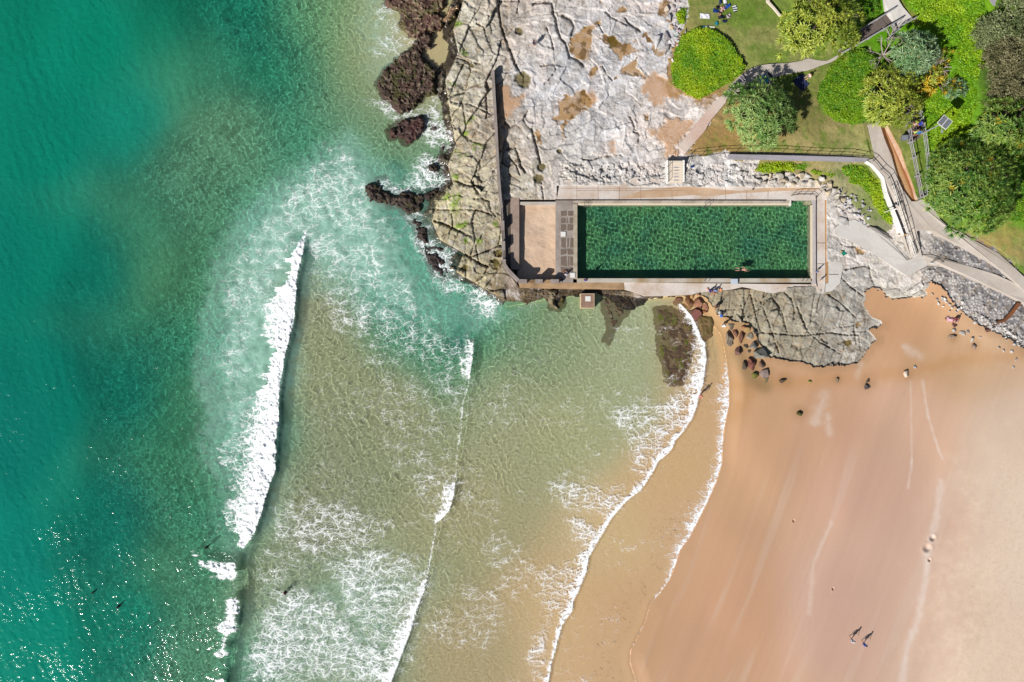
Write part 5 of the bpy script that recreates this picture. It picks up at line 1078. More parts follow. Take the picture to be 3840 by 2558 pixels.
# ------------------------------------------------------------------ reefs: dark weed-covered rock standing in the sea
REEF = mat("reef_rock", None, 0.75, 0.45, 4.5, 0.10, 6.0, attr="col", spec=0.35)
def reef(name, poly, ztop, label, cols, depth=0.9, cat="reef", rough=0.45, seed=0, wobble=16, group=None):
    xs = [p[0] for p in poly]; ys = [p[1] for p in poly]
    gu = np.arange(min(xs) - 22, max(xs) + 22, 2.6); gv = np.arange(min(ys) - 22, max(ys) + 22, 2.6)
    A_, B_ = np.meshgrid(gu, gv)
    xx, yy = (A_ - 1920) * S, (1279 - B_) * S
    f1_ = fbm(xx * 0.7, yy * 0.7, 400 + seed, 4); f2_ = fbm(xx * 2.6, yy * 2.6, 410 + seed, 3)
    s_ = poly_sd(A_, B_, poly) + (f1_ - 0.5) * wobble * 2.2 + (f2_ - 0.5) * wobble
    bd, cid_, qx, qy = worley(xx / 1.5 + f1_, yy / 1.1 + f2_, 420 + seed)
    z = -depth + (ztop + depth) * sstep(-12, 14, s_) + rough * ((f1_ - 0.5) * 1.5 + (f2_ - 0.5) * 0.9 + (cid_ - 0.5) * 0.4) * sstep(-4, 24, s_) - 0.25 * np.exp(-(bd / 0.07) ** 2) * sstep(0, 15, s_) * rough * 2
    c = np.zeros(A_.shape + (3,)); cc = [np.array(L(*x)) for x in cols]
    t = np.clip(f1_ * 1.7 - 0.35, 0, 1)[..., None]
    c = cc[0] * (1 - t) + cc[1] * t
    c = mixc(c, sstep(0.55, 0.68, f2_) * 0.75, cc[2])
    if len(cc) > 3: c = mixc(c, sstep(0.58, 0.66, fbm(xx * 1.1 + 3, yy * 1.1, 430 + seed, 3)) * 0.8, cc[3])
    k_ = (H - z) / H
    a_ = np.arange((A_.shape[0] - 1) * (A_.shape[1] - 1)); w_ = A_.shape[1]
    b_ = a_ // (w_ - 1) * w_ + a_ % (w_ - 1)
    F_ = np.stack([b_, b_ + w_, b_ + w_ + 1, b_ + 1], -1)
    F_ = F_[(s_ > -9).ravel()[F_].any(1)]
    u_ = np.zeros(A_.size, bool); u_[F_.ravel()] = True; r_ = np.cumsum(u_) - 1
    o = obj_np(name, np.stack([xx * k_, yy * k_, z], -1).reshape(-1, 3)[u_], r_[F_], REEF, None, False, {"col": np.clip(c.reshape(-1, 3)[u_], 0.004, 0.8)})
    return tag(o, label, cat, group)
PURP = [(62, 48, 40), (90, 66, 56), (136, 120, 102), (72, 72, 32)]
reef("reef_rock", W(1300, 0, [(460, -80), (480, 60), (560, 130), (640, 160), (700, 320), (760, 440), (800, 480), (900, 470), (1000, 390), (1100, 380), (1220, 340), (1220, 230), (1130, 160), (1250, 100), (1240, -80)]), 0.75, "purple and cream weed-covered reef rock at the top of the shore", [(84, 64, 54), (114, 84, 72), (164, 148, 118), (104, 98, 60)], seed=1)
reef("reef_rock", W(1300, 0, [(1010, 400), (880, 500), (740, 640), (600, 780), (470, 870), (400, 950), (330, 1070), (400, 1180), (440, 1300), (520, 1300), (580, 1380), (700, 1440), (800, 1400), (900, 1300), (1000, 1220), (1130, 1200), (1110, 1000), (1180, 880), (1090, 820), (1020, 760), (960, 640), (1060, 600), (1090, 430)]), 0.8, "large wedge of dark purple reef rock with a straight upper edge", PURP, seed=2)
reef("reef_rock", W(1300, 440, [(520, 170), (560, 100), (690, 30), (760, 10), (960, -10), (1000, 90), (960, 190), (900, 250), (840, 300), (770, 325), (680, 280), (560, 250)]), 0.75, "rounded dark maroon reef rock alone in the foam", [(60, 46, 40), (90, 54, 52), (96, 80, 72)], seed=3)
reef("reef_rock", W(1300, 440, [(200, 870), (350, 810), (380, 780), (450, 780), (420, 830), (500, 870), (560, 940), (620, 1000), (700, 950), (850, 960), (1000, 930), (1260, 840), (1130, 950), (1040, 1060), (960, 1180), (900, 1230), (760, 1240), (680, 1190), (560, 1100), (440, 1090), (300, 1060), (240, 980)]), 0.45, "long dark finger of reef rock reaching out into the foam", [(44, 38, 32), (62, 48, 42), (98, 82, 70), (72, 66, 40)], seed=4)
reef("reef_rock", W(1300, 440, [(800, 1310), (870, 1270), (950, 1260), (1000, 1400), (1040, 1520), (1010, 1640), (900, 1500), (850, 1420)]), 0.3, "low black reef rock at the foot of the tan cliff, near the foam", [(40, 34, 32), (56, 42, 40), (92, 80, 70)], seed=5)
reef("reef_rock", W(1500, 860, [(230, 180), (330, 170), (430, 170), (520, 250), (420, 290), (560, 400), (640, 540), (680, 620), (560, 640), (440, 540), (350, 420), (300, 300)]), 0.15, "wave-washed dark reef ledge under the western point", [(44, 40, 42), (64, 52, 50), (90, 82, 80)], seed=6, depth=0.6)
reef("reef_rock", W(1300, 440, [(1030, 590), (1090, 560), (1140, 590), (1180, 690), (1110, 700), (1050, 660)]), 0.5, "small dark reef stub against the cream cliff", [(48, 40, 36), (60, 48, 42), (84, 70, 60)], seed=7, cat="reef")
reef("reef_rock", W(1300, 440, [(1190, 380), (1220, 350), (1255, 400), (1200, 440)]), 0.5, "tiny dark pointed reef rock in the cleft above the moss", [(52, 40, 38), (62, 48, 42), (84, 70, 60)], seed=8, wobble=6)
reef("reef_rock", W(1300, 440, [(1060, 130), (1110, 90), (1200, 110), (1220, 160), (1080, 190)]), 0.15, "half-submerged maroon rock in white foam beside the cream cliff", [(60, 44, 44), (76, 50, 56), (120, 110, 110)], seed=9, wobble=8)
reef("reef_rock", W(2100, 860, [(540, 880), (620, 830), (700, 900), (800, 1000), (850, 1040), (760, 1160), (680, 1280), (600, 1420), (560, 1400), (600, 1280), (600, 1100), (560, 1000)]), 0.05, "brown tapering reef spur running down from the pool into the bay", [(96, 78, 56), (110, 94, 70), (70, 60, 50)], seed=10, depth=0.7, wobble=10)
reef("reef_rock", W(2300, 1080, [(500, 400), (560, 280), (760, 250), (860, 340), (960, 360), (1010, 500), (1030, 700), (1000, 900), (960, 1060), (940, 1160), (850, 1230), (700, 1260), (640, 1160), (640, 980), (580, 800), (560, 600)]), 0.03, "broad brown weedy reef just under the shallow water of the bay", [(84, 62, 44), (100, 80, 58), (74, 58, 44), (98, 104, 26)], seed=11, depth=0.55, rough=0.12)
reef("reef_rock", W(2300, 1080, [(1090, 330), (1240, 340), (1280, 420), (1270, 540), (1200, 590), (1100, 640), (1060, 480)]), 0.18, "mossy brown wet rock at the edge of the sand", [(128, 104, 62), (112, 92, 58), (100, 92, 40)], seed=12, depth=0.3, rough=0.15, wobble=8)
reef("reef_rock", W(1500, 860, [(1440, 800), (1500, 740), (1760, 740), (1880, 740), (2000, 760), (1900, 1000), (1860, 900), (1780, 860), (1640, 930), (1500, 900)]), 0.6, "wet brown ledge below the stained corner of the pool wall", [(104, 88, 66), (126, 112, 92), (78, 66, 50)], seed=13, wobble=8)
reef("reef_rock", W(1500, 860, [(1850, 760), (1960, 750), (2000, 830), (1960, 920), (2000, 1000), (1900, 980), (1850, 860)]), 0.8, "pale-flanked brown rock in the shallows left of the pump chamber", [(128, 116, 90), (150, 140, 112), (96, 84, 62)], seed=14, wobble=6)
reef("reef_rock", W(1500, 860, [(2010, 840), (2070, 820), (2100, 880), (2070, 960), (2000, 1000), (1975, 960)]), 0.55, "olive rounded rock split by a pale line left of the pump chamber", [(96, 88, 48), (110, 100, 60), (74, 66, 40)], seed=15, wobble=5)

# ------------------------------------------------------------------ loose rocks
def rock_mesh(seed, n=3, cuts=11):
    r_ = random.Random(seed)
    import bmesh
    bm = bmesh.new(); bmesh.ops.create_icosphere(bm, subdivisions=n, radius=1.0)
    V_ = np.array([v.co[:] for v in bm.verts]); F_ = np.array([[v.index for v in f.verts] for f in bm.faces]); bm.free()
    for k in range(cuts):
        d = np.array([r_.gauss(0, 1), r_.gauss(0, 1), r_.gauss(0, 0.8)]); d /= np.linalg.norm(d)
        lim = r_.uniform(0.30, 0.62)
        t = V_ @ d
        V_ = V_ - np.maximum(t - lim, 0)[:, None] * d * 0.96
    V_ += (np.array([vnoise(V_[:, 0] * 3 + seed, V_[:, 1] * 3 + V_[:, 2] * 2.7, seed + i) for i in range(3)]).T - 0.5) * 0.12
    return V_, F_
def rock(u, v, wd, ln, ht, ang, col, label, seed, group=None, name="boulder", cat="rock", z=None, sink=0.36, col2=None):
    zb = (GZ(u, v) if z is None else z)
    V_, F_ = rock_mesh(seed, 2 if max(wd, ln) < 22 else 3)
    V_ = V_ / np.abs(V_).max(0)
    V_ = V_ * np.array([wd * S / 2, ln * S / 2, ht / 2 * 1.25])
    a_ = rad(ang); c_, s_ = math.cos(a_), math.sin(a_)
    V_ = np.stack([V_[:, 0] * c_ - V_[:, 1] * s_, V_[:, 0] * s_ + V_[:, 1] * c_, V_[:, 2]], -1)
    p = P(u, v, zb + ht * 0.5)
    key = "rock_%d_%d_%d" % col
    m = mat(key, alb(*col), 0.92, 0.2, 4.0, 0.03, 7.0, tint2=alb(*(col2 or tuple(int(x * 0.72) for x in col))), t2scale=1.4, t2amt=0.7)
    o = obj_np(name, V_, F_, m)
    o.location = (p[0], p[1], zb + ht * (0.5 - sink))
    return tag(o, label, cat, group)
RB, RB2, TAN, GRY, LGT, WHT, DRK = (164, 114, 92), (184, 136, 96), (198, 164, 108), (164, 156, 138), (206, 200, 192), (232, 226, 220), (92, 82, 74)
big = [(2543, 1130, 42, 34, 1.0, 30, RB, "squared red-brown boulder at the seaward edge of the boulder pile"), (2586, 1133, 46, 56, 1.2, -10, RB2, "largest orange-brown boulder in the middle of the pile below the deck"), (2622, 1128, 32, 44, 1.0, -15, RB, "tall red-brown boulder leaning against the grey shelf"), (2558, 1157, 26, 36, 0.8, -25, (172, 104, 82), "rust-coloured boulder with its foot in the water"),
       (2612, 1180, 42, 54, 1.1, 25, (128, 82, 74), "dark maroon boulder lowest in the pile, at the water line"), (2599, 1110, 18, 18, 0.7, 0, TAN, "small round tan boulder on top of the pile"), (2620, 1106, 15, 10, 0.5, 0, (190, 130, 104), "small salmon stone at the top of the boulder pile"), (2636, 1136, 24, 18, 0.7, 20, TAN, "tan block wedged between the pile and the grey shelf"), (2644, 1150, 22, 34, 0.8, 35, RB, "narrow red boulder at the landward side of the pile"),
       (2642, 1168, 26, 20, 0.6, 5, (176, 116, 78), "orange boulder low in the gap by the sand"), (2624, 1150, 18, 14, 0.5, 0, (120, 78, 60), "dark red stone in the heart of the pile"), (2637, 1155, 16, 12, 0.4, 0, TAN, "tan wedge stone in the heart of the pile"),
       (2741, 1270, 36, 56, 1.1, 18, (170, 154, 134), "big pale-sided boulder standing alone on the sand near the second pile"), (2762, 1252, 18, 46, 0.9, 12, (152, 106, 86), "upright brown slab next to the pale-sided boulder"), (2782, 1262, 20, 50, 0.9, 6, (138, 94, 76), "second upright brown slab, thinner and darker"), (2803, 1237, 26, 20, 0.7, 0, TAN, "tan boulder at the top of the second pile"), (2788, 1225, 30, 10, 0.5, -8, (164, 108, 82), "flat rust slab lying across the top of the second pile"),
       (2775, 1198, 14, 42, 0.9, 32, (176, 166, 146), "long pale wedge of stone leaning on the shelf edge"), (2744, 1222, 20, 28, 0.5, 28, (146, 132, 112), "grey-brown flat stone on sand above the second pile"), (2812, 1262, 26, 26, 0.6, 10, (176, 168, 150), "grey stone among rubble against the shelf face"), (2829, 1247, 20, 20, 0.5, 20, (168, 158, 140), "small grey rubble stone under the shelf corner"),
       (2830, 1296, 36, 30, 0.9, 5, (152, 150, 142), "square grey boulder against the shelf face"), (2774, 1317, 26, 44, 1.0, -8, (122, 92, 84), "dark brown boulder ringed by wet sand"), (2855, 1328, 48, 42, 1.0, 15, (150, 148, 138), "broad grey boulder with a pointed crown"), (2823, 1364, 32, 50, 1.0, -10, (140, 88, 76), "glossy red boulder in the middle of the lower cluster"), (2792, 1370, 18, 32, 0.7, 5, (112, 98, 84), "small dark boulder beside the glossy red one"),
       (2862, 1368, 32, 26, 0.7, 0, (142, 114, 96), "brown split boulder at the edge of the wet sand"), (2870, 1400, 36, 34, 0.9, 10, (166, 146, 138), "pinkish-grey angular boulder in the wet hollow"), (2832, 1412, 24, 28, 0.6, 0, (120, 118, 56), "mossy olive boulder low in the cluster"), (2874, 1428, 14, 30, 0.4, -30, (158, 146, 108), "slim tan stone farthest down the lower cluster"), (2800, 1300, 22, 16, 0.4, 0, (112, 104, 84), "low dark rubble stone between the piles"), (2812, 1318, 16, 14, 0.3, 0, (120, 110, 92), "low rubble stone near the dark ringed boulder"),
       (2944, 1425, 40, 16, 0.45, 18, (110, 92, 76), "flat brown rock lying alone on the wet sand"), (3141, 1422, 12, 26, 0.4, 0, (130, 116, 98), "slim upright brown stone on open sand under the shelf"), (3253, 1449, 24, 24, 0.5, 0, (92, 84, 80), "dark stone of the pair half buried in the sand"), (3256, 1428, 12, 22, 0.4, -25, (112, 96, 78), "brown narrow stone of the pair half buried in the sand"), (2998, 1547, 18, 26, 0.5, 0, (92, 88, 44), "lone mossy stone on the open beach"), (3039, 1430, 14, 9, 0.25, 10, (120, 130, 40), "tiny bright green stone on the wet sand"),
       (3402, 1404, 18, 26, 0.55, 20, (226, 208, 190), "cream oval stone on the open beach"), (3433, 1378, 12, 14, 0.3, 20, (204, 204, 208), "small white stone beyond the cream oval one"), (3656, 1297, 24, 28, 0.6, 15, (156, 134, 124), "round pinkish-brown stone below the beach party"), (3574, 1262, 30, 24, 0.6, -20, (164, 142, 124), "triangular brown stone nearest the beach party"), (3649, 1274, 20, 18, 0.4, 30, (206, 196, 184), "pale wedge stone above the round pinkish one"),
       (3580, 1220, 20, 18, 0.4, 0, (140, 104, 94), "reddish stone right below the towel"), (3577, 1237, 14, 18, 0.35, 10, LGT, "pale stone in the row below the towel"), (3611, 1249, 28, 16, 0.35, -10, LGT, "long pale slab in the row below the towel"), (3633, 1244, 13, 20, 0.35, 10, (196, 186, 176), "upright pale stone at the end of the row below the towel"), (3708, 1240, 20, 16, 0.4, 0, (150, 112, 96), "brown stone under the rusty drain"),
       (3656, 1210, 14, 14, 0.35, 0, WHT, "white cobble beside the slope foot"), (3678, 1264, 9, 10, 0.25, 0, WHT, "small white cobble alone on sand by the slope"), (3747, 1304, 14, 12, 0.3, 0, LGT, "grey cobble on the sand toward the corner"), (3793, 1318, 18, 10, 0.3, -20, WHT, "white long cobble near the photo's edge of the slope"), (3764, 1314, 8, 14, 0.3, 0, LGT, "slim grey cobble near the foot of the slope"), (3812, 1351, 10, 16, 0.3, 0, LGT, "pale cobble farther out on the dry sand"), (3802, 1376, 11, 11, 0.3, 0, WHT, "round white cobble farthest out on the dry sand"),
       (2466, 144, 24, 66, 0.8, -24, (216, 214, 216), "long white slab of rock tilted beside the lawn edge"), (2500, 140, 28, 52, 0.7, -4, (170, 164, 164), "grey slab of rock lying beside the white one"), (2503, 184, 11, 46, 0.4, -22, (176, 170, 164), "thin grey sliver of rock near the bright mound"), (2502, 34, 22, 30, 0.6, 5, (216, 200, 182), "cream boulder at the rust pool by the lawn"), (2512, 62, 24, 34, 0.6, -20, (190, 186, 188), "grey-white boulder below the cream one"), (2540, 145, 30, 20, 0.5, -15, (206, 202, 204), "flat pale stone touching the mound"), (2525, 228, 15, 26, 0.5, -8, WHT, "white stone on the brown grass under the mound"), (2517, 207, 20, 24, 0.4, -40, (226, 214, 204), "cream stone above the white one on brown grass"), (2517, 100, 15, 22, 0.4, 30, (222, 192, 156), "orange-cream stone in the line along the lawn"), (2574, 121, 9, 30, 0.35, 15, (190, 190, 196), "striped grey sliver on the bright mound")]
for i, (u, v, w_, l_, hh, an, c_, lab) in enumerate(big):
    rock(u, v, w_ * 1.1, l_ * 1.1, hh, an, c_, lab, 500 + i)
# rows of stones that look alike
rr = random.Random(21)
for k in range(26):
    t = k / 25
    a, b = (2535 + rr.uniform(-10, 12), 0 + 250 * t + rr.uniform(-6, 6)) if t < 0.72 else (2540 + rr.uniform(-14, 14), 60 + rr.uniform(-60, 90))
    w_ = rr.uniform(7, 17)
    rock(a, b, w_, w_ * rr.uniform(0.7, 1.4), 0.35, rr.uniform(0, 180), (212 + rr.randint(-20, 14), 204 + rr.randint(-20, 10), 198), "pale loose stone in the line between the rock shelf and the lawn", 700 + k, "edge stones along the lawn", "stone", "stone")
wallpts = [(2850, 676, 22), (2868, 664, 24), (2888, 660, 22), (2905, 680, 20), (2924, 662, 28), (2948, 676, 26), (2968, 660, 24), (2990, 672, 22), (3006, 660, 24), (3028, 662, 30), (3045, 676, 20), (3070, 684, 26), (3082, 668, 24), (3098, 694, 22), (3118, 690, 26), (3130, 712, 22), (3140, 734, 24), (3112, 722, 28), (3152, 720, 20), (2936, 690, 18), (2976, 690, 18), (3020, 684, 20), (2872, 684, 16), (3160, 746, 24), (3090, 706, 14), (3144, 760, 20)]
for k, (a, b, w_) in enumerate(wallpts):
    rock(a, b, w_ * 1.15, w_ * 1.1, 0.75, rr.uniform(0, 180), [(218, 212, 204), (206, 198, 184), (224, 206, 178)][k % 3], "sandstone block in the rubble bank behind the pool deck's far end", 800 + k, "sandstone blocks in the rubble bank", "stone", "rock")
for k in range(60):
    a = 3150 + 120 * rr.random(); b = 700 + 140 * rr.random() + (a - 3150) * 0.5
    w_ = rr.uniform(6, 18)
    rock(a, b, w_, w_ * rr.uniform(0.6, 1.1), 0.45, rr.uniform(0, 180), [(206, 206, 212), (190, 188, 192), (224, 220, 218)][k % 3], "white-grey rubble stone spilled between the deck and the sloping path wall", 900 + k, "rubble beside the deck's east end", "stone", "stone")
for k in range(70):
    t = rr.random()
    a = 3500 + 340 * t + rr.uniform(-8, 8); b = 1092 + 205 * t ** 1.05 + rr.uniform(-22, 16) + (25 if t < .3 else 0)
    w_ = rr.uniform(5, 18)
    rock(a, b, w_, w_ * rr.uniform(0.6, 1.1), 0.4, rr.uniform(0, 180), [(226, 222, 220), (208, 202, 196), (236, 232, 228)][k % 3], "white broken stone along the foot of the pitched slope above the beach", 1000 + k, "broken stones at the slope foot", "stone", "stone")
rock(3390, 876, 46, 16, 0.5, -3, (214, 178, 136), "long tan sandstone block beside the foot of the path ramp", 1201)
rock(3310, 870, 110, 26, 0.9, -34, (150, 146, 142), "long grey layered slab bordering the white pad", 1202)
rock(3160, 830, 60, 34, 0.35, -30, (214, 210, 206), "broad white rounded slab beside the pad and the deck", 1203)
rock(3190, 852, 26, 40, 0.4, -35, (196, 188, 178), "tan slab with the blue cap, at the pad's upper corner", 1204)
rock(3475, 1072, 32, 46, 0.5, -30, (226, 220, 210), "pale slab at the tip of the concrete landing, by the sand", 1205)
rock(3455, 1102, 56, 34, 0.4, -5, (222, 214, 200), "cream sandstone block under the landing at the sand's edge", 1206)
rock(3365, 1096, 110, 56, 0.35, 5, (220, 214, 200), "large smooth cream slab half sunk in the beach sand", 1207)
# rusty drain channel running down the slope
tag(MB().tube([PV(3698, 1228, 2.0), PV(3738, 1208, 2.4), PV(3768, 1200, 2.8), PV(3792, 1176, 3.4), PV(3822, 1136, 4.2)], 0.28, 7).build("drain_pipe", mat("rust", alb(96, 62, 40), 0.9, 0.3, 5.0, 0.03, 9, tint2=alb(164, 94, 52), t2scale=0.8)), "rusty brown drain pipe running down the stone slope to the beach", "pipe")

# ------------------------------------------------------------------ plants
LEAF = mat("leaf", None, 0.55, 0.12, 6.0, attr="col", spec=0.35)
BARK = mat("bark", alb(132, 118, 104), 0.95, 0.25, 6.0, 0.02, 14)
DEAD = mat("bleached_wood", alb(176, 164, 156), 0.9, 0.15, 6.0)
HEDGE = mat("undergrowth", alb(78, 104, 16), 0.95, 0.3, 4.0, 0.08, 7.0)
prng = np.random.default_rng(17)
def leaf_cards(n, C, size, up=0.7, aspect=0.55):
    """n small pointed leaves at the points C: rhombs with random tilt"""
    d = prng.normal(size=(n, 3)); d[:, 2] = np.abs(d[:, 2]) * 0.4; d /= np.linalg.norm(d, axis=1)[:, None]
    nrm = prng.normal(size=(n, 3)); nrm[:, 2] = np.abs(nrm[:, 2]) + up * 2
    t = np.cross(nrm, d); t /= np.linalg.norm(t, axis=1)[:, None] + 1e-9
    s_ = (size * prng.uniform(0.6, 1.3, n))[:, None]
    V_ = np.stack([C - d * s_, C + t * s_ * aspect, C + d * s_, C - t * s_ * aspect], 1).reshape(-1, 3)
    return V_, np.arange(4 * n).reshape(n, 4)
def mound(name, poly, hgt, dens, leafsz, cols, label, cat, kind=None, zoff=0.0, edge=26, group=None, taper=None):
    xs = [p[0] for p in poly]; ys = [p[1] for p in poly]
    # supporting mass
    st_ = 5.0
    gu = np.arange(min(xs) - 10, max(xs) + 10, st_); gv = np.arange(min(ys) - 10, max(ys) + 10, st_)
    A_, B_ = np.meshgrid(gu, gv)
    xx, yy = (A_ - 1920) * S, (1279 - B_) * S
    s_ = poly_sd(A_, B_, poly) + (fbm(xx * 1.2, yy * 1.2, 611, 3) - 0.5) * (9 if edge < 15 else 22)
    iu_ = np.clip(np.searchsorted(us, A_), 0, len(us) - 1); iv_ = np.clip(np.searchsorted(vs, B_), 0, len(vs) - 1)
    g_ = h[iv_, iu_]
    lum = fbm(xx * 0.55, yy * 0.55, 617, 3); lum2 = fbm(xx * 1.8, yy * 1.8, 619, 3)
    z = g_ - 0.25 + (0.25 + hgt * (0.75 + (0.7 if edge > 6 else 0.4) * (lum - 0.5)) + (lum2 - 0.5) * 0.5 * min(1, hgt * 1.5)) * np.sqrt(np.clip(s_ / edge, 0, 1)) + zoff
    if taper: z = g_ + (z - g_) * (0.15 + 0.85 * sstep(taper[0], taper[1], A_ - 0.5 * (B_ - 230)))
    k_ = (H - z) / H
    w_ = A_.shape[1]
    a_ = np.arange((A_.shape[0] - 1) * (w_ - 1)); b_ = a_ // (w_ - 1) * w_ + a_ % (w_ - 1)
    F_ = np.stack([b_, b_ + w_, b_ + w_ + 1, b_ + 1], -1); F_ = F_[(s_ > -2).ravel()[F_].any(1)]
    u_ = np.zeros(A_.size, bool); u_[F_.ravel()] = True; r_ = np.cumsum(u_) - 1
    PT = np.stack([xx * k_, yy * k_, z], -1).reshape(-1, 3)
    root = obj_np(name, PT[u_], r_[F_], HEDGE, None, True)
    tag(root, label, cat, group, kind)
    ins = np.where((s_ > 0).ravel())[0]
    n = int(dens * len(ins) * (st_ * S) ** 2)
    pick = prng.choice(ins, n)
    C = PT[pick] + np.stack([prng.uniform(-.1, .1, n), prng.uniform(-.1, .1, n), prng.uniform(-0.02, 0.14, n)], -1)
    V_, F_ = leaf_cards(n, C, leafsz)
    t = np.clip(fbm(C[:, 0] * 0.5, C[:, 1] * 0.5, 631, 3) * 2.4 - 0.7 + prng.normal(0, 0.16, n), 0, 1)[:, None]
    cc = np.array(lin(cols[0]) / KEXP) * (1 - t) + np.array(lin(cols[1]) / KEXP) * t
    if len(cols) > 2:
        b3 = (prng.random(n) < 0.04)[:, None]; cc = np.where(b3, lin(cols[2]) / KEXP, cc)
    cc = np.clip(cc * prng.uniform(0.75, 1.2, n)[:, None], 0.004, 0.8)
    obj_np("foliage", V_, F_, LEAF, root, False, {"col": np.repeat(cc, 4, 0)})
    return root
LIME = [(106, 162, 8), (172, 202, 16), (190, 180, 40)]
LIMED = [(82, 140, 8), (138, 180, 12), (160, 170, 40)]
mound("shrub", [(2530, 195), (2560, 130), (2600, 108), (2640, 103), (2690, 118), (2740, 160), (2782, 220), (2796, 248), (2778, 278), (2720, 318), (2670, 348), (2622, 372), (2575, 352), (2530, 320), (2515, 260)], 0.7, 260, 0.11, LIME, "bright lime shrub mound with a straight cut side on the lawn", "shrub", edge=5, taper=(2490, 2700))
mound("shrub", [(3195, 190), (3140, 215), (3098, 280), (3070, 325), (3064, 372), (3090, 420), (3140, 458), (3200, 468), (3262, 455), (3290, 430), (3300, 300), (3290, 215), (3240, 180)], 1.2, 260, 0.11, LIMED, "rounded green shrub mound between the curved path and the pandanus", "shrub", edge=13)
mound("shrub", W(3140, 0, [(270, -60), (520, -60), (540, 60), (545, 130), (520, 190), (420, 260), (300, 320), (320, 180), (310, 90)]), 0.9, 220, 0.12, LIMED, "bright green shrub bed beside the timber stairs at the top", "shrub")
mound("shrub", W(3140, 440, [(30, 600), (200, 590), (350, 600), (430, 700), (560, 850), (640, 1100), (720, 1250), (690, 1370), (600, 1330), (500, 1180), (400, 1000), (300, 860), (200, 850), (110, 820), (140, 760), (60, 680)]), 0.6, 200, 0.11, LIME, "lime green shrub bed sloping down below the white retaining wall", "shrub")
mound("shrub", W(2500, 440, [(1080, 680), (1180, 590), (1300, 565), (1500, 570), (1700, 575), (1790, 600), (1760, 660), (1900, 680), (2110, 720), (2080, 750), (1880, 720), (1650, 680), (1450, 690), (1290, 720), (1150, 690)]), 0.5, 200, 0.11, LIME, "narrow strip of yellow-green shrubs above the rubble bank", "shrub")
mound("shrub", W(2500, 0, [(120, 170), (180, 120), (250, 110), (250, 220), (235, 300), (140, 290)]), 0.5, 200, 0.11, LIME, "small lime tuft beside the stones at the lawn edge", "shrub")
mound("ground_cover", W(3140, 0, [(880, 30), (950, -80), (1900, -80), (1880, 60), (1880, 150), (1960, 260), (2060, 400), (1980, 520), (1880, 620), (1850, 800), (1750, 1050), (1760, 1300), (1700, 1567), (1720, 1800), (1420, 1900), (1120, 1930), (1080, 1700), (1010, 1420), (1060, 1280), (1250, 1100), (1450, 900), (1480, 700), (1300, 480), (1080, 330), (950, 160)]), 0.35, 150, 0.13, [(116, 174, 12), (164, 200, 30), (130, 176, 20)], None, None, "stuff")
mound("shrub", W(3140, 440, [(2354, 740), (2150, 960), (2060, 1150), (2070, 1260), (2354, 1330), (2700, 1500), (2700, 700)]), 0.5, 160, 0.12, LIMED, "green shrub bed tucked under the big pandanus by the right path", "shrub")
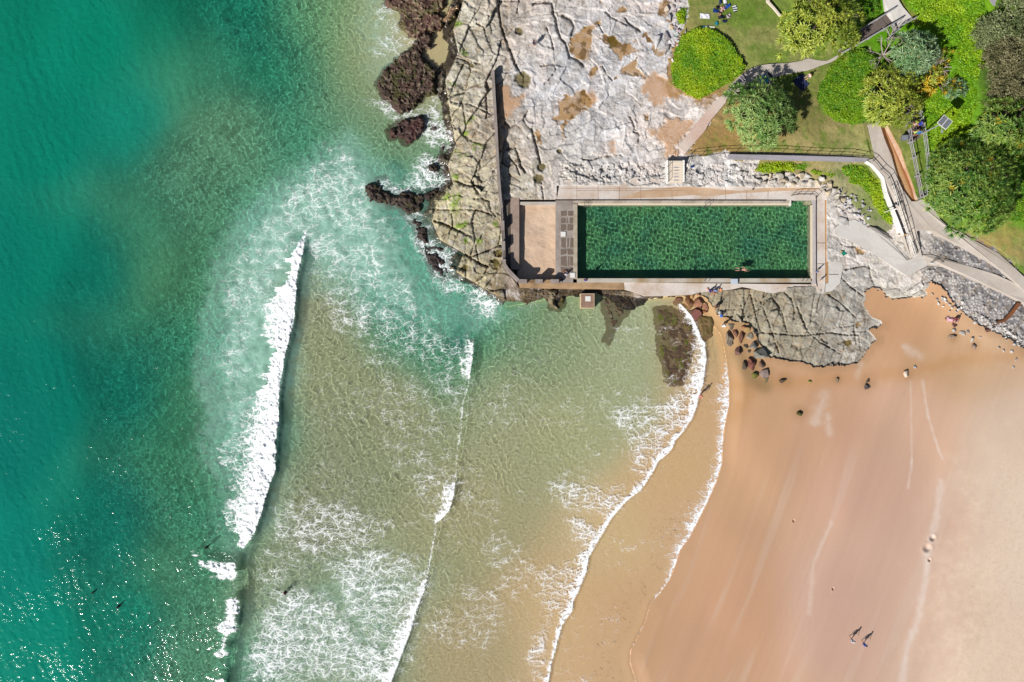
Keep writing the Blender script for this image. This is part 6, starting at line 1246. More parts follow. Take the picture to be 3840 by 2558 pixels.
# pandanus: rosettes of long arching strap leaves on a branched trunk
def pandanus(u, v, rpx, z0, ztop, nros, cols, label, squash=1.0, dead=0.0, blade=0.88, seed=0, lobes=None):
    pr_ = np.random.default_rng(900 + seed)
    zc = z0 + (ztop - z0) * 0.55
    base = PV(u, v, z0)
    ctr = PV(u, v, zc)
    root = empty("pandanus_tree", tuple(base), label, "tree")
    R = rpx * S * (H - ztop) / H
    pts = []
    lob = lobes or [(0, 0, 1.0)]
    for (lx, ly, lr) in lob:
        n_ = int(nros * 1.0 * lr * lr / sum(q[2] ** 2 for q in lob))
        ph = pr_.uniform(0, 6.2832, n_); q = np.sqrt(pr_.random(n_)) * 1.0
        rr_ = R * lr * q * (0.86 + 0.26 * vnoise(ph * 1.3 + seed, q * 0 + lx, 700 + seed))
        zz = zc + (ztop - 0.35 - zc) * np.sqrt(np.clip(1 - q ** 2, 0, 1)) * (0.75 + 0.25 * lr) + pr_.normal(0, 0.28, n_) - (q > .8) * pr_.random(n_) * 0.9
        pts.append(np.stack([ctr.x + lx * S + rr_ * np.cos(ph), ctr.y - ly * S + rr_ * np.sin(ph) * squash, zz], -1))
    C = np.concatenate(pts); n_ = len(C)
    NB = 18
    out = C - np.array([ctr.x, ctr.y, zc - R * 0.6]); out /= np.linalg.norm(out, axis=1)[:, None]
    C3 = np.repeat(C, NB, 0); O3 = np.repeat(out, NB, 0); m_ = len(C3)
    az = np.tile(np.arange(NB) * 2.39996, n_) + np.repeat(pr_.uniform(0, 6.28, n_), NB)
    el = np.tile(np.linspace(0.12, 1.25, NB), n_)                    # angle away from the rosette's axis
    t1 = np.cross(O3, np.array([0.3, 0.2, 1.0])); t1 /= np.linalg.norm(t1, axis=1)[:, None] + 1e-9
    t2 = np.cross(O3, t1)
    side = t1 * np.cos(az)[:, None] + t2 * np.sin(az)[:, None]
    ln = blade * pr_.uniform(0.65, 1.15, m_) * (0.6 + 0.4 * np.sin(el))
    d0 = O3 * np.cos(el)[:, None] + side * np.sin(el)[:, None]
    p0 = C3; p1 = C3 + d0 * (ln * 0.5)[:, None]; p2 = p1 + (d0 * 0.8 + side * 0.25 + np.array([0, 0, -0.42])) * (ln * 0.5)[:, None]
    wv = np.cross(d0, O3 + 0.01); wv /= np.linalg.norm(wv, axis=1)[:, None] + 1e-9
    w0 = 0.045 * blade; w1 = 0.075 * blade
    V_ = np.stack([p0 - wv * w0, p0 + wv * w0, p1 + wv * w1, p1 - wv * w1, p2 + wv * 0.008, p2 - wv * 0.008], 1).reshape(-1, 3)
    b_ = (np.arange(m_) * 6)[:, None]
    F_ = np.concatenate([b_ + np.array([0, 1, 2, 3]), b_ + np.array([3, 2, 4, 5])])
    cs = np.array([lin(c) / KEXP for c in cols])
    ti = np.clip(np.repeat(fbm(C[:, 0] * 0.7, C[:, 1] * 0.7, 650 + seed, 3) * 2 - 0.5, NB) + pr_.normal(0, 0.22, m_), 0, 1)
    cc = cs[0] * (1 - ti)[:, None] + cs[1] * ti[:, None]
    old = np.tile(np.arange(NB) > NB - 4, n_) & (pr_.random(m_) < 0.22)
    cc[old] = cs[2]
    dd = np.repeat(pr_.random(n_) < dead, NB)
    cc[dd] = lin((206, 176, 40)) / KEXP * 0.9
    cc *= pr_.uniform(0.75, 1.35, m_)[:, None]
    obj_np("crown", V_, F_, LEAF, root, False, {"col": np.clip(np.repeat(cc, 6, 0), 0.004, 0.75)})
    mb = MB()
    mb.tube([base - Vector((0, 0, 0.3)), base.lerp(ctr, 0.5) + Vector((0.1, 0, 0)), ctr], 0.24, 8, 0.16)
    for k in range(min(46, n_)):
        e = Vector(C[k * n_ // min(46, n_)])
        a = base.lerp(ctr, pr_.uniform(0.55, 1.0))
        mb.tube([a, a.lerp(e, 0.55) - Vector((0, 0, 0.25)), e - Vector((0, 0, 0.05))], 0.10, 5, 0.05)
    mb.build("trunk", BARK, root)
    for k in range(5):
        a = 1.26 * k + pr_.random()
        MB().tube([base + Vector((0.12 * math.cos(a), 0.12 * math.sin(a), 0.9)), base + Vector((0.6 * math.cos(a), 0.6 * math.sin(a), -0.15))], 0.05, 5).build("prop_root", BARK, root)
    return root
PG = [(104, 146, 66), (152, 180, 102), (176, 176, 84)]
PY = [(124, 150, 40), (182, 192, 74), (196, 194, 76)]
PB = [(100, 140, 84), (164, 192, 144), (160, 160, 90)]
PD = [(70, 118, 40), (140, 168, 72), (180, 184, 70)]
pandanus(3072, 74, 150, 4.3, 10.0, 360, PY, "wide yellow-green pandanus at the top between lawn and timber stairs", seed=1, lobes=[(-60, 40, 0.62), (50, 20, 0.72), (20, -70, 0.7), (80, 70, 0.45), (-90, 90, 0.4), (60, -110, 0.5), (-40, -70, 0.4)])
pandanus(2860, 432, 128, 3.3, 8.3, 330, PG, "round grey-green pandanus standing alone beside the lower lawn", seed=2, lobes=[(0, 0, 1.0), (-98, -68, 0.30)])
pandanus(3418, 208, 88, 5.4, 10.4, 170, PB, "blue-green pandanus beside the bare tree and the bright ground cover", seed=3)
pandanus(3325, 350, 112, 5.0, 9.4, 280, PY, "yellow-green pandanus above the wide slab, next to the shrub mound", seed=4, lobes=[(0, 0, 0.85), (50, 50, 0.62), (-30, 60, 0.5), (70, -40, 0.5)])
pandanus(3498, 285, 62, 5.6, 8.0, 75, PY, "sickly pandanus with bright yellow leaves behind the blue-green one", seed=5, dead=0.55, lobes=[(0, 0, 0.7), (30, -60, 0.5), (60, 45, 0.5), (-30, 40, 0.5)])
pandanus(3640, 690, 186, 4.9, 10.6, 620, PD, "biggest dark green pandanus over the boardwalk's lower end", seed=6, dead=0.015)
pandanus(3765, 470, 118, 6.0, 11.2, 260, PD, "dark green pandanus above the biggest one, by the casuarinas", seed=7, dead=0.02, lobes=[(0, 0, 0.9), (70, -60, 0.7), (-60, 30, 0.5), (60, 70, 0.6)])
pandanus(3580, 330, 42, 5.8, 7.4, 40, PB, "small blue-green pandanus alone in the bright ground cover", seed=8)
# casuarinas: grey-green feathery crowns
def casuarina(u, v, rpx, z0, ztop, n, cols, label, seed):
    pr_ = np.random.default_rng(1300 + seed)
    base = PV(u, v, z0); R = rpx * S * (H - ztop) / H
    root = empty("casuarina_tree", tuple(base), label, "tree")
    nt_ = 150
    q = np.sqrt(pr_.random(nt_)); ph = pr_.uniform(0, 6.28, nt_)
    tz = z0 + 1.2 + (ztop - z0 - 1.2) * np.sqrt(np.clip(1 - q * q, 0.02, 1)) * pr_.uniform(0.6, 1.05, nt_)
    T = np.stack([base.x + R * q * np.cos(ph), base.y + R * q * np.sin(ph), tz], -1)
    ci = pr_.integers(0, nt_, n)
    C = T[ci] + pr_.normal(0, 1, (n, 3)) * np.array([0.24, 0.24, 0.2])
    d = pr_.normal(0, 1, (n, 3)) + (T[ci] - np.array([base.x, base.y, z0 + 1])) * 0.25; d[:, 2] -= 0.2; d /= np.linalg.norm(d, axis=1)[:, None]
    t = np.cross(d, pr_.normal(0, 1, (n, 3))); t /= np.linalg.norm(t, axis=1)[:, None]
    ln = pr_.uniform(0.16, 0.38, n)[:, None]
    V_ = np.stack([C - t * 0.045, C + t * 0.045, C + d * ln + t * 0.02, C + d * ln - t * 0.02], 1).reshape(-1, 3)
    tt = np.clip(pr_.random(nt_)[ci] + pr_.normal(0, .15, n), 0, 1)[:, None]
    cc = lin(cols[0]) / KEXP * (1 - tt) + lin(cols[1]) / KEXP * tt
    obj_np("crown", V_, np.arange(4 * n).reshape(n, 4), LEAF, root, False, {"col": np.clip(np.repeat(cc, 4, 0), 0.004, 0.7)})
    mb = MB().tube([base - Vector((0, 0, 0.3)), base + Vector((0.1, 0.1, (ztop - z0) * 0.45))], 0.2, 7, 0.12)
    for k in range(60):
        a = base + Vector((0, 0, pr_.uniform(0.5, (ztop - z0) * 0.5)))
        e = Vector(T[k]) - Vector((0, 0, .2)); mb.tube([a, a.lerp(e, 0.6) + Vector((0, 0, -.1)), e], 0.06, 4, 0.02)
    mb.build("trunk", mat("grey_twig", alb(150, 136, 128), 0.95, 0.2, 5.0), root)
CG = [(92, 112, 62), (164, 174, 122)]; CB = [(100, 102, 64), (160, 154, 114)]
for i, (u, v, r_, zt, c_, lab) in enumerate(((3795, 110, 110, 12.2, CG, "grey-green casuarina at the top corner above the brown ones"), (3850, 30, 90, 12.6, [(70, 76, 74), (118, 124, 116)], "dark grey casuarina in the extreme top corner"), (3740, 230, 95, 11.0, CB, "brownish sparse casuarina beside the bright ground cover"), (3830, 260, 95, 11.8, CB, "brown dense casuarina at the edge, below the grey-green one"),
                                               (3700, 150, 70, 10.4, CG, "smaller grey-green casuarina nearest the bright ground cover"), (3780, 350, 90, 11.0, CB, "brown casuarina just above the dark pandanus"), (3910, 400, 110, 11.5, CG, "casuarina reaching in from the edge beside the dark pandanus"))):
    casuarina(u, v, r_, 7.0, zt, 9500, c_, lab, i)
# bare trees
def bare_tree(u, v, z0, hgt, rpx, n, label, seed, m):
    r_ = random.Random(seed)
    base = PV(u, v, z0); root = empty("bare_tree", tuple(base), label, "tree")
    tp = base + Vector((0.1, 0.1, hgt * 0.45))
    MB().tube([base - Vector((0, 0, .2)), tp], 0.13, 7, 0.10).build("trunk", m, root)
    for k in range(n):
        a = 6.283 * k / n + r_.uniform(-.3, .3); R = rpx * S * r_.uniform(0.65, 1.1)
        mb = MB()
        e = tp + Vector((R * math.cos(a), R * math.sin(a), hgt * r_.uniform(0.2, 0.55)))
        mid = tp.lerp(e, 0.5) + Vector((r_.uniform(-.25, .25), r_.uniform(-.25, .25), 0.15))
        mb.tube([tp, mid, e], 0.085, 5, 0.035)
        for j in range(5):
            s_ = mid.lerp(e, r_.random()); b = a + r_.uniform(-1.1, 1.1); l_ = r_.uniform(0.4, 0.9)
            e2 = s_ + Vector((l_ * math.cos(b), l_ * math.sin(b), r_.uniform(0, .5)))
            mb.tube([s_, s_.lerp(e2, .5) + Vector((0, 0, .1)), e2], 0.045, 4, 0.022)
        mb.build("branch", m, root)
bare_tree(3288, 226, 4.9, 3.4, 66, 9, "bleached leafless tree spreading over the shrub mound", 5, DEAD)
bare_tree(3488, 275, 5.8, 2.2, 32, 8, "grey dead pandanus skeleton among the yellow leaves", 6, DEAD)
bare_tree(3322, 152, 5.2, 2.2, 26, 5, "small bare branch tree by the bench rail", 8, DEAD)
# ------------------------------------------------------------------ people
SKIN = {"pale": mat("pale_skin", alb(232, 176, 150), 0.6, 0.05), "tan": mat("tanned_skin", alb(206, 146, 114), 0.6, 0.05), "pink": mat("sunburnt_skin", alb(238, 158, 140), 0.6, 0.05)}
def cloth(c): return mat("cloth_%d_%d_%d" % c, alb(*c), 0.9, 0.1, 12.0)
def skin_mesh(name, joints, edges, root, m, parent, levels=1):
    """one continuous surface grown round a skeleton: joints {name: (pos, rx, ry)}"""
    names = list(joints); ix = {n: i for i, n in enumerate(names)}
    me = bpy.data.meshes.new(name)
    me.from_pydata([tuple(joints[n][0]) for n in names], [(ix[a], ix[b]) for a, b in edges], [])
    tmp = bpy.data.objects.new(name + "_skeleton", me); COL.objects.link(tmp)
    md = tmp.modifiers.new("skin", 'SKIN'); md.use_smooth_shade = True; md.branch_smoothing = 0.6
    for i, n in enumerate(names):
        sv_ = me.skin_vertices[0].data[i]; sv_.radius = (joints[n][1], joints[n][2]); sv_.use_root = (n == root)
    ss = tmp.modifiers.new("sub", 'SUBSURF'); ss.levels = levels; ss.render_levels = levels
    dg = bpy.context.evaluated_depsgraph_get()
    out = bpy.data.meshes.new_from_object(tmp.evaluated_get(dg))
    bpy.data.objects.remove(tmp); bpy.data.meshes.remove(me)
    out.name = name; out.materials.clear(); out.materials.append(m)
    o = bpy.data.objects.new(name, out)
    COL.objects.link(o); o.parent = parent
    o.cycles.is_caustics_receiver = True
    return o
def person(label, u, v, heading, pose="stand", skin="tan", top=None, bottom=None, hair=(60, 44, 34), hat=None, hgt=1.70, z=None, tilt=0.0, group=None):
    zb = GZ(u, v) if z is None else z
    root = empty("person", P(u, v, zb), label, "person", group, rad(heading))
    k = hgt / 1.72
    root.scale = (k, k, k)
    sw = {"walk": 0.26, "stand": 0.03}.get(pose, 0.0)
    J = {"pelvis": ((0, 0, 0.95), 0.155, 0.115), "waist": ((0, 0, 1.12), 0.14, 0.105), "chest": ((0, 0.0, 1.33), 0.18, 0.12), "neck": ((0, 0.0, 1.47), 0.062, 0.062), "jaw": ((0, 0.02, 1.545), 0.085, 0.09), "head": ((0, 0.015, 1.63), 0.105, 0.118), "crown": ((0, 0.0, 1.72), 0.07, 0.08), "nose": ((0, 0.118, 1.615), 0.014, 0.016)}
    E_ = [("pelvis", "waist"), ("waist", "chest"), ("chest", "neck"), ("neck", "jaw"), ("jaw", "head"), ("head", "crown"), ("head", "nose")]
    for s_, nm in ((-1, "a"), (1, "b")):
        f = s_ * sw
        hip, knee, ank, toe = (s_ * 0.09, 0, 0.88), (s_ * 0.10, f * 0.7 + 0.02, 0.49), (s_ * 0.10, f * 1.15 - 0.04, 0.08), (s_ * 0.115, f * 1.15 + 0.13, 0.03)
        sh, el, wr_ = (s_ * 0.185, 0, 1.41), (s_ * 0.235, -f * 0.6 - 0.03, 1.14), (s_ * 0.245, -f * 1.1 + 0.06, 0.91)
        if pose == "sit":
            hip, knee, ank, toe = (s_ * 0.10, 0.05, 0.90), (s_ * 0.16, 0.42, 1.14), (s_ * 0.14, 0.62, 0.88), (s_ * 0.15, 0.78, 0.83)
            sh, el, wr_ = (s_ * 0.185, 0.04, 1.41), (s_ * 0.25, 0.14, 1.18), (s_ * 0.17, 0.36, 1.16)
        if pose == "crouch":
            hip, knee, ank, toe = (s_ * 0.10, 0, 0.90), (s_ * 0.17, 0.38, 1.02), (s_ * 0.13, 0.12, 0.66), (s_ * 0.15, 0.28, 0.61)
            sh, el, wr_ = (s_ * 0.185, 0.22, 1.33), (s_ * 0.24, 0.36, 1.08), (s_ * 0.14, 0.50, 0.88)
        if pose == "swim":
            hip, knee, ank, toe = (s_ * 0.09, 0, 0.88), (s_ * 0.15, -0.04, 0.48), (s_ * 0.20, 0.02 * s_, 0.06), (s_ * 0.21, -0.06, -0.06)
            if s_ > 0: sh, el, wr_ = (0.18, 0, 1.43), (0.20, 0.02, 1.74), (0.16, 0.03, 1.98)
            else: sh, el, wr_ = (-0.19, 0, 1.40), (-0.36, -0.03, 1.18), (-0.34, -0.05, 0.94)
        if pose == "lie":
            hip, knee, ank, toe = (s_ * 0.09, 0, 0.88), (s_ * 0.13, 0.05 + 0.05 * s_, 0.47), (s_ * 0.14, 0, 0.07), (s_ * 0.18, 0.10, 0.02)
            sh, el, wr_ = (s_ * 0.185, 0, 1.41), (s_ * 0.40, -0.02, 1.30), (s_ * 0.26, 0.03, 1.52)
        d_ = Vector(wr_) - Vector(el); d_.normalize()
        palm = Vector(wr_) + d_ * 0.075
        J.update({"hip" + nm: (hip, 0.092, 0.095), "knee" + nm: (knee, 0.056, 0.06), "ank" + nm: (ank, 0.038, 0.042), "toe" + nm: (toe, 0.036, 0.026), "sh" + nm: (sh, 0.062, 0.06), "el" + nm: (el, 0.042, 0.042), "wr" + nm: (wr_, 0.027, 0.03), "palm" + nm: (palm, 0.034, 0.022)})
        E_ += [("pelvis", "hip" + nm), ("hip" + nm, "knee" + nm), ("knee" + nm, "ank" + nm), ("ank" + nm, "toe" + nm), ("chest", "sh" + nm), ("sh" + nm, "el" + nm), ("el" + nm, "wr" + nm), ("wr" + nm, "palm" + nm)]
        ax = d_.cross(Vector((1, 0, 0))); ax.normalize()
        for q, (off, ln_) in enumerate(((-0.032, 0.07), (-0.011, 0.085), (0.011, 0.08), (0.032, 0.06))):
            a = palm + ax * off + d_ * 0.03; b = a + d_ * ln_ + Vector((-s_ * 0.02, 0, 0))
            J["f%d%s" % (q, nm)] = (a, 0.010, 0.010); J["t%d%s" % (q, nm)] = (b, 0.008, 0.008)
            E_ += [("palm" + nm, "f%d%s" % (q, nm)), ("f%d%s" % (q, nm), "t%d%s" % (q, nm))]
        a = palm - d_ * 0.03 + ax * 0.05
        J["thumb" + nm] = (a + d_ * 0.03, 0.010, 0.010); E_.append(("wr" + nm, "thumb" + nm))
    if pose == "crouch":
        for n_, (p, a, b) in list(J.items()):
            if n_ in ("waist", "chest", "neck", "jaw", "head", "crown", "nose"):
                t = (p[2] - 0.95); J[n_] = ((p[0], p[1] + t * 0.55, 0.95 + t * 0.78), a, b)
    # put the figure on its support
    if pose in ("sit", "crouch"):
        dz = {"sit": -0.80, "crouch": -0.58}[pose]
        J = {n_: (Vector(p) + Vector((0, 0, dz)), a, b) for n_, (p, a, b) in J.items()}
    if pose in ("swim", "lie"):
        up_ = 0.12
        J = {n_: (Vector((p[0], p[2] - 0.9, (-p[1] if pose == "swim" else p[1]) + up_)), a, b) for n_, (p, a, b) in J.items()}
    skin_mesh("body", J, E_, "pelvis", SKIN[skin], root)
    def sub(names, grow): return {n_: (J[n_][0], J[n_][1] + grow, J[n_][2] + grow) for n_ in names}
    def partway(a, b, t, r): return (Vector(J[a][0]).lerp(Vector(J[b][0]), t), r, r)
    if top:
        jt = sub(["pelvis", "waist", "chest"], 0.055)
        E2 = [("pelvis", "waist"), ("waist", "chest")]
        jt["hem"] = partway("waist", "pelvis", 1.35, 0.18); E2.append(("pelvis", "hem"))
        jt["collar"] = partway("chest", "neck", 0.8, 0.10); E2.append(("chest", "collar"))
        for nm in "ab":
            jt["sh" + nm] = (J["sh" + nm][0], 0.095, 0.095); jt["sl" + nm] = partway("sh" + nm, "el" + nm, 0.8, 0.078)
            E2 += [("chest", "sh" + nm), ("sh" + nm, "sl" + nm)]
        skin_mesh("shirt", jt, E2, "pelvis", cloth(top), root)
    if bottom:
        jb = sub(["pelvis"], 0.05); jb["belt"] = partway("pelvis", "waist", 0.45, 0.17)
        E3 = [("belt", "pelvis")]
        for nm in "ab":
            jb["hip" + nm] = (J["hip" + nm][0], 0.125, 0.125); jb["kn" + nm] = partway("hip" + nm, "knee" + nm, 0.85, 0.098)
            E3 += [("pelvis", "hip" + nm), ("hip" + nm, "kn" + nm)]
        skin_mesh("shorts", jb, E3, "pelvis", cloth(bottom), root)
    hd = Vector(J["head"][0]); cr = Vector(J["crown"][0]); upv = (cr - hd).normalized()
    def local(mb, name, m):
        me = bpy.data.meshes.new(name); me.from_pydata([tuple(v_) for v_ in mb.v], [], mb.f); me.materials.append(m)
        me.polygons.foreach_set("use_smooth", [True] * len(me.polygons))
        o = bpy.data.objects.new(name, me); COL.objects.link(o); o.parent = root; o.cycles.is_caustics_receiver = True
    rot = upv.to_track_quat('Z', 'Y').to_matrix()
    if hat:
        mb = MB().ball(cr + upv * 0.0, (0.115, 0.125, 0.10), 12, 8, rot); mb.ball(cr - upv * 0.03, (0.23, 0.24, 0.016), 16, 5, rot)
        local(mb, "hat", cloth(hat))
    else:
        local(MB().ball(hd + upv * 0.035 - (rot @ Vector((0, 0.042, 0))), (0.104, 0.10, 0.104), 12, 8, rot), "hair", mat("hair_%d_%d_%d" % hair, alb(*hair), 0.6, 0.1, 20))
    return root
NAVY, BLUE, WHITE, BLACK = (28, 34, 66), (40, 76, 170), (240, 242, 246), (28, 28, 36)
person("person in a dark blue top standing alone on the pale rock shelf", 2002, 170, -60, "stand", "pink", NAVY, (40, 44, 70), (90, 50, 40))
person("person in blue walking on the pool deck, farther from the water", 2810, 718, 80, "walk", "tan", BLUE, NAVY, (50, 40, 34))
person("person in a white shirt walking on the pool deck, nearest the water", 2802, 741, 80, "walk", "tan", WHITE, (60, 96, 190), (120, 90, 70))
person("swimmer in black trunks crossing the green pool with an arm stretched ahead", 2780, 1011, -92, "swim", "pale", None, BLACK, (70, 50, 40), z=POOLW_Z - 0.12, hgt=1.68)
person("child in pale blue standing at the pool's far southeast rim", 3058, 1020, 30, "stand", "pale", (120, 150, 210), NAVY, hgt=1.2, z=DECK_Z)
person("small child in a cream hat standing on the sandy deck corner", 3074, 1053, 10, "stand", "pale", (230, 200, 170), WHITE, hat=(236, 214, 184), hgt=0.9, z=DECK_Z)
person("person in purple-blue sitting on the walkway edge below the pool", 2664, 1090, 200, "sit", "tan", (64, 56, 150), NAVY, (40, 34, 34), z=1.32)
person("person in a pale blue shirt sitting on the walkway beside the one in purple", 2681, 1090, 170, "sit", "tan", (150, 172, 226), (90, 60, 90), (50, 38, 34), z=1.32)
person("person in black sitting on the grey shelf above the sand", 2690, 1146, 130, "sit", "tan", BLACK, (70, 30, 40), (36, 30, 30))
person("person in white with a bright blue hat crouching where shelf meets sand", 2699, 1175, 180, "crouch", "tan", WHITE, (130, 70, 80), hat=(50, 120, 220))
person("person under a wide white hat standing on the sand by the boulder piles", 2706, 1222, 200, "stand", "pale", WHITE, WHITE, hat=(248, 246, 240))
person("bare-chested wader in pink shorts at the foam edge of the bay", 2623, 1484, 150, "walk", "pink", None, (230, 120, 120), (110, 70, 50), z=0.0)
person("beach walker all in white with a pale blue back, larger of the pair", 3186, 2394, -150, "walk", "pale", (228, 234, 250), (160, 186, 236), (240, 236, 232), hgt=1.72)
person("slimmer beach walker in royal blue, the other of the walking pair", 3232, 2409, -150, "walk", "tan", (110, 140, 226), (50, 66, 160), (54, 40, 38), hgt=1.64)
person("surfer with dark hair chest-deep beside the breaking wave's smooth gap", 785, 2046, 20, "stand", "tan", BLACK, BLACK, (30, 26, 26), z=-1.1)
person("swimmer's dark head and shoulders in a splash, farthest out to sea", 367, 2211, 40, "stand", "tan", BLACK, BLACK, (28, 26, 30), z=-1.25)
person("bather waist-deep among the sun sparkles, casting a long shadow", 459, 2264, 60, "stand", "pink", (52, 40, 80), NAVY, (40, 32, 34), z=-0.8)
person("person in maroon and black wading in white water inside the breaker", 1077, 2214, 120, "stand", "tan", (110, 40, 56), BLACK, (40, 32, 32), z=-0.75)
bwz = lambda v: 5.4 - 1.3 * ((v - 400) / 343)
person("person in pale pink leaning at the boardwalk's seaward rail", 3421, 470, 60, "walk", "pale", (246, 200, 200), (200, 160, 170), (150, 110, 80), z=bwz(470))
person("person in royal blue by the boardwalk's inland rail", 3440, 471, -70, "stand", "tan", (40, 70, 180), NAVY, (60, 40, 36), z=bwz(471))
person("person in yellow-green on the boardwalk behind the pink one", 3422, 501, 40, "walk", "pale", (190, 210, 110), (120, 150, 90), (150, 120, 80), z=bwz(501))
person("person in a teal top on the boardwalk near the lamp pole", 3435, 503, 170, "walk", "tan", (40, 130, 190), (40, 100, 160), (70, 44, 36), z=bwz(503))
person("person in white and blue sitting beside the hatch at the pool's corner", 2124, 1029, 40, "sit", "tan", WHITE, (60, 80, 150), (40, 34, 34), z=DECK_Z)
person("person in navy crouching at the gapped seaward wall", 2106, 1050, 60, "crouch", "tan", NAVY, NAVY, (24, 24, 30), z=DECK_Z)
person("person in blue and black standing on the pool's seaward edge", 2195, 1051, 20, "stand", "tan", (40, 60, 140), BLACK, (110, 60, 50), z=DECK_Z)
person("sunbather in pink lying on the towel at the foot of the slope", 3565, 1199, 80, "lie", "pale", (238, 190, 200), (200, 60, 110), (90, 40, 40))
person("sunbather in dark red sitting up on the towel by the big pale stone", 3584, 1195, 150, "sit", "tan", (120, 40, 50), NAVY, (40, 30, 30))
person("person in navy lying on the lawn among scattered clothes", 2703, 44, -30, "lie", "pale", (236, 190, 180), BLACK, (100, 50, 40))
person("person sitting on the dark patterned rug in the tree's shade", 3034, 287, 120, "sit", "pale", (240, 214, 200), (50, 90, 160), (120, 60, 50))

# ------------------------------------------------------------------ things people brought
def flat(name, label, cat, u, v, wpx, lpx, ang, col, th=0.03, z=None, wave=0.04, col2=None, stripes=0):
    zb = (GZ(u, v) if z is None else z) + 0.02
    c_, s_ = math.cos(rad(ang)), math.sin(rad(ang)); n = 12
    p0 = P(u, v, zb)
    V_ = []; F_ = []
    r_ = random.Random(int(u + v)); ph = [r_.uniform(0, 6) for _ in range(4)]
    for j in range(n + 1):
        for i in range(n + 1):
            x = (i / n - 0.5) * wpx * S; y = (j / n - 0.5) * lpx * S
            zz = wave * (math.sin(x * 5 + ph[0]) * math.cos(y * 4 + ph[1]) + 0.6 * math.sin(x * 9 + y * 7 + ph[2])) + wave * 1.6
            x += 0.03 * math.sin(y * 4 + ph[3])
            V_.append((x * c_ - y * s_, x * s_ + y * c_, zz))
    for j in range(n):
        for i in range(n): F_.append((j * (n + 1) + i, j * (n + 1) + i + 1, (j + 1) * (n + 1) + i + 1, (j + 1) * (n + 1) + i))
    me = bpy.data.meshes.new(name); me.from_pydata(V_, [], F_); me.materials.append(cloth(col))
    if col2:
        me.materials.append(cloth(col2))
        for k_, f in enumerate(me.polygons):
            j, i = divmod(k_, n)
            f.material_index = ((j // 2) % 2) if stripes == 1 else (1 if (i + j * 5) % 3 == 0 else 0)
    me.polygons.foreach_set("use_smooth", [True] * len(me.polygons))
    o = bpy.data.objects.new(name, me); COL.objects.link(o); o.location = p0
    sm = o.modifiers.new("thickness", 'SOLIDIFY'); sm.thickness = th
    return tag(o, label, cat)
flat("towel", "white beach towel spread on the lawn near the stones", "towel", 2643, 61, 36, 18, -4, (244, 244, 250))
flat("towel", "black and white striped towel on the lawn", "towel", 2756, 34, 15, 24, 12, (30, 34, 56), col2=(236, 240, 246), stripes=1)
flat("jacket", "blue jacket dropped beside the person lying on the lawn", "clothing", 2684, 42, 22, 12, -8, (24, 60, 130), wave=0.07)
flat("trousers", "royal blue trousers flung out on the lawn", "clothing", 2727, 26, 28, 10, 38, (30, 76, 170), wave=0.07)
flat("jacket", "black jacket lying above the person on the lawn", "clothing", 2692, 28, 14, 14, 30, (24, 26, 40), wave=0.08)
flat("clothes_heap", "dark navy heap of clothes below the person on the lawn", "clothing", 2706, 66, 26, 10, 5, (22, 30, 44), wave=0.09)
flat("jacket", "dark navy garment at the lawn's top edge", "clothing", 2701, 6, 8, 18, 5, (30, 44, 100), wave=0.06)
flat("towel", "grey and pink crumpled towel at the end of the clothes heap", "towel", 2731, 62, 16, 14, 20, (196, 180, 186), wave=0.09)
flat("bag", "small navy bag lying apart on the lawn", "bag", 2716, 81, 15, 9, 8, (34, 46, 86), wave=0.10, th=0.12)
flat("bag", "small teal bag lying nearest the cream surfboard", "bag", 2687, 89, 12, 10, -35, (14, 120, 140), wave=0.08, th=0.12)
flat("towel", "teal green towel on the rock by the pad", "towel", 3163, 949, 16, 18, 30, (20, 140, 116), wave=0.05)
flat("cloth", "peach cloth beside the teal green towel", "towel", 3156, 943, 8, 6, 20, (236, 184, 120), wave=0.05)
flat("towel", "crumpled blue cloth on the pale rock beside the staircase", "towel", 2597, 625, 12, 8, 20, (24, 60, 140), wave=0.07)
flat("cap", "round blue cap on the tan slab", "cap", 3171, 843, 10, 8, 0, (24, 60, 200), wave=0.03, th=0.08, z=GZ(3171, 843) + 0.3)
flat("rug", "dark patterned picnic rug in the tree's shade", "rug", 3008, 306, 50, 50, 44, (26, 34, 70), col2=(70, 84, 130))
flat("bag", "orange bag beside the sitters on the walkway", "bag", 2701, 1088, 9, 10, 0, (226, 150, 100), wave=0.06, th=0.1, z=1.32)
flat("bag", "peach bag on the walkway on the purple sitter's far side", "bag", 2654, 1085, 7, 7, 0, (232, 170, 140), wave=0.06, th=0.1, z=1.32)
flat("towel", "pink and blue towel under the sunbathers at the slope foot", "towel", 3571, 1199, 46, 14, -8, (240, 176, 206), col2=(120, 170, 230), stripes=0)
flat("litter", "small red and white can by the pad's upper edge", "litter", 3254, 851, 5, 4, 0, (230, 130, 130), th=0.08)
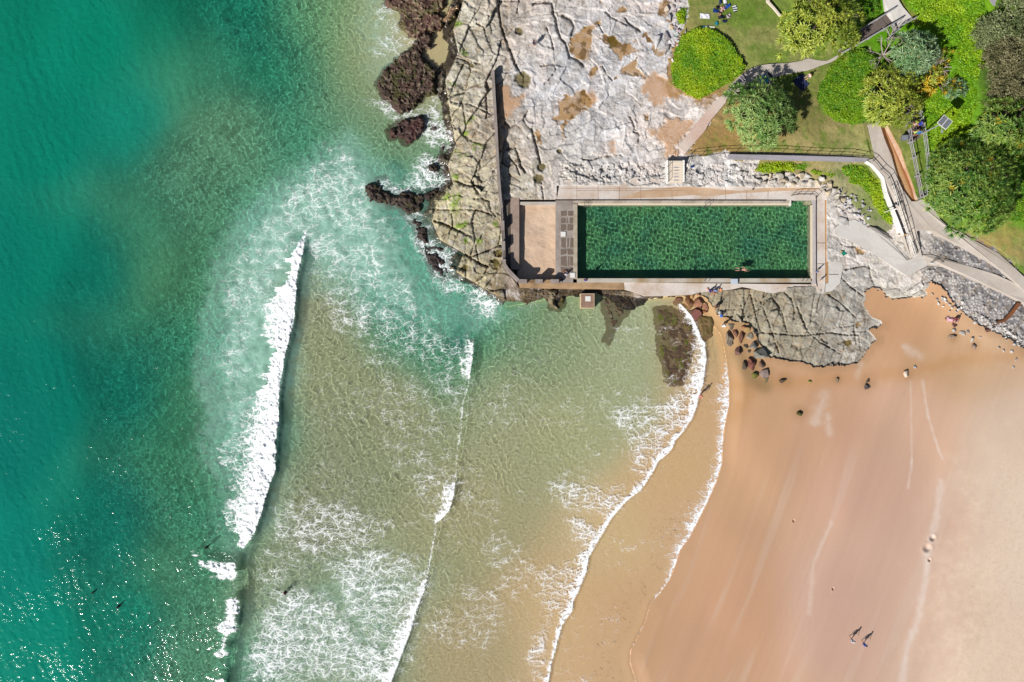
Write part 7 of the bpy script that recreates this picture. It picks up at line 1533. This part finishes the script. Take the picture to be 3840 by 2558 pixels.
def surfboard(label, u, v, ln, wd, ang, col, fin):
    zb = GZ(u, v) + 0.04
    root = empty("surfboard", P(u, v, zb), label, "surfboard", None, rad(ang))
    V_ = []; n = 18; F_ = []
    for i in range(n + 1):
        t = i / n; w_ = wd / 2 * max(0.04, (math.sin(math.pi * min(1, t * 0.93 + 0.05)) ** 0.55)); rock_ = 0.10 * (t - 0.45) ** 2
        for x, zz in ((-w_, 0.03), (-w_ * 0.6, 0.065), (0, 0.075), (w_ * 0.6, 0.065), (w_, 0.03), (0, 0)):
            V_.append((x, (t - 0.5) * ln, zz + rock_))
    for i in range(n):
        for k_ in range(6): F_.append((i * 6 + k_, i * 6 + (k_ + 1) % 6, (i + 1) * 6 + (k_ + 1) % 6, (i + 1) * 6 + k_))
    F_ += [tuple(range(6)), tuple(n * 6 + k_ for k_ in range(5, -1, -1))]
    me = bpy.data.meshes.new("board"); me.from_pydata(V_, [], F_); me.materials.append(cloth(col)); me.polygons.foreach_set("use_smooth", [True] * len(F_))
    o = bpy.data.objects.new("board", me); COL.objects.link(o); o.parent = root
    me = bpy.data.meshes.new("tail_pad"); b = MB()
    b.box((0, -ln * 0.38, 0.085), (wd * 0.75, ln * 0.18, 0.02)); me.from_pydata([tuple(q) for q in b.v], [], b.f); me.materials.append(cloth(fin))
    o = bpy.data.objects.new("tail_pad", me); COL.objects.link(o); o.parent = root
surfboard("cream surfboard with a teal tail beside the lime shrub mound", 2657, 103, 1.75, 0.52, -88, (226, 230, 200), (10, 120, 140))
surfboard("white surfboard at the very top of the lawn", 2719, 4, 1.3, 0.5, 8, (244, 244, 252), (60, 80, 110))
# folding beach shelter in the shade by the path
sh_ = empty("beach_shelter", P(2862, 302, GZ(2862, 302)), "teal pop-up beach shelter beside the path in the pandanus shade", "shelter", None, rad(38))
def shell(name, lx, ly, hz, ox, m):
    V_ = []; F_ = []; n = 10
    for i in range(n + 1):
        a = math.pi * i / n
        for j in range(5):
            y = (j / 4 - 0.5) * ly; V_.append((ox - math.cos(a) * lx / 2, y, math.sin(a) * hz * (1 - 0.12 * abs(j - 2))))
    for i in range(n):
        for j in range(4): F_.append((i * 5 + j, i * 5 + j + 1, (i + 1) * 5 + j + 1, (i + 1) * 5 + j))
    me = bpy.data.meshes.new(name); me.from_pydata(V_, [], F_); me.materials.append(m); me.polygons.foreach_set("use_smooth", [True] * len(F_))
    o = bpy.data.objects.new(name, me); COL.objects.link(o); o.parent = sh_
    md = o.modifiers.new("thickness", 'SOLIDIFY'); md.thickness = 0.02
shell("canopy", 1.5, 1.15, 0.75, 0.0, cloth((20, 150, 190)))
shell("hood", 0.55, 1.2, 0.6, 0.98, cloth((20, 34, 60)))
shell("porch", 0.4, 0.9, 0.3, -0.95, cloth((20, 150, 190)))
